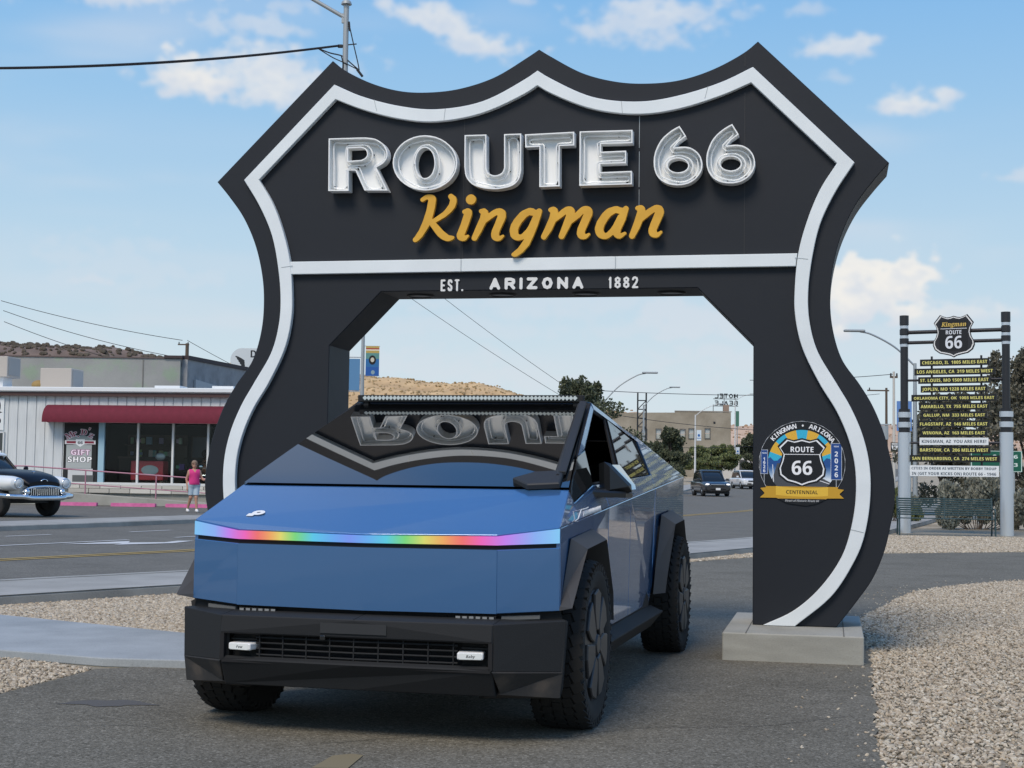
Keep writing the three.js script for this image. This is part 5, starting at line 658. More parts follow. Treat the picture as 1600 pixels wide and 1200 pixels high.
{
  const sh = thing('shop_shelf', 'dark display shelf of souvenirs inside the shop', 'shelf', shopAt(-1.2, 0.86, -3.4), SHOP_T); part('shelf_frame', [box(2.4, 1.9, 0.05, 0, 0.95, -0.2), box(2.4, 0.04, 0.4, 0, 0.5, 0), box(2.4, 0.04, 0.4, 0, 1.0, 0), box(2.4, 0.04, 0.4, 0, 1.5, 0)], M.wood, sh); const r = mulberry(77); for (let i = 0; i < 26; i++) { const lv = Math.floor(r() * 3); part('souvenir', rbox(0.1 + r() * 0.14, 0.12 + r() * 0.22, 0.12, 0.02, -1.1 + r() * 2.2, 0.66 + lv * 0.5, 0.05), std(rgb(0.15 + r() * 0.6, 0.15 + r() * 0.5, 0.15 + r() * 0.5), 0.6), sh); }
  const cr = thing('display_car', 'copper coloured vintage car displayed inside the shop window', 'car', shopAt(1.65, 0.86, -2.2), SHOP_T + 0.3); const cop = phys(rgb(0.30, 0.11, 0.055), 0.2, { clearcoat: 1 }); const q = (w, y0, y1, z) => { const g = new THREE.SphereGeometry(1, 24, 14); g.scale(w, (y1 - y0) / 2, 0.9); g.translate(0, (y0 + y1) / 2, z); return g; };
  part('body', [q(0.85, 0.25, 0.95, 0), q(0.62, 0.55, 1.12, -0.3)], cop, cr); part('cabin', q(0.62, 0.9, 1.45, -0.7), M.glassDark, cr); part('bumper', tube([[-0.9, 0.38, 0.6], [-0.5, 0.34, 0.95], [0.5, 0.34, 0.95], [0.9, 0.38, 0.6]], 0.06), M.chrome, cr); for (const s of [-1, 1]) { part('headlight', place(new THREE.SphereGeometry(0.11, 14, 10), s * 0.6, 0.68, 0.6), M.chrome, cr); part('wheel', cyl(0.3, 0.3, 0.2, s * 0.7, 0.28, 0.2, 20, 0, Math.PI / 2), M.rubber, cr); }
  const ps = thing('wall_poster', 'framed pale poster on the shop back wall', 'poster', shopAt(0.35, 1.9, -4.1), SHOP_T); part('print', box(0.6, 0.8, 0.02, 0, 0.4, 0.02), std(rgb(0.16, 0.17, 0.20), 0.7), ps); part('frame', box(0.7, 0.9, 0.02, 0, 0.4, 0), M.wood, ps);
}
// ramp, railing, wheel stops
{
  const r = thing('access_ramp', 'sloping concrete access ramp in front of the gift shop', 'ramp', [-13, 0.1, -55], SHOP_T);
  const s = shapeOf([[-12, 0], [4.2, 0], [4.2, 0.05], [-4.2, 0.52], [-12, 0.60]]); part('ramp_wall', extr(s, 0.22, 0.01).translate(0, 0, 1.50), M.plinth, r); part('ramp_deck', extr(shapeOf([[-12, 0], [4.2, 0], [4.2, 0.03], [-4.2, 0.48], [-12, 0.56]]), 1.3).translate(0, 0, 0.16), M.concrete, r);
  const pink = std(rgb(0.42, 0.20, 0.26), 0.55), yTop = u => u < -4.2 ? 1.36 : 1.36 - (u + 4.2) * 0.056, h = thing('ramp_railing', 'thin pink painted pipe railing along the ramp', 'railing', [-13, 0.1, -55], SHOP_T);
  part('top_rail', [bar([-12, 1.40, 1.6], [-4.2, yTop(-4.2), 1.6], 0.025), bar([-4.2, yTop(-4.2), 1.6], [3.6, yTop(3.6), 1.6], 0.025)], pink, h); part('mid_rail', [bar([-12, 0.92, 1.6], [-4.2, yTop(-4.2) - 0.5, 1.6], 0.02), bar([-4.2, yTop(-4.2) - 0.5, 1.6], [3.6, yTop(3.6) - 0.5, 1.6], 0.02)], pink, h);
  for (const u of [-11, -7.4, -4.6, -2.0, 0.6, 3.2]) part('post', bar([u, 0.2, 1.6], [u, yTop(u), 1.6], 0.025), pink, h);
  const stopMat = std(0xffffff, 0.8, { map: dataTex(128, (u, v) => { const c = tiled(u, v, 5, 17, 4) * 40; return [clamp8(200 + c), clamp8(104 + c), clamp8(152 + c)]; }, true, 1) });
  const g = extr(shapeOf([[-0.09, 0], [0.09, 0], [0.07, 0.12], [-0.07, 0.12]]), 1.6, 0.015).translate(0, 0, -0.8).rotateY(Math.PI / 2);
  const first = part('wheel_stop', g, stopMat, scene); const spots = [[-15.2, -52.6], [-13.1, -52.35], [-11.15, -52.15], [-9.2, -51.95]];
  const labels = ['pink concrete wheel stop behind the vintage car', 'pink concrete wheel stop below the red cooler window', 'pink concrete wheel stop behind the walking woman', 'pink concrete wheel stop behind the arch leg'];
  spots.forEach(([x, z], i) => { const m = i ? first.clone() : first; if (i) { m.name = numbered('wheel_stop'); scene.add(m); } m.position.set(x, 0.1, z); m.rotation.y = SHOP_T; m.userData = {}; tag(m, labels[i], 'wheel stop', 'pink wheel stops along the ramp'); });
}
{ // grey block building behind
  const t = thing('grey_building', 'weathered grey rendered building rising behind the shop roof', 'building', [-16.6, 0, -75], 0);
  const render = std(0xffffff, 0.95, { map: dataTex(512, (u, v) => { const n = smooth(0.02, 0.3, tiled(u, v, 5, 41, 5)) * 26, c = 152 + tiled(u, v, 3, 44, 5) * 30 + (seedA() - 0.5) * 10; return [clamp8(c - n * 0.2), clamp8(c + 2 + n * 0.3), clamp8(c - n * 0.3)]; }, true, 1 / 7) }), sideR = std(0xffffff, 0.95, { map: concTex(148, 150, 152, 51) });
  const g = box(22, 6.98, 0.3, -11, 3.49, 0); { const p = g.attributes.position, u = g.attributes.uv; for (let i = 0; i < p.count; i++) u.setXY(i, p.getX(i), p.getY(i)); } part('front_wall', g, render, t);
  part('wall_joint', box(0.06, 1.9, 0.02, -1.85, 6.0, 0.16), std(rgb(0.18, 0.18, 0.17), 0.9), t);
  const sw = extr(shapeOf([[0, 0], [24, 0], [24, 7.6], [0, 6.98]]), 0.3).rotateY(Math.PI / 2 - 0.06); sw.translate(0, 0, -0.16); part('side_wall', sw, sideR, t);
  part('roof_trim', [extr(shapeOf([[0, 6.98], [24, 7.6], [24, 7.85], [0, 7.18]]), 0.36).rotateY(Math.PI / 2 - 0.06).translate(0, 0, -0.16), box(0.9, 0.14, 0.5, -0.35, 7.07, 0)], std(rgb(0.05, 0.035, 0.035), 0.8), t);
  part('coping', box(21.2, 0.06, 0.4, -11.4, 7.01, 0), std(rgb(0.12, 0.09, 0.085), 0.8), t); part('roof_deck', box(22, 0.2, 22, -11, 6.7, -11), render, t);
  part('lean_to_roof', extr(shapeOf([[1.2, 5.55], [11, 5.5], [11, 5.9], [1.2, 6.05]]), 0.1).rotateY(Math.PI / 2 - 0.06).translate(0.32, 0, -0.16), std(rgb(0.42, 0.45, 0.47), 0.7), t);
}
for (const [u, z, w, h, label, k] of [[-7.35, -2.6, 1.3, 0.8, 'beige evaporative cooler on a white curb on the shop roof', 0], [-4.75, -2.6, 1.25, 0.85, 'beige rooftop air unit with a tan duct elbow', 1]]) {
  const a = thing('roof_air_unit', label, 'air unit', shopAt(u, 4.39, z), SHOP_T, 'air units on the shop roof'); const beige = std(rgb(0.44, 0.40, 0.35), 0.7);
  if (!k) part('curb', box(0.8, 0.5, 0.8, 0, 0.25, 0), std(rgb(0.70, 0.72, 0.72), 0.6), a);
  part('cabinet', rbox(w, h, 1.2, 0.03, 0, h / 2 + (k ? 0 : 0.5), 0), beige, a); part('louvre_panel', box(0.02, h * 0.8, 1.0, w / 2 + 0.01, h / 2 + (k ? 0 : 0.5), 0), std(rgb(0.34, 0.33, 0.31), 0.7), a);
  if (k) part('duct_elbow', place(new THREE.SphereGeometry(0.28, 16, 10).scale(1, 0.7, 0.9), -0.75, 0.2, 0.4), std(rgb(0.30, 0.20, 0.07), 0.8), a);
}
{ // round-ended sign board far behind
  const t = thing('wing_sign', 'pale round-ended signboard with a black wing emblem above the roofs', 'sign', [-16.1, 0, -90], 0); const s = new THREE.Shape(); s.absarc(-0.1, 8.1, 0.72, Math.PI * 0.55, Math.PI * 1.45, false); s.lineTo(3.2, 7.38); s.lineTo(3.2, 8.82); s.closePath();
  const g = extr(s, 0.2); const p = g.attributes.position, u = g.attributes.uv; for (let i = 0; i < p.count; i++) u.setXY(i, (p.getX(i) + 0.9) / 4.2, (p.getY(i) - 7.3) / 1.6);
  const tx = canvasTex(512, 200, c => { c.fillStyle = '#c9d0d2'; c.fillRect(0, 0, 512, 200); c.fillStyle = '#1c2024'; c.font = 'bold 76px sans-serif'; c.fillText('DU', 150, 80); c.font = 'bold 40px serif'; c.fillText('THE', 22, 180); for (let i = 0; i < 5; i++) { c.beginPath(); c.ellipse(80 + i * 6, 90 + i * 14, 40 - i * 6, 8, 0.5, 0, 7); c.fill(); } });
  part('board', g, std(0xffffff, 0.6, { map: tx }), t); part('post', bar([1, 0, 0.1], [1, 7.4, 0.1], 0.12), M.poleGrey, t);
}
// ------------------------------------------------------------------ poles, lamps, wires
{ // tall grey mast behind the arch, with arm, cables and banner
  const t = thing('lamp_mast', 'tall grey lamp mast with cables rising behind the arch corner', 'lamp mast', [-5.45, 0.1, -47]);
  part('pole', [cyl(0.085, 0.13, 16.1, 0, 8.05, 0, 16), cyl(0.09, 0.09, 0.1, 0, 16.1, 0)], M.poleGrey, t); part('pole_cap', [cyl(0.16, 0.17, 0.06, 0, 16.2, 0, 20), place(new THREE.SphereGeometry(0.15, 16, 8, 0, 6.3, 0, 1.57).scale(1, 0.6, 1), 0, 16.23, 0)], M.poleGrey, t);
  part('arm', [bar([-0.05, 15.75, 0], [-2.6, 17.2, 0], 0.065), box(0.08, 0.3, 0.1, -0.1, 15.72, 0)], M.poleGrey, t); part('lamp_head', rbox(0.8, 0.12, 0.3, 0.05, -2.9, 17.25, 0), M.poleGrey, t);
  part('bracket', [bar([-0.1, 14.85, 0], [0.35, 14.9, 0], 0.02), rbox(0.16, 0.1, 0.1, 0.02, -0.17, 14.82, 0), bar([0.1, 15.6, 0.05], [0.13, 15.3, 0.05], 0.03)], M.cable, t);
  part('cable_loop', [tube([[0.13, 15.4, 0], [0.25, 14.9, 0], [0.40, 14.3, 0], [0.45, 14.05, 0]], 0.02), tube([[-0.9, 14.75, 0], [-0.5, 14.6, 0], [-0.1, 14.5, 0], [0.2, 14.25, 0.05], [0.45, 14.05, 0]], 0.022), tube([[-0.9, 14.75, 0], [-0.4, 14.45, 0], [0.0, 14.25, 0.1], [0.45, 14.05, 0]], 0.018), tube([[-0.12, 14.5, 0.1], [-0.06, 14.2, 0.1], [-0.1, 13.8, 0.1]], 0.02), bar([0.38, 14.08, 0], [0.56, 13.85, 0], 0.04)], M.cable, t);
  const b = part('banner', box(0.5, 1.0, 0.03, 0.42, 4.35, 0), std(rgb(0.10, 0.24, 0.42), 0.8), t); part('banner_arm', [bar([0, 4.9, 0], [0.7, 4.9, 0], 0.015), bar([0, 3.82, 0], [0.7, 3.82, 0], 0.015)], M.poleGrey, b);
  const w = thing('service_cable', 'twisted black overhead cable running to the grey mast', 'cable'); part('cable', [wire([-5.6, 14.95, -47], [-22, 11.8, -38], 0.5, 0.03), wire([-5.6, 14.93, -47], [-22, 11.82, -38], 0.53, 0.022)], M.cable, w);
}
function cobra(name, label, x, z, h, armEnd, mat, group, banner) {
  const y0 = rise(z); const t = thing(name, label, 'street lamp', [x, y0, z], 0, group); const [ax, ay] = armEnd;
  part('pole', cyl(0.06, 0.10, h, 0, h / 2, 0, 10), mat, t); part('arm', tube([[0, h - 0.1, 0], [ax * 0.3, h + (ay - h) * 0.5, 0], [ax * 0.65, h + (ay - h) * 0.9, 0], [ax * 0.85, ay, 0]], 0.035), mat, t); part('lamp_head', [rbox(Math.abs(ax) * 0.32, 0.09, 0.22, 0.04, ax * 0.92, ay + 0.02, 0)], M.poleGrey, t);
  if (banner) { const b = part('banner', box(Math.abs(banner[1]), banner[2], 0.02, banner[1] / 2 + 0.12 * Math.sign(banner[1]), banner[0], 0), banner[3], t); part('banner_arm', [bar([0, banner[0] + banner[2] / 2, 0], [banner[1] + 0.15, banner[0] + banner[2] / 2, 0], 0.012, 5), bar([0, banner[0] - banner[2] / 2, 0], [banner[1] + 0.15, banner[0] - banner[2] / 2, 0], 0.012, 5)], M.poleGrey, b); }
  return t;
}
const whitePole = std(rgb(0.62, 0.63, 0.62), 0.5);
const bannerMat = (draw) => std(0xffffff, 0.8, { map: canvasTex(128, 256, draw) });
const eagle = bannerMat((c) => { c.fillStyle = '#2c6aa0'; c.fillRect(0, 0, 128, 256); c.fillStyle = '#b9a05a'; c.fillRect(0, 0, 128, 60); c.fillStyle = '#a33a3a'; c.fillRect(0, 18, 128, 10); c.fillStyle = '#e8e4da'; c.fillRect(0, 30, 128, 8); c.fillStyle = '#5e8f8a'; c.fillRect(0, 60, 128, 50); c.fillStyle = '#1b1a18'; c.beginPath(); c.ellipse(64, 120, 34, 40, 0, 0, 7); c.fill(); c.fillStyle = '#c9c2ae'; c.beginPath(); c.ellipse(64, 118, 18, 20, 0, 0, 7); c.fill(); c.fillStyle = '#2459a0'; c.fillRect(0, 180, 128, 76); c.fillStyle = '#8aa0a8'; c.beginPath(); c.arc(70, 225, 18, 0, 7); c.fill(); });
const dotBan = bannerMat((c) => { c.fillStyle = '#cfdbe2'; c.fillRect(0, 0, 128, 256); c.fillStyle = '#2f66a8'; c.beginPath(); c.arc(64, 130, 34, 0, 7); c.fill(); c.fillRect(10, 190, 108, 16); });
cobra('street_lamp', 'grey street lamp with a colourful eagle banner behind the truck roof', -6.0, -60, 9.2, [2.4, 9.9], M.poleGrey, 'street lamps along the main road', [5.88, 0.54, 1.2, eagle]);
cobra('street_lamp', 'grey curved street lamp rising out of the dark tree by the truck', 4.7, -76, 5.3, [2.5, 6.66], M.poleGrey, 'street lamps along the main road');
cobra('street_lamp', 'grey curved street lamp beside the lattice tower', 9.25, -105, 6.3, [2.35, 7.55], M.poleGrey, 'street lamps along the main road');
cobra('street_lamp', 'white street lamp with a pale banner before the old hotel', 16.55, -135, 6.6, [2.6, 7.6], whitePole, 'street lamps along the main road', [4.75, 0.42, 0.95, dotBan]);
cobra('street_lamp', 'white street lamp post with a small banner by the green blade sign', 25.35, -170, 9.2, [2.2, 9.9], whitePole, 'street lamps along the main road', [3.4, 0.4, 0.9, dotBan]);
cobra('street_lamp', 'grey street lamp with a long curved arm behind the mileage sign', 14.8, -55, 5.7, [-2.42, 6.85], M.galv, 'street lamps along the main road', [3.75, -0.55, 1.1, std(rgb(0.12, 0.25, 0.55), 0.8)]);
function utilityPole(label, x, z, h, arms, mat, r = 0.12) { const t = thing('utility_pole', label, 'utility pole', [x, rise(z), z], 0, 'utility poles'); part('pole', cyl(r * 0.7, r, h, 0, h / 2, 0, 8), mat, t); for (const [y, w, o] of arms) { const a = part('cross_arm', box(w, 0.1, 0.1, o, y, 0), M.wood, t); part('insulator', [cyl(0.04, 0.05, 0.16, o - w * 0.4, y + 0.13, 0, 6), cyl(0.04, 0.05, 0.16, o + w * 0.4, y + 0.13, 0, 6)], M.darkMetal, a).userData.kind = 'stuff'; } return t; }
utilityPole('dark wooden utility pole above the grey building roof', -26.1, -120, 11.3, [[11.2, 0.9, -0.3], [9.6, 1.3, 0.5], [8.2, 1.2, 0.5]], M.wood, 0.2);
utilityPole('pale steel pole with a small route marker fixed to it', 20.4, -80, 7.2, [[6.9, 0.4, 0]], std(rgb(0.55, 0.53, 0.48), 0.6), 0.09);
{ const u = utilityPole('short dark utility pole with transformers beside the arch', 27.5, -110, 8.0, [[7.8, 1.6, -0.6]], M.wood, 0.12); part('transformer', [cyl(0.35, 0.35, 1.1, -0.9, 4.6, 0, 12), cyl(0.3, 0.3, 1.0, -0.2, 4.7, 0.2, 12), box(1.6, 0.1, 0.3, -0.6, 5.3, 0)], M.galv, u); }
{ const p = thing('route_marker', 'small black and white route 66 marker on a pale pole', 'road sign', [20.35, rise(-80), -79.85]); const tx = canvasTex(128, 128, c => { c.fillStyle = '#15181a'; c.fillRect(0, 0, 128, 128); c.fillStyle = '#eef0f0'; c.beginPath(); c.moveTo(12, 40); c.lineTo(116, 40); c.lineTo(104, 92); c.lineTo(64, 116); c.lineTo(24, 92); c.fill(); c.fillStyle = '#15181a'; c.font = 'bold 56px sans-serif'; c.textAlign = 'center'; c.fillText('66', 64, 92); c.fillStyle = '#eef0f0'; c.fillRect(16, 12, 96, 14); }); part('plate', box(0.42, 0.5, 0.02, 0.05, 3.15, 0), std(0xffffff, 0.5, { map: tx }), p); part('bracket', box(0.1, 0.1, 0.15, 0.05, 3.15, -0.08), M.galv, p); }
const wires = (label, runs, r = 0.02) => { const w = thing('overhead_wire', label, 'wire'); runs.forEach(q => part('strand', wire(q[0], q[1], q[2], r), M.cable, w)); };
wires('three power lines sloping down to the pole behind the shop', [[[-41.5, 15.0, -121], [-26.5, 11.9, -120], 0.25], [[-41.3, 14.2, -121], [-26.1, 10.4, -120], 0.35], [[-41.2, 13.3, -121], [-26.1, 8.9, -120], 0.35]], 0.025);
wires('power lines running on from the wooden pole behind the arch', [[[-26.1, 11.9, -120], [-22, 9.6, -128], 0.05], [[-25.4, 10.2, -120], [-21.5, 8.4, -128], 0.05], [[-25.4, 8.8, -120], [-21.5, 7.2, -128], 0.05]], 0.022);
wires('pair of thin wires crossing the sky inside the arch', [[[-14, 21.5, -110], [6.2, 7.8, -125], 0.5], [[-15, 19.6, -110], [5.4, 7.4, -125], 0.4]], 0.018);
wires('thin wires strung across the road beyond the arch', [[[4.7, 6.6, -90], [21, 7.0, -98], 0.15], [[8.2, 5.9, -110], [25, 5.2, -118], 0.3], [[10, 4.0, -125], [30, 5.2, -130], 0.4]], 0.02);
wires('thin wires at the transformer poles beside the mileage sign', [[[13.5, 7.0, -85], [20.4, 7.1, -80], 0.1], [[18, 7.0, -105], [27, 7.8, -110], 0.1]], 0.018);
{ // lattice tower
  const t = thing('lattice_tower', 'short grey steel lattice tower on the skyline', 'tower', [14.77, rise(-170), -170]); const h = 11.1 - rise(-170), w = 0.48; const legs = []; for (const sx of [-1, 1]) for (const sz of [-1, 1]) part('leg', bar([sx * w, 0, sz * w], [sx * w, h, sz * w], 0.05, 5), M.darkMetal, t);
  const br = []; for (let y = 0; y < h - 0.9; y += 1.0) for (const sz of [-1, 1]) { br.push(bar([-w, y, sz * w], [w, y + 1, sz * w], 0.035, 4), bar([-w, y + 1, sz * w], [w, y + 1, sz * w], 0.035, 4)); } part('bracing', br, M.darkMetal, t).userData.kind = 'stuff';
  part('base_block', box(1.6, 0.3, 1.6, 0, 0.0, 0), M.plinth, t);
}
{ // old brick hotel with roof lettering seen from behind
  const y0 = rise(-190), t = thing('old_hotel', 'tan rendered two-storey hotel block with roof lettering seen from behind', 'building', [16.3, y0 - 0.2, -190]);
  const wallM = std(0xffffff, 0.95, { map: dataTex(512, (u, v) => { const n = tiled(u, v, 5, 61, 5) * 44, c = 142 + n + (seedA() - 0.5) * 16; return [clamp8(c + 9), clamp8(c + 1), clamp8(c - 14)]; }, true, 1 / 9) }); const H = 8.4;
  const s = shapeOf([[-6, 0], [11.5, 0], [11.5, H], [4.4, H + 0.05], [4.4, H - 0.1], [1.0, H - 0.15], [-6, H - 0.3]]); const wins = [[2.0, 4.95], [5.05, 4.95], [6.15, 5.05], [8.2, 5.1], [0.2, 4.9]]; for (const [x, y] of wins) s.holes.push(new THREE.Path([[x, y], [x, y + 1.25], [x + 0.68, y + 1.25], [x + 0.68, y]].map(p => new THREE.Vector2(...p))));
  part('wall', extr(s, 0.4).translate(0, 0, -0.4), wallM, t); part('side_wall', box(0.3, H, 12, 11.36, H / 2, -6.4), wallM, t); part('coping', box(7.2, 0.12, 0.5, 8.0, H + 0.1, -0.2), std(rgb(0.28, 0.25, 0.21), 0.9), t); part('roof_deck', box(17.3, 0.15, 12, 2.7, H - 0.5, -6.4), wallM, t);
  for (const [x, y] of wins) { const w = part('window', [box(0.74, 0.06, 0.1, x + 0.34, y + 1.27, 0), box(0.78, 0.07, 0.16, x + 0.34, y - 0.02, 0.02), box(0.05, 1.3, 0.1, x, y + 0.62, 0), box(0.05, 1.3, 0.1, x + 0.68, y + 0.62, 0)], std(rgb(0.10, 0.10, 0.10), 0.7), t); part('upper_pane', box(0.6, 0.58, 0.03, x + 0.34, y + 0.94, -0.15), std(rgb(0.42, 0.46, 0.46), 0.2), w); part('lower_pane', box(0.6, 0.58, 0.03, x + 0.34, y + 0.31, -0.12), std(rgb(0.40, 0.42, 0.38), 0.2), w); }
  part('vent', box(0.25, 0.25, 0.05, 9.4, 7.1, 0.02), M.darkMetal, t); part('chimney', box(0.7, 1.2, 0.7, 11.0, H + 0.4, -1.0), std(rgb(0.30, 0.22, 0.17), 0.9), t);
}
{ // roof letters, read from behind
  const t = thing('roof_lettering', 'dark roof letters on a frame seen reversed above the hotel', 'sign', [27.0, rise(-190) + 8.3, -192]); const GL = { H: [[[0, 0], [0, 1]], [[1, 0], [1, 1]], [[0, .5], [1, .5]]], O: [[[.5, 1], [.1, .8], [0, .5], [.1, .2], [.5, 0], [.9, .2], [1, .5], [.9, .8], [.5, 1]]], T: [[[0, 1], [1, 1]], [[.5, 1], [.5, 0]]], E: [[[1, 1], [0, 1], [0, 0], [1, 0]], [[0, .5], [.8, .5]]], L: [[[0, 1], [0, 0], [1, 0]]], B: [[[0, 0], [0, 1], [.8, .95], [.8, .58], [0, .52]], [[.8, .5], [1, .3], [.85, 0], [0, 0]]], A: [[[0, 0], [.5, 1], [1, 0]], [[.2, .35], [.8, .35]]] };
  const put = (w, y, h) => [...w].forEach((c, i) => { const g = []; for (const l of GL[c]) for (let k = 0; k < l.length - 1; k++) { const X = p => 1.9 - (i * 0.62 + 0.40 * p[0]), Y = p => y + h * p[1]; g.push(bar([X(l[k]), Y(l[k]), 0], [X(l[k + 1]), Y(l[k + 1]), 0], 0.07, 5)); } part('roof_letter', g, M.darkMetal, t, 'dark roof letter ' + c + ' seen from behind'); });
  put('HOTEL', 1.85, 0.5); put('BEALE', 0.95, 0.5); part('frame', [bar([-1.2, 0, 0.1], [-1.2, 1, 0.1], 0.04), bar([1.6, 0, 0.1], [1.6, 2.4, 0.1], 0.04), bar([0.2, 0, 0.1], [0.2, 2.4, 0.1], 0.04), bar([-1.2, 0.8, 0.1], [2, 0.8, 0.1], 0.04), bar([-1.2, 1.72, 0.1], [2, 1.72, 0.1], 0.04)], M.darkMetal, t);
}
{ const t = thing('green_blade_sign', 'tall narrow green vertical sign at the hotel corner', 'sign', [28.3, rise(-188), -188]); part('blade', box(0.42, 1.9, 0.25, 0, 7.4, 0), std(rgb(0.06, 0.17, 0.12), 0.6), t); part('mount', bar([0, 0, 0], [0, 8.2, 0], 0.06, 6), M.poleGrey, t); }
for (const [label, x, z, w, h, col] of [['low white shopfront wall far down the road', 27.2, -182, 3.4, 3.0, [0.58, 0.56, 0.52]], ['low beige wall beyond the dark tree', 13.5, -150, 5.5, 2.6, [0.46, 0.36, 0.30]]]) { const t = thing('far_shopfront', label, 'building', [x, rise(z) - 0.1, z]); part('wall', box(w, h, 3, 0, h / 2, 0), std(rgb(...col), 0.8), t); part('doorway', box(w * 0.25, h * 0.8, 0.1, w * 0.2, h * 0.4, 1.5), std(rgb(0.06, 0.06, 0.06), 0.7), t); part('parapet', box(w + 0.2, 0.2, 3.2, 0, h + 0.1, 0), std(rgb(col[0] * 0.8, col[1] * 0.8, col[2] * 0.8), 0.8), t); }
// ------------------------------------------------------------------ trees and shrubs
function leafCloud(seed, n, clumps, size, cols, up = 0.3) { // small folded leaves spread through clumps
  const r = mulberry(seed), pos = [], nor = [], col = [];
  for (let i = 0; i < n; i++) {
    const c = clumps[Math.floor(r() * clumps.length)]; let a = r() * 6.283, b = Math.acos(2 * r() - 1), q = Math.pow(r(), 0.42);
    const x = c[0] + c[3] * q * Math.sin(b) * Math.cos(a), y = c[1] + c[4] * q * Math.cos(b), z = c[2] + c[3] * q * Math.sin(b) * Math.sin(a);
    const d = V(r() - 0.5, r() - 0.5 + up, r() - 0.5).normalize(), e = V(r() - 0.5, r() - 0.5, r() - 0.5).cross(d).normalize(), s = size * (0.5 + r()), w = s * 0.34; const k = cols[Math.floor(r() * cols.length)], f = 0.75 + 0.5 * r();
    const p0 = [x, y, z], p1 = [x + d.x * s * 0.5 + e.x * w, y + d.y * s * 0.5 + e.y * w, z + d.z * s * 0.5 + e.z * w], p2 = [x + d.x * s, y + d.y * s, z + d.z * s], p3 = [x + d.x * s * 0.5 - e.x * w, y + d.y * s * 0.5 - e.y * w, z + d.z * s * 0.5 - e.z * w];
    pos.push(...p0, ...p1, ...p2, ...p0, ...p2, ...p3); for (let m = 0; m < 6; m++) col.push(k[0] * f, k[1] * f, k[2] * f);
  }
  const g = new THREE.BufferGeometry(); g.setAttribute('position', new THREE.Float32BufferAttribute(pos, 3)); g.setAttribute('color', new THREE.Float32BufferAttribute(col, 3)); g.computeVertexNormals(); return g;
}
const leafMat = phys(0xffffff, 0.85, { vertexColors: true, transmission: 0.25, thickness: 0 });
const bark = std(rgb(0.09, 0.07, 0.055), 0.95);
function tree(name, label, x, z, h, rad, low, seed, n, leaf, cols, group, cat = 'tree') {
  const y0 = rise(z), t = thing(name, label, cat, [x, y0, z], 0, group), r = mulberry(seed); const limbs = [bar([0, -0.05, 0], [0.1 * rad, low + 0.25 * (h - low), 0], 0.05 * h * 0.5, 8, 0.03 * h * 0.5)], clumps = [];
  for (let i = 0; i < 30; i++) { const a = r() * 6.283, v = Math.pow(r(), 0.9), yy = low + (h - low) * (0.06 + 0.9 * v), rr = rad * Math.sqrt(Math.max(0.05, 1 - (1.7 * v - 0.62) ** 2)) * (0.35 + 0.6 * r()), px = Math.cos(a) * rr, pz = Math.sin(a) * rr; clumps.push([px, yy, pz, rad * (0.20 + 0.18 * r()), (h - low) * (0.07 + 0.08 * r())]); if (i % 2 === 0) limbs.push(bar([0.05 * rad, low + (yy - low) * 0.3, 0], [px * 0.85, yy, pz * 0.85], 0.012 * h, 5, 0.005 * h)); }
  for (let i = 0; i < 9; i++) { const a = r() * 6.283, rr = rad * 0.7 * r(); clumps.push([Math.cos(a) * rr, h * (0.92 + 0.08 * r()), Math.sin(a) * rr, rad * 0.11, (h - low) * 0.12]); }
  part('trunk', limbs, bark, t); part('crown', leafCloud(seed + 1, n, clumps, leaf, cols), leafMat, t); return t;
}
const dk = [[0.07, 0.088, 0.045], [0.095, 0.115, 0.056], [0.05, 0.065, 0.036], [0.125, 0.14, 0.07]], gr = [[0.12, 0.15, 0.05], [0.16, 0.19, 0.06], [0.085, 0.11, 0.045], [0.20, 0.22, 0.075]], sage = [[0.24, 0.25, 0.20], [0.30, 0.31, 0.25], [0.18, 0.19, 0.15], [0.36, 0.36, 0.29]];
tree('evergreen_tree', 'large dark evergreen tree directly behind the truck roof', 3.9, -77, 6.0, 3.0, 0.6, 101, 26000, 0.15, dk, 'roadside trees');
tree('evergreen_tree', 'round dark tree standing before the hotel wall', 11.9, -112, 4.6, 1.5, 0.8, 103, 20000, 0.17, dk, 'roadside trees');
tree('leafy_tree', 'bright green tree beside the white lamp post with a pale banner', 20.6, -165, 3.6, 2.3, 1.1, 105, 15000, 0.2, gr, 'roadside trees');
tree('leafy_tree', 'pale green tree between the two white lamp posts', 23.4, -168, 3.8, 2.2, 1.1, 107, 15000, 0.2, gr, 'roadside trees');
tree('evergreen_tree', 'dark rounded tree beside the green blade sign', 27.6, -172, 5.0, 2.2, 1.2, 109, 15000, 0.2, dk, 'roadside trees');
tree('evergreen_tree', 'dark tree filling the gap between truck tail and hotel', 8.2, -92, 3.2, 1.3, 0.5, 111, 12000, 0.14, dk, 'roadside trees');
tree('evergreen_tree', 'tall brownish evergreen behind the green direction sign', 18.9, -55, 5.7, 2.6, 0.4, 113, 30000, 0.13, [[0.125, 0.12, 0.08], [0.16, 0.15, 0.10], [0.085, 0.085, 0.06], [0.18, 0.165, 0.12]], 'roadside trees');
tree('evergreen_tree', 'lower dark tree behind the planks of the mileage sign', 16.6, -58, 4.4, 1.6, 0.4, 115, 16000, 0.13, [[0.115, 0.115, 0.075], [0.085, 0.09, 0.06], [0.15, 0.145, 0.10]], 'roadside trees');
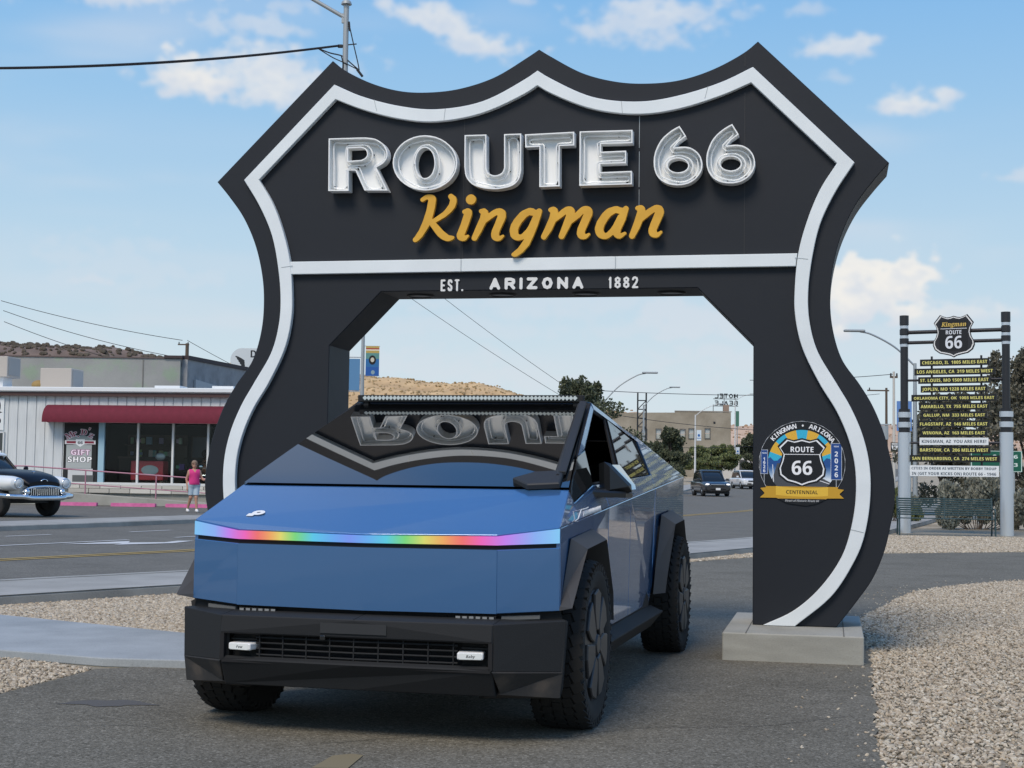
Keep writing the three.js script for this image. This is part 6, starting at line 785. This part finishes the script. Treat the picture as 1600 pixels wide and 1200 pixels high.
function shrub(label, x, z, w, h, seed, n, leaf, cols) { const t = thing('shrub', label, 'shrub', [x, rise(z), z], 0, 'shrubs behind the bench'), r = mulberry(seed), cl = [], st = []; for (let i = 0; i < 26; i++) { const px = (r() - 0.5) * 2 * w, pz = (r() - 0.5) * w * 0.9, yy = h * (0.15 + 0.7 * r()) * Math.sqrt(Math.max(0.1, 1 - (px / w / 1.05) ** 2)); cl.push([px, yy, pz, w * 0.16, h * 0.2]); st.push(bar([px * 0.3, -0.02, pz * 0.3], [px, yy, pz], 0.015, 4, 0.006)); } part('stems', st, bark, t); part('foliage', leafCloud(seed + 1, n, cl, leaf, cols, 0.9), leafMat, t); }
shrub('large grey-green sage bush behind the bench', 13.4, -43.2, 1.45, 1.65, 201, 24000, 0.10, sage);
shrub('grey-green bush below the green direction sign', 16.0, -43.0, 1.3, 1.65, 203, 20000, 0.10, sage);
shrub('small yellow-green bush between the bench and the road', 11.9, -47.5, 0.9, 1.2, 205, 6000, 0.12, gr);
shrub('low pale shrub at the foot of the curved street lamp', 13.2, -52, 1.0, 1.25, 207, 6000, 0.14, sage);
// ------------------------------------------------------------------ mileage sign, bench, road sign
{
  const A = [10.27, -39.2], Bp = [12.54, -38.0], turn = -Math.atan2(Bp[1] - A[1], Bp[0] - A[0]), L = Math.hypot(Bp[0] - A[0], Bp[1] - A[1]);
  const t = thing('mileage_sign', 'twin-post mileage sign with stacked city planks and a black shield on top', 'mileage sign', [A[0], 0, A[1]], turn);
  for (const u of [0, L]) {
    const h = 5.66; const p = part('post', [cyl(0.10, 0.10, h - 3.2, u, 3.2 + (h - 3.2) / 2 - 0.02, 0, 20)], std(rgb(0.018, 0.019, 0.022), 0.4), t, 'round sign post, black above and silver below'); part('silver_base', cyl(0.165, 0.165, 2.62, u, 1.31, 0, 24), M.silver, p);
    part('black_core', cyl(0.145, 0.145, 0.62, u, 2.92, 0, 20), std(rgb(0.016, 0.017, 0.02), 0.4), p);
    for (const y of [2.82, 3.08]) part('silver_band', cyl(0.17, 0.17, 0.14, u, y, 0, 24), M.silver, p); for (const y of [5.38, 5.12, 4.90]) part('silver_ring', cyl(0.108, 0.108, 0.075, u, y, 0, 20), M.silver, p); for (const y of [5.56, 5.25, 5.01]) part('black_collar', cyl(0.118, 0.118, y > 5.5 ? 0.25 : 0.14, u, y, 0, 20), std(rgb(0.02, 0.021, 0.024), 0.4), p);
  }
  const blk = std(rgb(0.016, 0.016, 0.02), 0.45); for (const [y, r] of [[5.24, 0.05], [4.97, 0.045], [3.98, 0.03], [2.35, 0.03]]) part('cross_bar', bar([0.05, y, -0.02], [L - 0.05, y, -0.02], r, 8), blk, t);
  for (const u of [0.70, 1.95]) part('hanger', box(0.05, 3.0, 0.03, u, 3.1, -0.05), blk, t);
  const rows = [['CHICAGO, IL  1805 MILES EAST', 1439, 1548, 564], ['LOS ANGELES, CA  319 MILES WEST', 1430, 1557, 578.5], ['ST. LOUIS, MO 1509 MILES EAST', 1436, 1550, 592], ['JOPLIN, MO 1228 MILES EAST', 1440, 1545, 606], ['OKLAHOMA CITY, OK  1003 MILES EAST', 1425, 1559, 620], ['AMARILLO, TX  755 MILES EAST', 1437, 1548, 633.5], ['GALLUP, NM  333 MILES EAST', 1441, 1544, 647], ['FLAGSTAFF, AZ  146 MILES EAST', 1435, 1548, 661], ['WINONA, AZ  163 MILES EAST', 1440, 1544, 675], ['KINGMAN, AZ  YOU ARE HERE!', 1438, 1546, 688.5, 1], ['BARSTOW, CA  206 MILES WEST', 1435, 1549, 702], ['SAN BERNARDINO, CA  274 MILES WEST', 1422, 1563, 715.5]];
  const U = px => (px - 1413) / 160 * L, Y = py => 0.02 + (833 - py) / 61.0;
  const plank = (txt, p0, p1, py, w, hgt, lines) => { const a = U(p0), b = U(p1), wd = b - a; const tx = canvasTex(640, Math.round(640 * hgt / wd), (c, W_, H_) => { c.fillStyle = w ? '#dfe4e6' : '#0c0f10'; c.fillRect(0, 0, W_, H_); c.fillStyle = w ? '#20303e' : '#e2dc7c'; c.textAlign = 'center'; c.textBaseline = 'middle'; lines.forEach((l, i) => { let fs = H_ / lines.length * 0.78; c.font = `bold ${fs}px sans-serif`; const m = c.measureText(l).width; if (m > W_ * 0.95) { fs *= W_ * 0.95 / m; c.font = `bold ${fs}px sans-serif`; } c.fillText(l, W_ / 2, H_ * (i + 0.52) / lines.length); }); }); const m = part('city_plank', box(wd, hgt, 0.03, (a + b) / 2, Y(py), 0.03), w ? M.paintWhite : blk, t, (w ? 'white' : 'black') + ' plank reading ' + lines[0].replace(/\s+/g, ' ').toLowerCase()); part('plank_lettering', place(new THREE.PlaneGeometry(wd - 0.01, hgt - 0.008), (a + b) / 2, Y(py), 0.049), std(0xffffff, 0.5, { map: tx }), m); };
  for (const [txt, a, b, y, w] of rows) plank(txt, a, b, y, w, w ? 0.19 : 0.175, [txt]);
  plank('', 1421, 1562, 735, 1, 0.28, ['CITIES IN ORDER AS WRITTEN BY BOBBY TROUP', 'IN (GET YOUR KICKS ON) ROUTE 66 - 1946']);
  // shield
  const half = [[0, 0.50], [0.09, 0.47], [0.17, 0.46], [0.26, 0.49], [0.345, 0.53], [0.505, 0.32], [0.44, 0.20], [0.42, 0.08], [0.45, -0.05], [0.52, -0.17], [0.53, -0.26], [0.48, -0.38], [0.36, -0.47], [0.2, -0.505], [0.08, -0.535], [0, -0.58]];
  const full = k => [...half.map(p => [p[0] * k, p[1] * k]), ...half.slice(1, -1).reverse().map(p => [-p[0] * k, p[1] * k])].reverse(); const cy = 5.13, cx = U(1493);
  const sh = part('shield_plate', extr(shapeOf(full(1)), 0.05, 0.005).translate(cx, cy, 0.03), blk, t, 'black route shield plate with white outline'); const ringS = shapeOf(full(0.95)); ringS.holes.push(new THREE.Path(full(0.90).map(p => new THREE.Vector2(...p)).reverse())); part('shield_outline', extr(ringS, 0.006).translate(cx, cy, 0.0815), M.paintWhite, sh);
  const tx = canvasTex(512, 512, (c) => { c.fillStyle = '#0a0c10'; c.fillRect(0, 0, 512, 512); c.textAlign = 'center'; c.textBaseline = 'middle'; c.fillStyle = '#d8b95a'; c.font = 'italic bold 98px serif'; c.fillText('Kingman', 256, 72); c.fillStyle = '#d9dee4'; c.fillRect(20, 138, 472, 9); c.font = 'bold 92px sans-serif'; c.fillText('ROUTE', 256, 204); c.font = 'bold 290px sans-serif'; c.fillText('66', 256, 372); });
  part('shield_print', place(new THREE.PlaneGeometry(0.72, 0.80), cx, cy - 0.01, 0.0825), std(0xffffff, 0.5, { map: tx }), sh);
}
{ // slatted steel bench
  const t = thing('park_bench', 'dark green slatted steel bench in front of the mileage sign', 'bench', [10.88, 0, -37.6], -0.16), g = std(rgb(0.028, 0.058, 0.064), 0.4); const w = 2.3;
  for (let i = 0; i < 8; i++) part('back_slat', rbox(w, 0.040, 0.018, 0.006, 0, 0.52 + i * 0.056, -0.24 - i * 0.012), g, t); for (let i = 0; i < 7; i++) part('seat_slat', rbox(w, 0.018, 0.045, 0.006, 0, 0.43, -0.2 + i * 0.07), g, t);
  for (const x of [-w / 2, 0, w / 2]) part('frame', [bar([x, 0.42, 0.28], [x, 0.42, -0.22], 0.02, 6), bar([x, 0.42, -0.22], [x, 0.96, -0.35], 0.022, 6)], g, t);
  for (const x of [-w / 2, w / 2]) { part('leg', bar([x, 0, 0.30], [x, 0.42, 0.26], 0.022, 6), g, t); part('leg', bar([x, 0, -0.32], [x, 0.44, -0.22], 0.022, 6), g, t); part('armrest', tube([[x, 0.42, 0.27], [x, 0.64, 0.28], [x, 0.68, 0.1], [x, 0.66, -0.26]], 0.02), g, t); }
}
{ const t = thing('direction_sign', 'green road direction sign behind the mileage sign', 'road sign', [16.55, 0, -50], 0.05); const tx = canvasTex(512, 360, c => { c.fillStyle = '#0d5a46'; c.fillRect(0, 0, 512, 360); c.strokeStyle = '#cfe0da'; c.lineWidth = 8; c.strokeRect(8, 8, 496, 344); c.fillStyle = '#dfeae6'; c.font = 'bold 84px sans-serif'; c.fillText('Spr', 215, 130); c.textAlign = 'right'; c.fillText('56', 470, 130); c.fillText('83', 470, 270); });
  part('panel', box(1.75, 0.70, 0.04, -0.40, 2.07, 0), std(0xffffff, 0.5, { map: tx }), t); for (const x of [-1.0, 0.2]) part('post', bar([x, 0, -0.06], [x, 2.42, -0.06], 0.05, 6), M.galv, t); }
// ------------------------------------------------------------------ vehicles on and beside the road
function loft(secs, n = 28, cap = true) { // secs: z, half width, bottom, top, squareness
  const pos = [], idx = []; for (const [z, w, y0, y1, e] of secs) for (let i = 0; i < n; i++) { const a = i / n * 6.28318, c = Math.cos(a), s = Math.sin(a); pos.push(Math.sign(c) * Math.pow(Math.abs(c), 2 / e) * w, (y0 + y1) / 2 + Math.sign(s) * Math.pow(Math.abs(s), 2 / e) * (y1 - y0) / 2, z); }
  for (let k = 0; k < secs.length - 1; k++) for (let i = 0; i < n; i++) { const a = k * n + i, b = k * n + (i + 1) % n, c = a + n, d = b + n; idx.push(a, c, b, b, c, d); }
  if (cap) for (const k of [0, secs.length - 1]) { const z = secs[k]; const m = pos.length / 3; pos.push(0, (z[2] + z[3]) / 2, z[0]); for (let i = 0; i < n; i++) k ? idx.push(m, k * n + i, k * n + (i + 1) % n) : idx.push(m, (i + 1) % n, i); }
  const g = new THREE.BufferGeometry(); g.setAttribute('position', new THREE.Float32BufferAttribute(pos, 3)); g.setIndex(idx); g.computeVertexNormals(); const q = toCreasedNormals(g, 0.7); return clean(q);
}
const carGlass = phys(rgb(0.012, 0.016, 0.018), 0.06, { ior: 1.42 });
function wheelTo(t, x, y, z, r, w, hub, wall) { const g = new THREE.Group(); g.name = 'wheel'; g.position.set(x, y, z); t.add(g); const s = Math.sign(x); part('tyre', place(new THREE.LatheGeometry([[r * 0.55, -w / 2], [r * 0.92, -w / 2], [r, -w * 0.32], [r, w * 0.32], [r * 0.92, w / 2], [r * 0.55, w / 2]].map(p => new THREE.Vector2(...p)), 28), 0, 0, 0, 0, 0, Math.PI / 2), M.rubber, g); part('drum', cyl(r * 0.56, r * 0.56, w * 0.6, 0, 0, 0, 20, 0, Math.PI / 2), M.blackPlastic, g); part('hub', [cyl(r * 0.54, r * 0.54, 0.02, s * w * 0.34, 0, 0, 20, 0, Math.PI / 2), place(new THREE.SphereGeometry(r * 0.3, 14, 8).scale(0.5, 1, 1), s * w * 0.36, 0, 0)], hub, g); }
function roadCar(name, label, pos, turn, p) {
  const t = thing(name, label, p.cat, pos, turn, 'vehicles driving on the road'); const pm = phys(rgb(...p.col), 0.3, { clearcoat: 1, clearcoatRoughness: 0.05 }); const { L, w, h, belt, bon } = p; const f = L / 2;
  part('body', loft([[-f, w * 0.80, 0.42, belt * 0.9, 5], [-f + 0.12, w * 0.97, 0.30, belt, 5], [-f * 0.4, w, 0.26, belt, 6], [f * 0.25, w, 0.26, belt, 6], [f * 0.42, w, 0.26, bon + 0.03, 6], [f - 0.25, w * 0.98, 0.28, bon - 0.06, 5], [f - 0.05, w * 0.92, 0.32, bon - 0.16, 4.5], [f, w * 0.82, 0.40, bon - 0.28, 4]], 36), pm, t);
  part('greenhouse', loft([[-f + 0.15, w * 0.80, belt - 0.1, belt + 0.1, 5], [-f + 0.45, w * 0.80, belt - 0.1, h - 0.08, 5], [-f * 0.2, w * 0.80, belt - 0.1, h, 5], [f * 0.08, w * 0.80, belt - 0.1, h - 0.03, 5], [f * 0.46, w * 0.84, belt - 0.12, bon + 0.02, 5]], 32), carGlass, t);
  part('roof', loft([[-f + 0.42, w * 0.74, h - 0.12, h - 0.04, 4], [-f * 0.2, w * 0.74, h - 0.07, h + 0.02, 4], [f * 0.08, w * 0.73, h - 0.09, h, 4], [f * 0.11, w * 0.72, h - 0.1, h - 0.05, 4]], 24), pm, t);
  for (const s of [-1, 1]) { part('pillar', bar([s * w * 0.80, bon + 0.02, f * 0.46], [s * w * 0.70, h - 0.03, f * 0.09], 0.04, 6), pm, t); part('headlight', place(new THREE.SphereGeometry(0.15, 14, 8).scale(1.2, 0.55, 0.6), s * w * 0.74, bon - 0.22, f - 0.10), phys(rgb(0.75, 0.76, 0.74), 0.1, p.lit ? { clearcoat: 1, emissive: rgb(1, 0.98, 0.94), emissiveIntensity: 0.6 } : { clearcoat: 1 }), t); part('door_mirror', rbox(0.2, 0.14, 0.1, 0.03, s * (w + 0.07), belt + 0.08, f * 0.33), pm, t); part('fog_lamp', place(new THREE.SphereGeometry(0.07, 10, 6).scale(1, 0.8, 0.5), s * w * 0.68, 0.44, f - 0.06), M.chrome, t); for (const z of [-f * 0.58, f * 0.60]) wheelTo(t, s * (w - 0.12), 0.34, z, 0.34, 0.24, M.galv); }
  part('grille', [rbox(w * 0.95, 0.15, 0.06, 0.02, 0, bon - 0.26, f - 0.015), rbox(w * 1.2, 0.18, 0.06, 0.02, 0, 0.44, f - 0.03)], M.blackPlastic, t); part('chrome_bar', rbox(w * 1.05, 0.04, 0.06, 0.01, 0, bon - 0.22, f + 0.01), M.chrome, t); part('number_plate', box(0.32, 0.15, 0.02, 0, 0.50, f + 0.02), M.paintWhite, t); part('underside', box(w * 1.7, 0.16, L * 0.9, 0, 0.26, 0), M.blackPlastic, t); return t;
}
roadCar('sport_utility_vehicle', 'black sport utility vehicle driving towards the arch', [13.95, rise(-105) + 0.0, -105], 0.10, { cat: 'car', col: [0.010, 0.011, 0.014], L: 4.6, w: 0.95, h: 1.80, belt: 1.08, bon: 1.02, lit: 1 });
roadCar('car', 'white car following the black sport utility vehicle', [21.3, rise(-136), -136], 0.12, { cat: 'car', col: [0.70, 0.71, 0.71], L: 4.7, w: 0.94, h: 1.66, belt: 1.0, bon: 0.95 });
{ // black and white early-fifties car with a toothed chrome grille
  const t = thing('vintage_car', 'black and white vintage car with toothed chrome grille parked on the forecourt', 'car', [-12.72, 0.11, -39.3], 0.98); t.scale.setScalar(1.07); const bk = phys(rgb(0.006, 0.007, 0.010), 0.32, { specularIntensity: 0.5 }), wt = phys(rgb(0.74, 0.76, 0.75), 0.25, { clearcoat: 1 });
  part('body', loft([[-3.9, 0.55, 0.55, 0.80, 3], [-3.6, 0.80, 0.42, 0.95, 3.5], [-2.6, 0.88, 0.38, 1.02, 4], [-1.0, 0.88, 0.38, 1.02, 4], [-0.6, 0.74, 0.42, 1.02, 4], [0.4, 0.66, 0.46, 0.96, 4], [0.62, 0.6, 0.5, 0.85, 4]]), wt, t);
  part('bonnet', loft([[-1.15, 0.80, 0.80, 1.13, 3.2], [-0.6, 0.76, 0.80, 1.15, 3], [0.0, 0.68, 0.78, 1.13, 2.8], [0.42, 0.60, 0.74, 1.07, 2.6], [0.66, 0.54, 0.70, 0.98, 2.5], [0.78, 0.46, 0.69, 0.86, 2.3]]), bk, t); part('upper_body', loft([[-3.85, 0.6, 0.72, 0.92, 3], [-3.2, 0.82, 0.82, 1.06, 3], [-1.1, 0.84, 0.84, 1.07, 3], [-0.9, 0.7, 0.84, 1.08, 3]]), bk, t);
  for (const s of [-1, 1]) { part('front_wing', loft([[-1.3, 0.10, 0.60, 0.86, 2.5], [-0.7, 0.22, 0.58, 0.99, 2.6], [0.0, 0.26, 0.62, 1.0, 2.5], [0.45, 0.25, 0.62, 0.98, 2.3], [0.66, 0.20, 0.66, 0.94, 2.1], [0.72, 0.10, 0.74, 0.88, 2]]).translate(s * 0.70, 0, 0), wt, t); const hl = part('headlight', [place(new THREE.TorusGeometry(0.105, 0.022, 8, 24), s * 0.70, 0.81, 0.70)], M.chrome, t); part('lens', place(new THREE.SphereGeometry(0.10, 16, 10).scale(1, 1, 0.5), s * 0.70, 0.81, 0.70), phys(rgb(0.6, 0.63, 0.64), 0.05, { clearcoat: 1 }), hl); part('bullet_lamp', place(new THREE.SphereGeometry(0.085, 14, 10), s * 0.52, 0.60, 0.78), M.chrome, t); part('side_trim', bar([s * 0.90, 0.72, -2.8], [s * 0.90, 0.74, -0.7], 0.018, 6), M.chrome, t); wheelTo(t, s * 0.74, 0.37, 0, 0.38, 0.22, M.chrome); wheelTo(t, s * 0.72, 0.38, -2.9, 0.38, 0.24, M.chrome); part('door_mirror', [place(new THREE.SphereGeometry(0.07, 12, 8).scale(1, 1, 0.6), s * 0.88, 1.16, -1.05), bar([s * 0.82, 1.05, -1.05], [s * 0.88, 1.14, -1.05], 0.012, 5)], bk, t); }
  part('greenhouse', loft([[-3.3, 0.55, 0.98, 1.16, 3], [-2.8, 0.70, 0.98, 1.46, 3.4], [-2.1, 0.72, 0.98, 1.54, 3.4], [-1.5, 0.71, 0.98, 1.50, 3.4], [-1.10, 0.70, 0.98, 1.14, 3.4]]), carGlass, t); part('roof', loft([[-3.05, 0.58, 1.32, 1.40, 3], [-2.6, 0.67, 1.45, 1.57, 2.6], [-2.1, 0.69, 1.51, 1.62, 2.6], [-1.6, 0.66, 1.49, 1.57, 2.6], [-1.45, 0.62, 1.47, 1.51, 2.6]]), wt, t); for (const s of [-1, 1]) { part('pillar', bar([s * 0.64, 1.05, -1.02], [s * 0.60, 1.45, -1.5], 0.035, 6), bk, t); part('pillar', bar([s * 0.69, 1.0, -2.2], [s * 0.63, 1.46, -2.2], 0.035, 6), bk, t); }
  part('windscreen_bar', bar([0, 1.08, -0.98], [0, 1.45, -1.48], 0.018, 5), M.chrome, t);
  part('grille_surround', tube([[-0.58, 0.60, 0.72], [-0.42, 0.70, 0.78], [0, 0.735, 0.84], [0.42, 0.70, 0.78], [0.58, 0.60, 0.72]], 0.035, 8), M.chrome, t); part('grille_cavity', box(0.95, 0.2, 0.1, 0, 0.60, 0.70), M.blackPlastic, t);
  for (let i = 0; i < 15; i++) part('grille_tooth', place(new THREE.CapsuleGeometry(0.016, 0.15, 3, 8), -0.40 + i * 0.057, 0.605, 0.80 + 0.03 * (1 - (i / 7 - 1) ** 2)), M.chrome, t);
  part('front_bumper', tube([[-0.98, 0.52, 0.35], [-0.92, 0.50, 0.66], [-0.6, 0.485, 0.82], [-0.45, 0.46, 0.88], [0, 0.455, 0.93], [0.45, 0.46, 0.88], [0.6, 0.485, 0.82], [0.92, 0.50, 0.66], [0.98, 0.52, 0.35]], 0.062, 8, 60), M.chrome, t); part('badge', place(new THREE.TorusGeometry(0.09, 0.02, 8, 20).scale(1, 0.6, 1), 0, 0.85, 0.76), M.chrome, t); part('bonnet_ornament', [bar([0, 1.0, 0.42], [0, 1.1, 0.36], 0.012, 5), bar([-0.05, 1.09, 0.34], [0.05, 1.09, 0.34], 0.012, 5)], M.chrome, t); part('underside', box(1.3, 0.2, 3.6, 0, 0.42, -1.6), M.blackPlastic, t);
}
// ------------------------------------------------------------------ woman walking across the forecourt
{
  const t = thing('person', 'woman in a pink sleeveless top and pale denim shorts walking past the ramp', 'person', [-9.62, 0.105, -45.7], 0.35); t.scale.set(0.9, 1.0, 0.9);
  const cap = (p, a, b, r0, r1) => { const ax = b[0] - a[0], ay = b[1] - a[1], az = b[2] - a[2], px = p[0] - a[0], py = p[1] - a[1], pz = p[2] - a[2]; const h = Math.max(0, Math.min(1, (px * ax + py * ay + pz * az) / (ax * ax + ay * ay + az * az || 1))); return Math.hypot(px - ax * h, py - ay * h, pz - az * h) - (r0 + (r1 - r0) * h); };
  const sm = (a, b, k) => { const h = Math.max(0, Math.min(1, 0.5 + 0.5 * (b - a) / k)); return b + (a - b) * h - k * h * (1 - h); };
  const J = { hipL: [-0.09, 0.80, 0], hipR: [0.09, 0.80, 0], kneeL: [-0.10, 0.45, 0.02], kneeR: [0.07, 0.46, 0.10], ankL: [-0.17, 0.10, -0.16], ankR: [0.09, 0.08, 0.14], shL: [-0.17, 1.23, 0], shR: [0.17, 1.23, 0], elL: [-0.24, 1.0, -0.05], elR: [0.27, 1.02, 0.02], haL: [-0.22, 0.76, 0.02], haR: [0.30, 0.98, 0.22], neck: [0, 1.30, 0.01], head: [0, 1.44, 0.04] };
  const torso = p => { let d = cap(p, [0, 1.18, 0], [0, 1.0, 0.0], 0.135, 0.135); d = sm(d, cap(p, [-0.09, 1.17, 0.03], [0.09, 1.17, 0.03], 0.115, 0.115), 0.06); d = sm(d, cap(p, [-0.06, 0.85, 0], [0.06, 0.85, 0], 0.145, 0.145), 0.08); d = sm(d, cap(p, [-0.14, 1.23, 0], [0.14, 1.23, 0], 0.062, 0.062), 0.05); return d; };
  const legs = p => { let d = 1e9; for (const s of ['L', 'R']) { let q = sm(cap(p, J['hip' + s], J['knee' + s], 0.10, 0.056), cap(p, J['knee' + s], J['ank' + s], 0.056, 0.036), 0.03); d = Math.min(d, q); } return d; };
  const arms = p => { let d = 1e9; for (const s of ['L', 'R']) { let q = sm(cap(p, J['sh' + s], J['el' + s], 0.052, 0.040), cap(p, J['el' + s], J['ha' + s], 0.040, 0.027), 0.02); d = Math.min(d, q); } return d; };
  const headF = p => { let d = cap(p, [0, 1.40, 0.045], [0, 1.47, 0.02], 0.068, 0.088); d = sm(d, cap(p, [0, 1.33, 0.0], [0, 1.24, -0.01], 0.048, 0.06), 0.03); d = sm(d, cap(p, [0, 1.445, 0.115], [0, 1.42, 0.128], 0.012, 0.016), 0.015); for (const s of [-1, 1]) d = Math.min(d, cap(p, [s * 0.085, 1.44, 0.01], [s * 0.09, 1.425, 0.01], 0.018, 0.014)); return d; };
  const hands = p => { let d = 1e9; for (const [h, dir, s] of [[J.haL, [0.02, -1, 0.15], -1], [J.haR, [0.1, 0.15, 1], 1]]) { const tip = k => [h[0] + dir[0] * 0.09 + s * (k - 1.5) * 0.004, h[1] + dir[1] * (0.15 - 0.012 * Math.abs(k - 1.3)), h[2] + dir[2] * 0.12 + (k - 1.5) * 0.020]; d = Math.min(d, cap(p, h, [h[0] + dir[0] * 0.07, h[1] + dir[1] * 0.07, h[2] + dir[2] * 0.07], 0.027, 0.034)); for (let k = 0; k < 4; k++) d = sm(d, cap(p, [h[0] + dir[0] * 0.06, h[1] + dir[1] * 0.06, h[2] + dir[2] * 0.06 + (k - 1.5) * 0.018], tip(k), 0.010, 0.008), 0.006); d = sm(d, cap(p, [h[0], h[1] + dir[1] * 0.03, h[2] + 0.03], [h[0] + dir[0] * 0.07, h[1] + dir[1] * 0.09, h[2] + 0.055 + dir[2] * 0.05], 0.011, 0.009), 0.008); } return d; };
  const bodyF = p => { let d = sm(torso(p), legs(p), 0.05); d = sm(d, arms(p), 0.04); d = sm(d, headF(p), 0.03); return sm(d, hands(p), 0.012); };
  const mesh = (name, f, lo, hi, res, mat, parent) => { const size = Math.max(hi[0] - lo[0], hi[1] - lo[1], hi[2] - lo[2]) * 1.06, c = lo.map((v, i) => (v + hi[i]) / 2); const mc = new MarchingCubes(res, mat, false, false, 120000); mc.isolation = 0; const half = size / 2; for (let k = 0; k < res; k++) for (let j = 0; j < res; j++) for (let i = 0; i < res; i++) { const p = [i, j, k].map((v, n) => c[n] + ((v - res / 2) / (res / 2)) * half); const inside = p[0] > lo[0] - 0.02 && p[0] < hi[0] + 0.02 && p[2] > lo[2] - 0.02 && p[2] < hi[2] + 0.02 && p[1] > lo[1] - 0.02 && p[1] < hi[1] + 0.02; mc.field[i + j * res + k * res * res] = inside ? -f(p) : -0.05; } mc.update(); const n = mc.count; const pos = new Float32Array(mc.positionArray.slice(0, n * 3)); for (let i = 0; i < n; i++) for (let a = 0; a < 3; a++) pos[3 * i + a] = c[a] + pos[3 * i + a] * half; const g = new THREE.BufferGeometry(); g.setAttribute('position', new THREE.BufferAttribute(pos, 3)); const w = mergeVertices(g, 1e-4); w.computeVertexNormals(); return part(name, w, mat, parent); };
  const skin = std(rgb(0.46, 0.25, 0.17), 0.6), pinkM = std(rgb(0.60, 0.035, 0.20), 0.8), denim = std(rgb(0.38, 0.48, 0.56), 0.85), shoe = std(rgb(0.78, 0.78, 0.77), 0.6), hair = std(rgb(0.22, 0.15, 0.10), 0.7);
  const b = mesh('body', bodyF, [-0.34, 0.02, -0.26], [0.40, 1.58, 0.40], 100, skin, t);
  mesh('sleeveless_top', p => Math.max(sm(torso(p), cap(p, [0, 1.16, 0.05], [0, 0.92, 0.04], 0.13, 0.15), 0.05) - 0.014, p[1] - 1.285 + Math.abs(p[0]) * -0.15 + (p[2] > 0 ? Math.max(0, 0.07 - Math.abs(p[0])) * 1.2 : 0), 0.84 - p[1], Math.abs(p[0]) - 0.175), [-0.22, 0.80, -0.22], [0.22, 1.32, 0.24], 56, pinkM, t);
  mesh('shorts', p => { let d = cap(p, [-0.06, 0.85, 0], [0.06, 0.85, 0], 0.155, 0.155); for (const s of ['L', 'R']) d = sm(d, cap(p, J['hip' + s], J['knee' + s], 0.118, 0.082), 0.03); return Math.max(d, p[1] - 0.90, 0.52 - p[1]); }, [-0.26, 0.48, -0.2], [0.26, 0.94, 0.24], 52, denim, t);
  for (const s of ['L', 'R']) { const a = J['ank' + s]; const f = p => Math.max(sm(cap(p, [a[0], 0.05, a[2] - 0.03], [a[0] + 0.005, 0.045, a[2] + 0.15], 0.046, 0.040), cap(p, a, [a[0], 0.05, a[2]], 0.042, 0.045), 0.02), 0.0 - p[1]); mesh('shoe', f, [a[0] - 0.08, -0.01, a[2] - 0.12], [a[0] + 0.08, 0.16, a[2] + 0.24], 40, shoe, t); }
  mesh('hair', p => Math.max(cap(p, [0, 1.45, 0.008], [0, 1.478, 0.015], 0.10, 0.106), p[2] - 0.06 - Math.max(0, p[1] - 1.475) * 2.2, 1.37 - p[1]), [-0.14, 1.36, -0.14], [0.14, 1.60, 0.14], 40, hair, t);
  const eye = std(rgb(0.02, 0.02, 0.02), 0.3); for (const s of [-1, 1]) part('eyeglass_lens', place(new THREE.CylinderGeometry(0.022, 0.022, 0.006, 12), s * 0.032, 1.455, 0.112, 0, Math.PI / 2), eye, b); part('mouth', rbox(0.04, 0.008, 0.006, 0.002, 0, 1.385, 0.108), std(rgb(0.30, 0.09, 0.08), 0.6), b);
}
renderer.render(scene, camera);
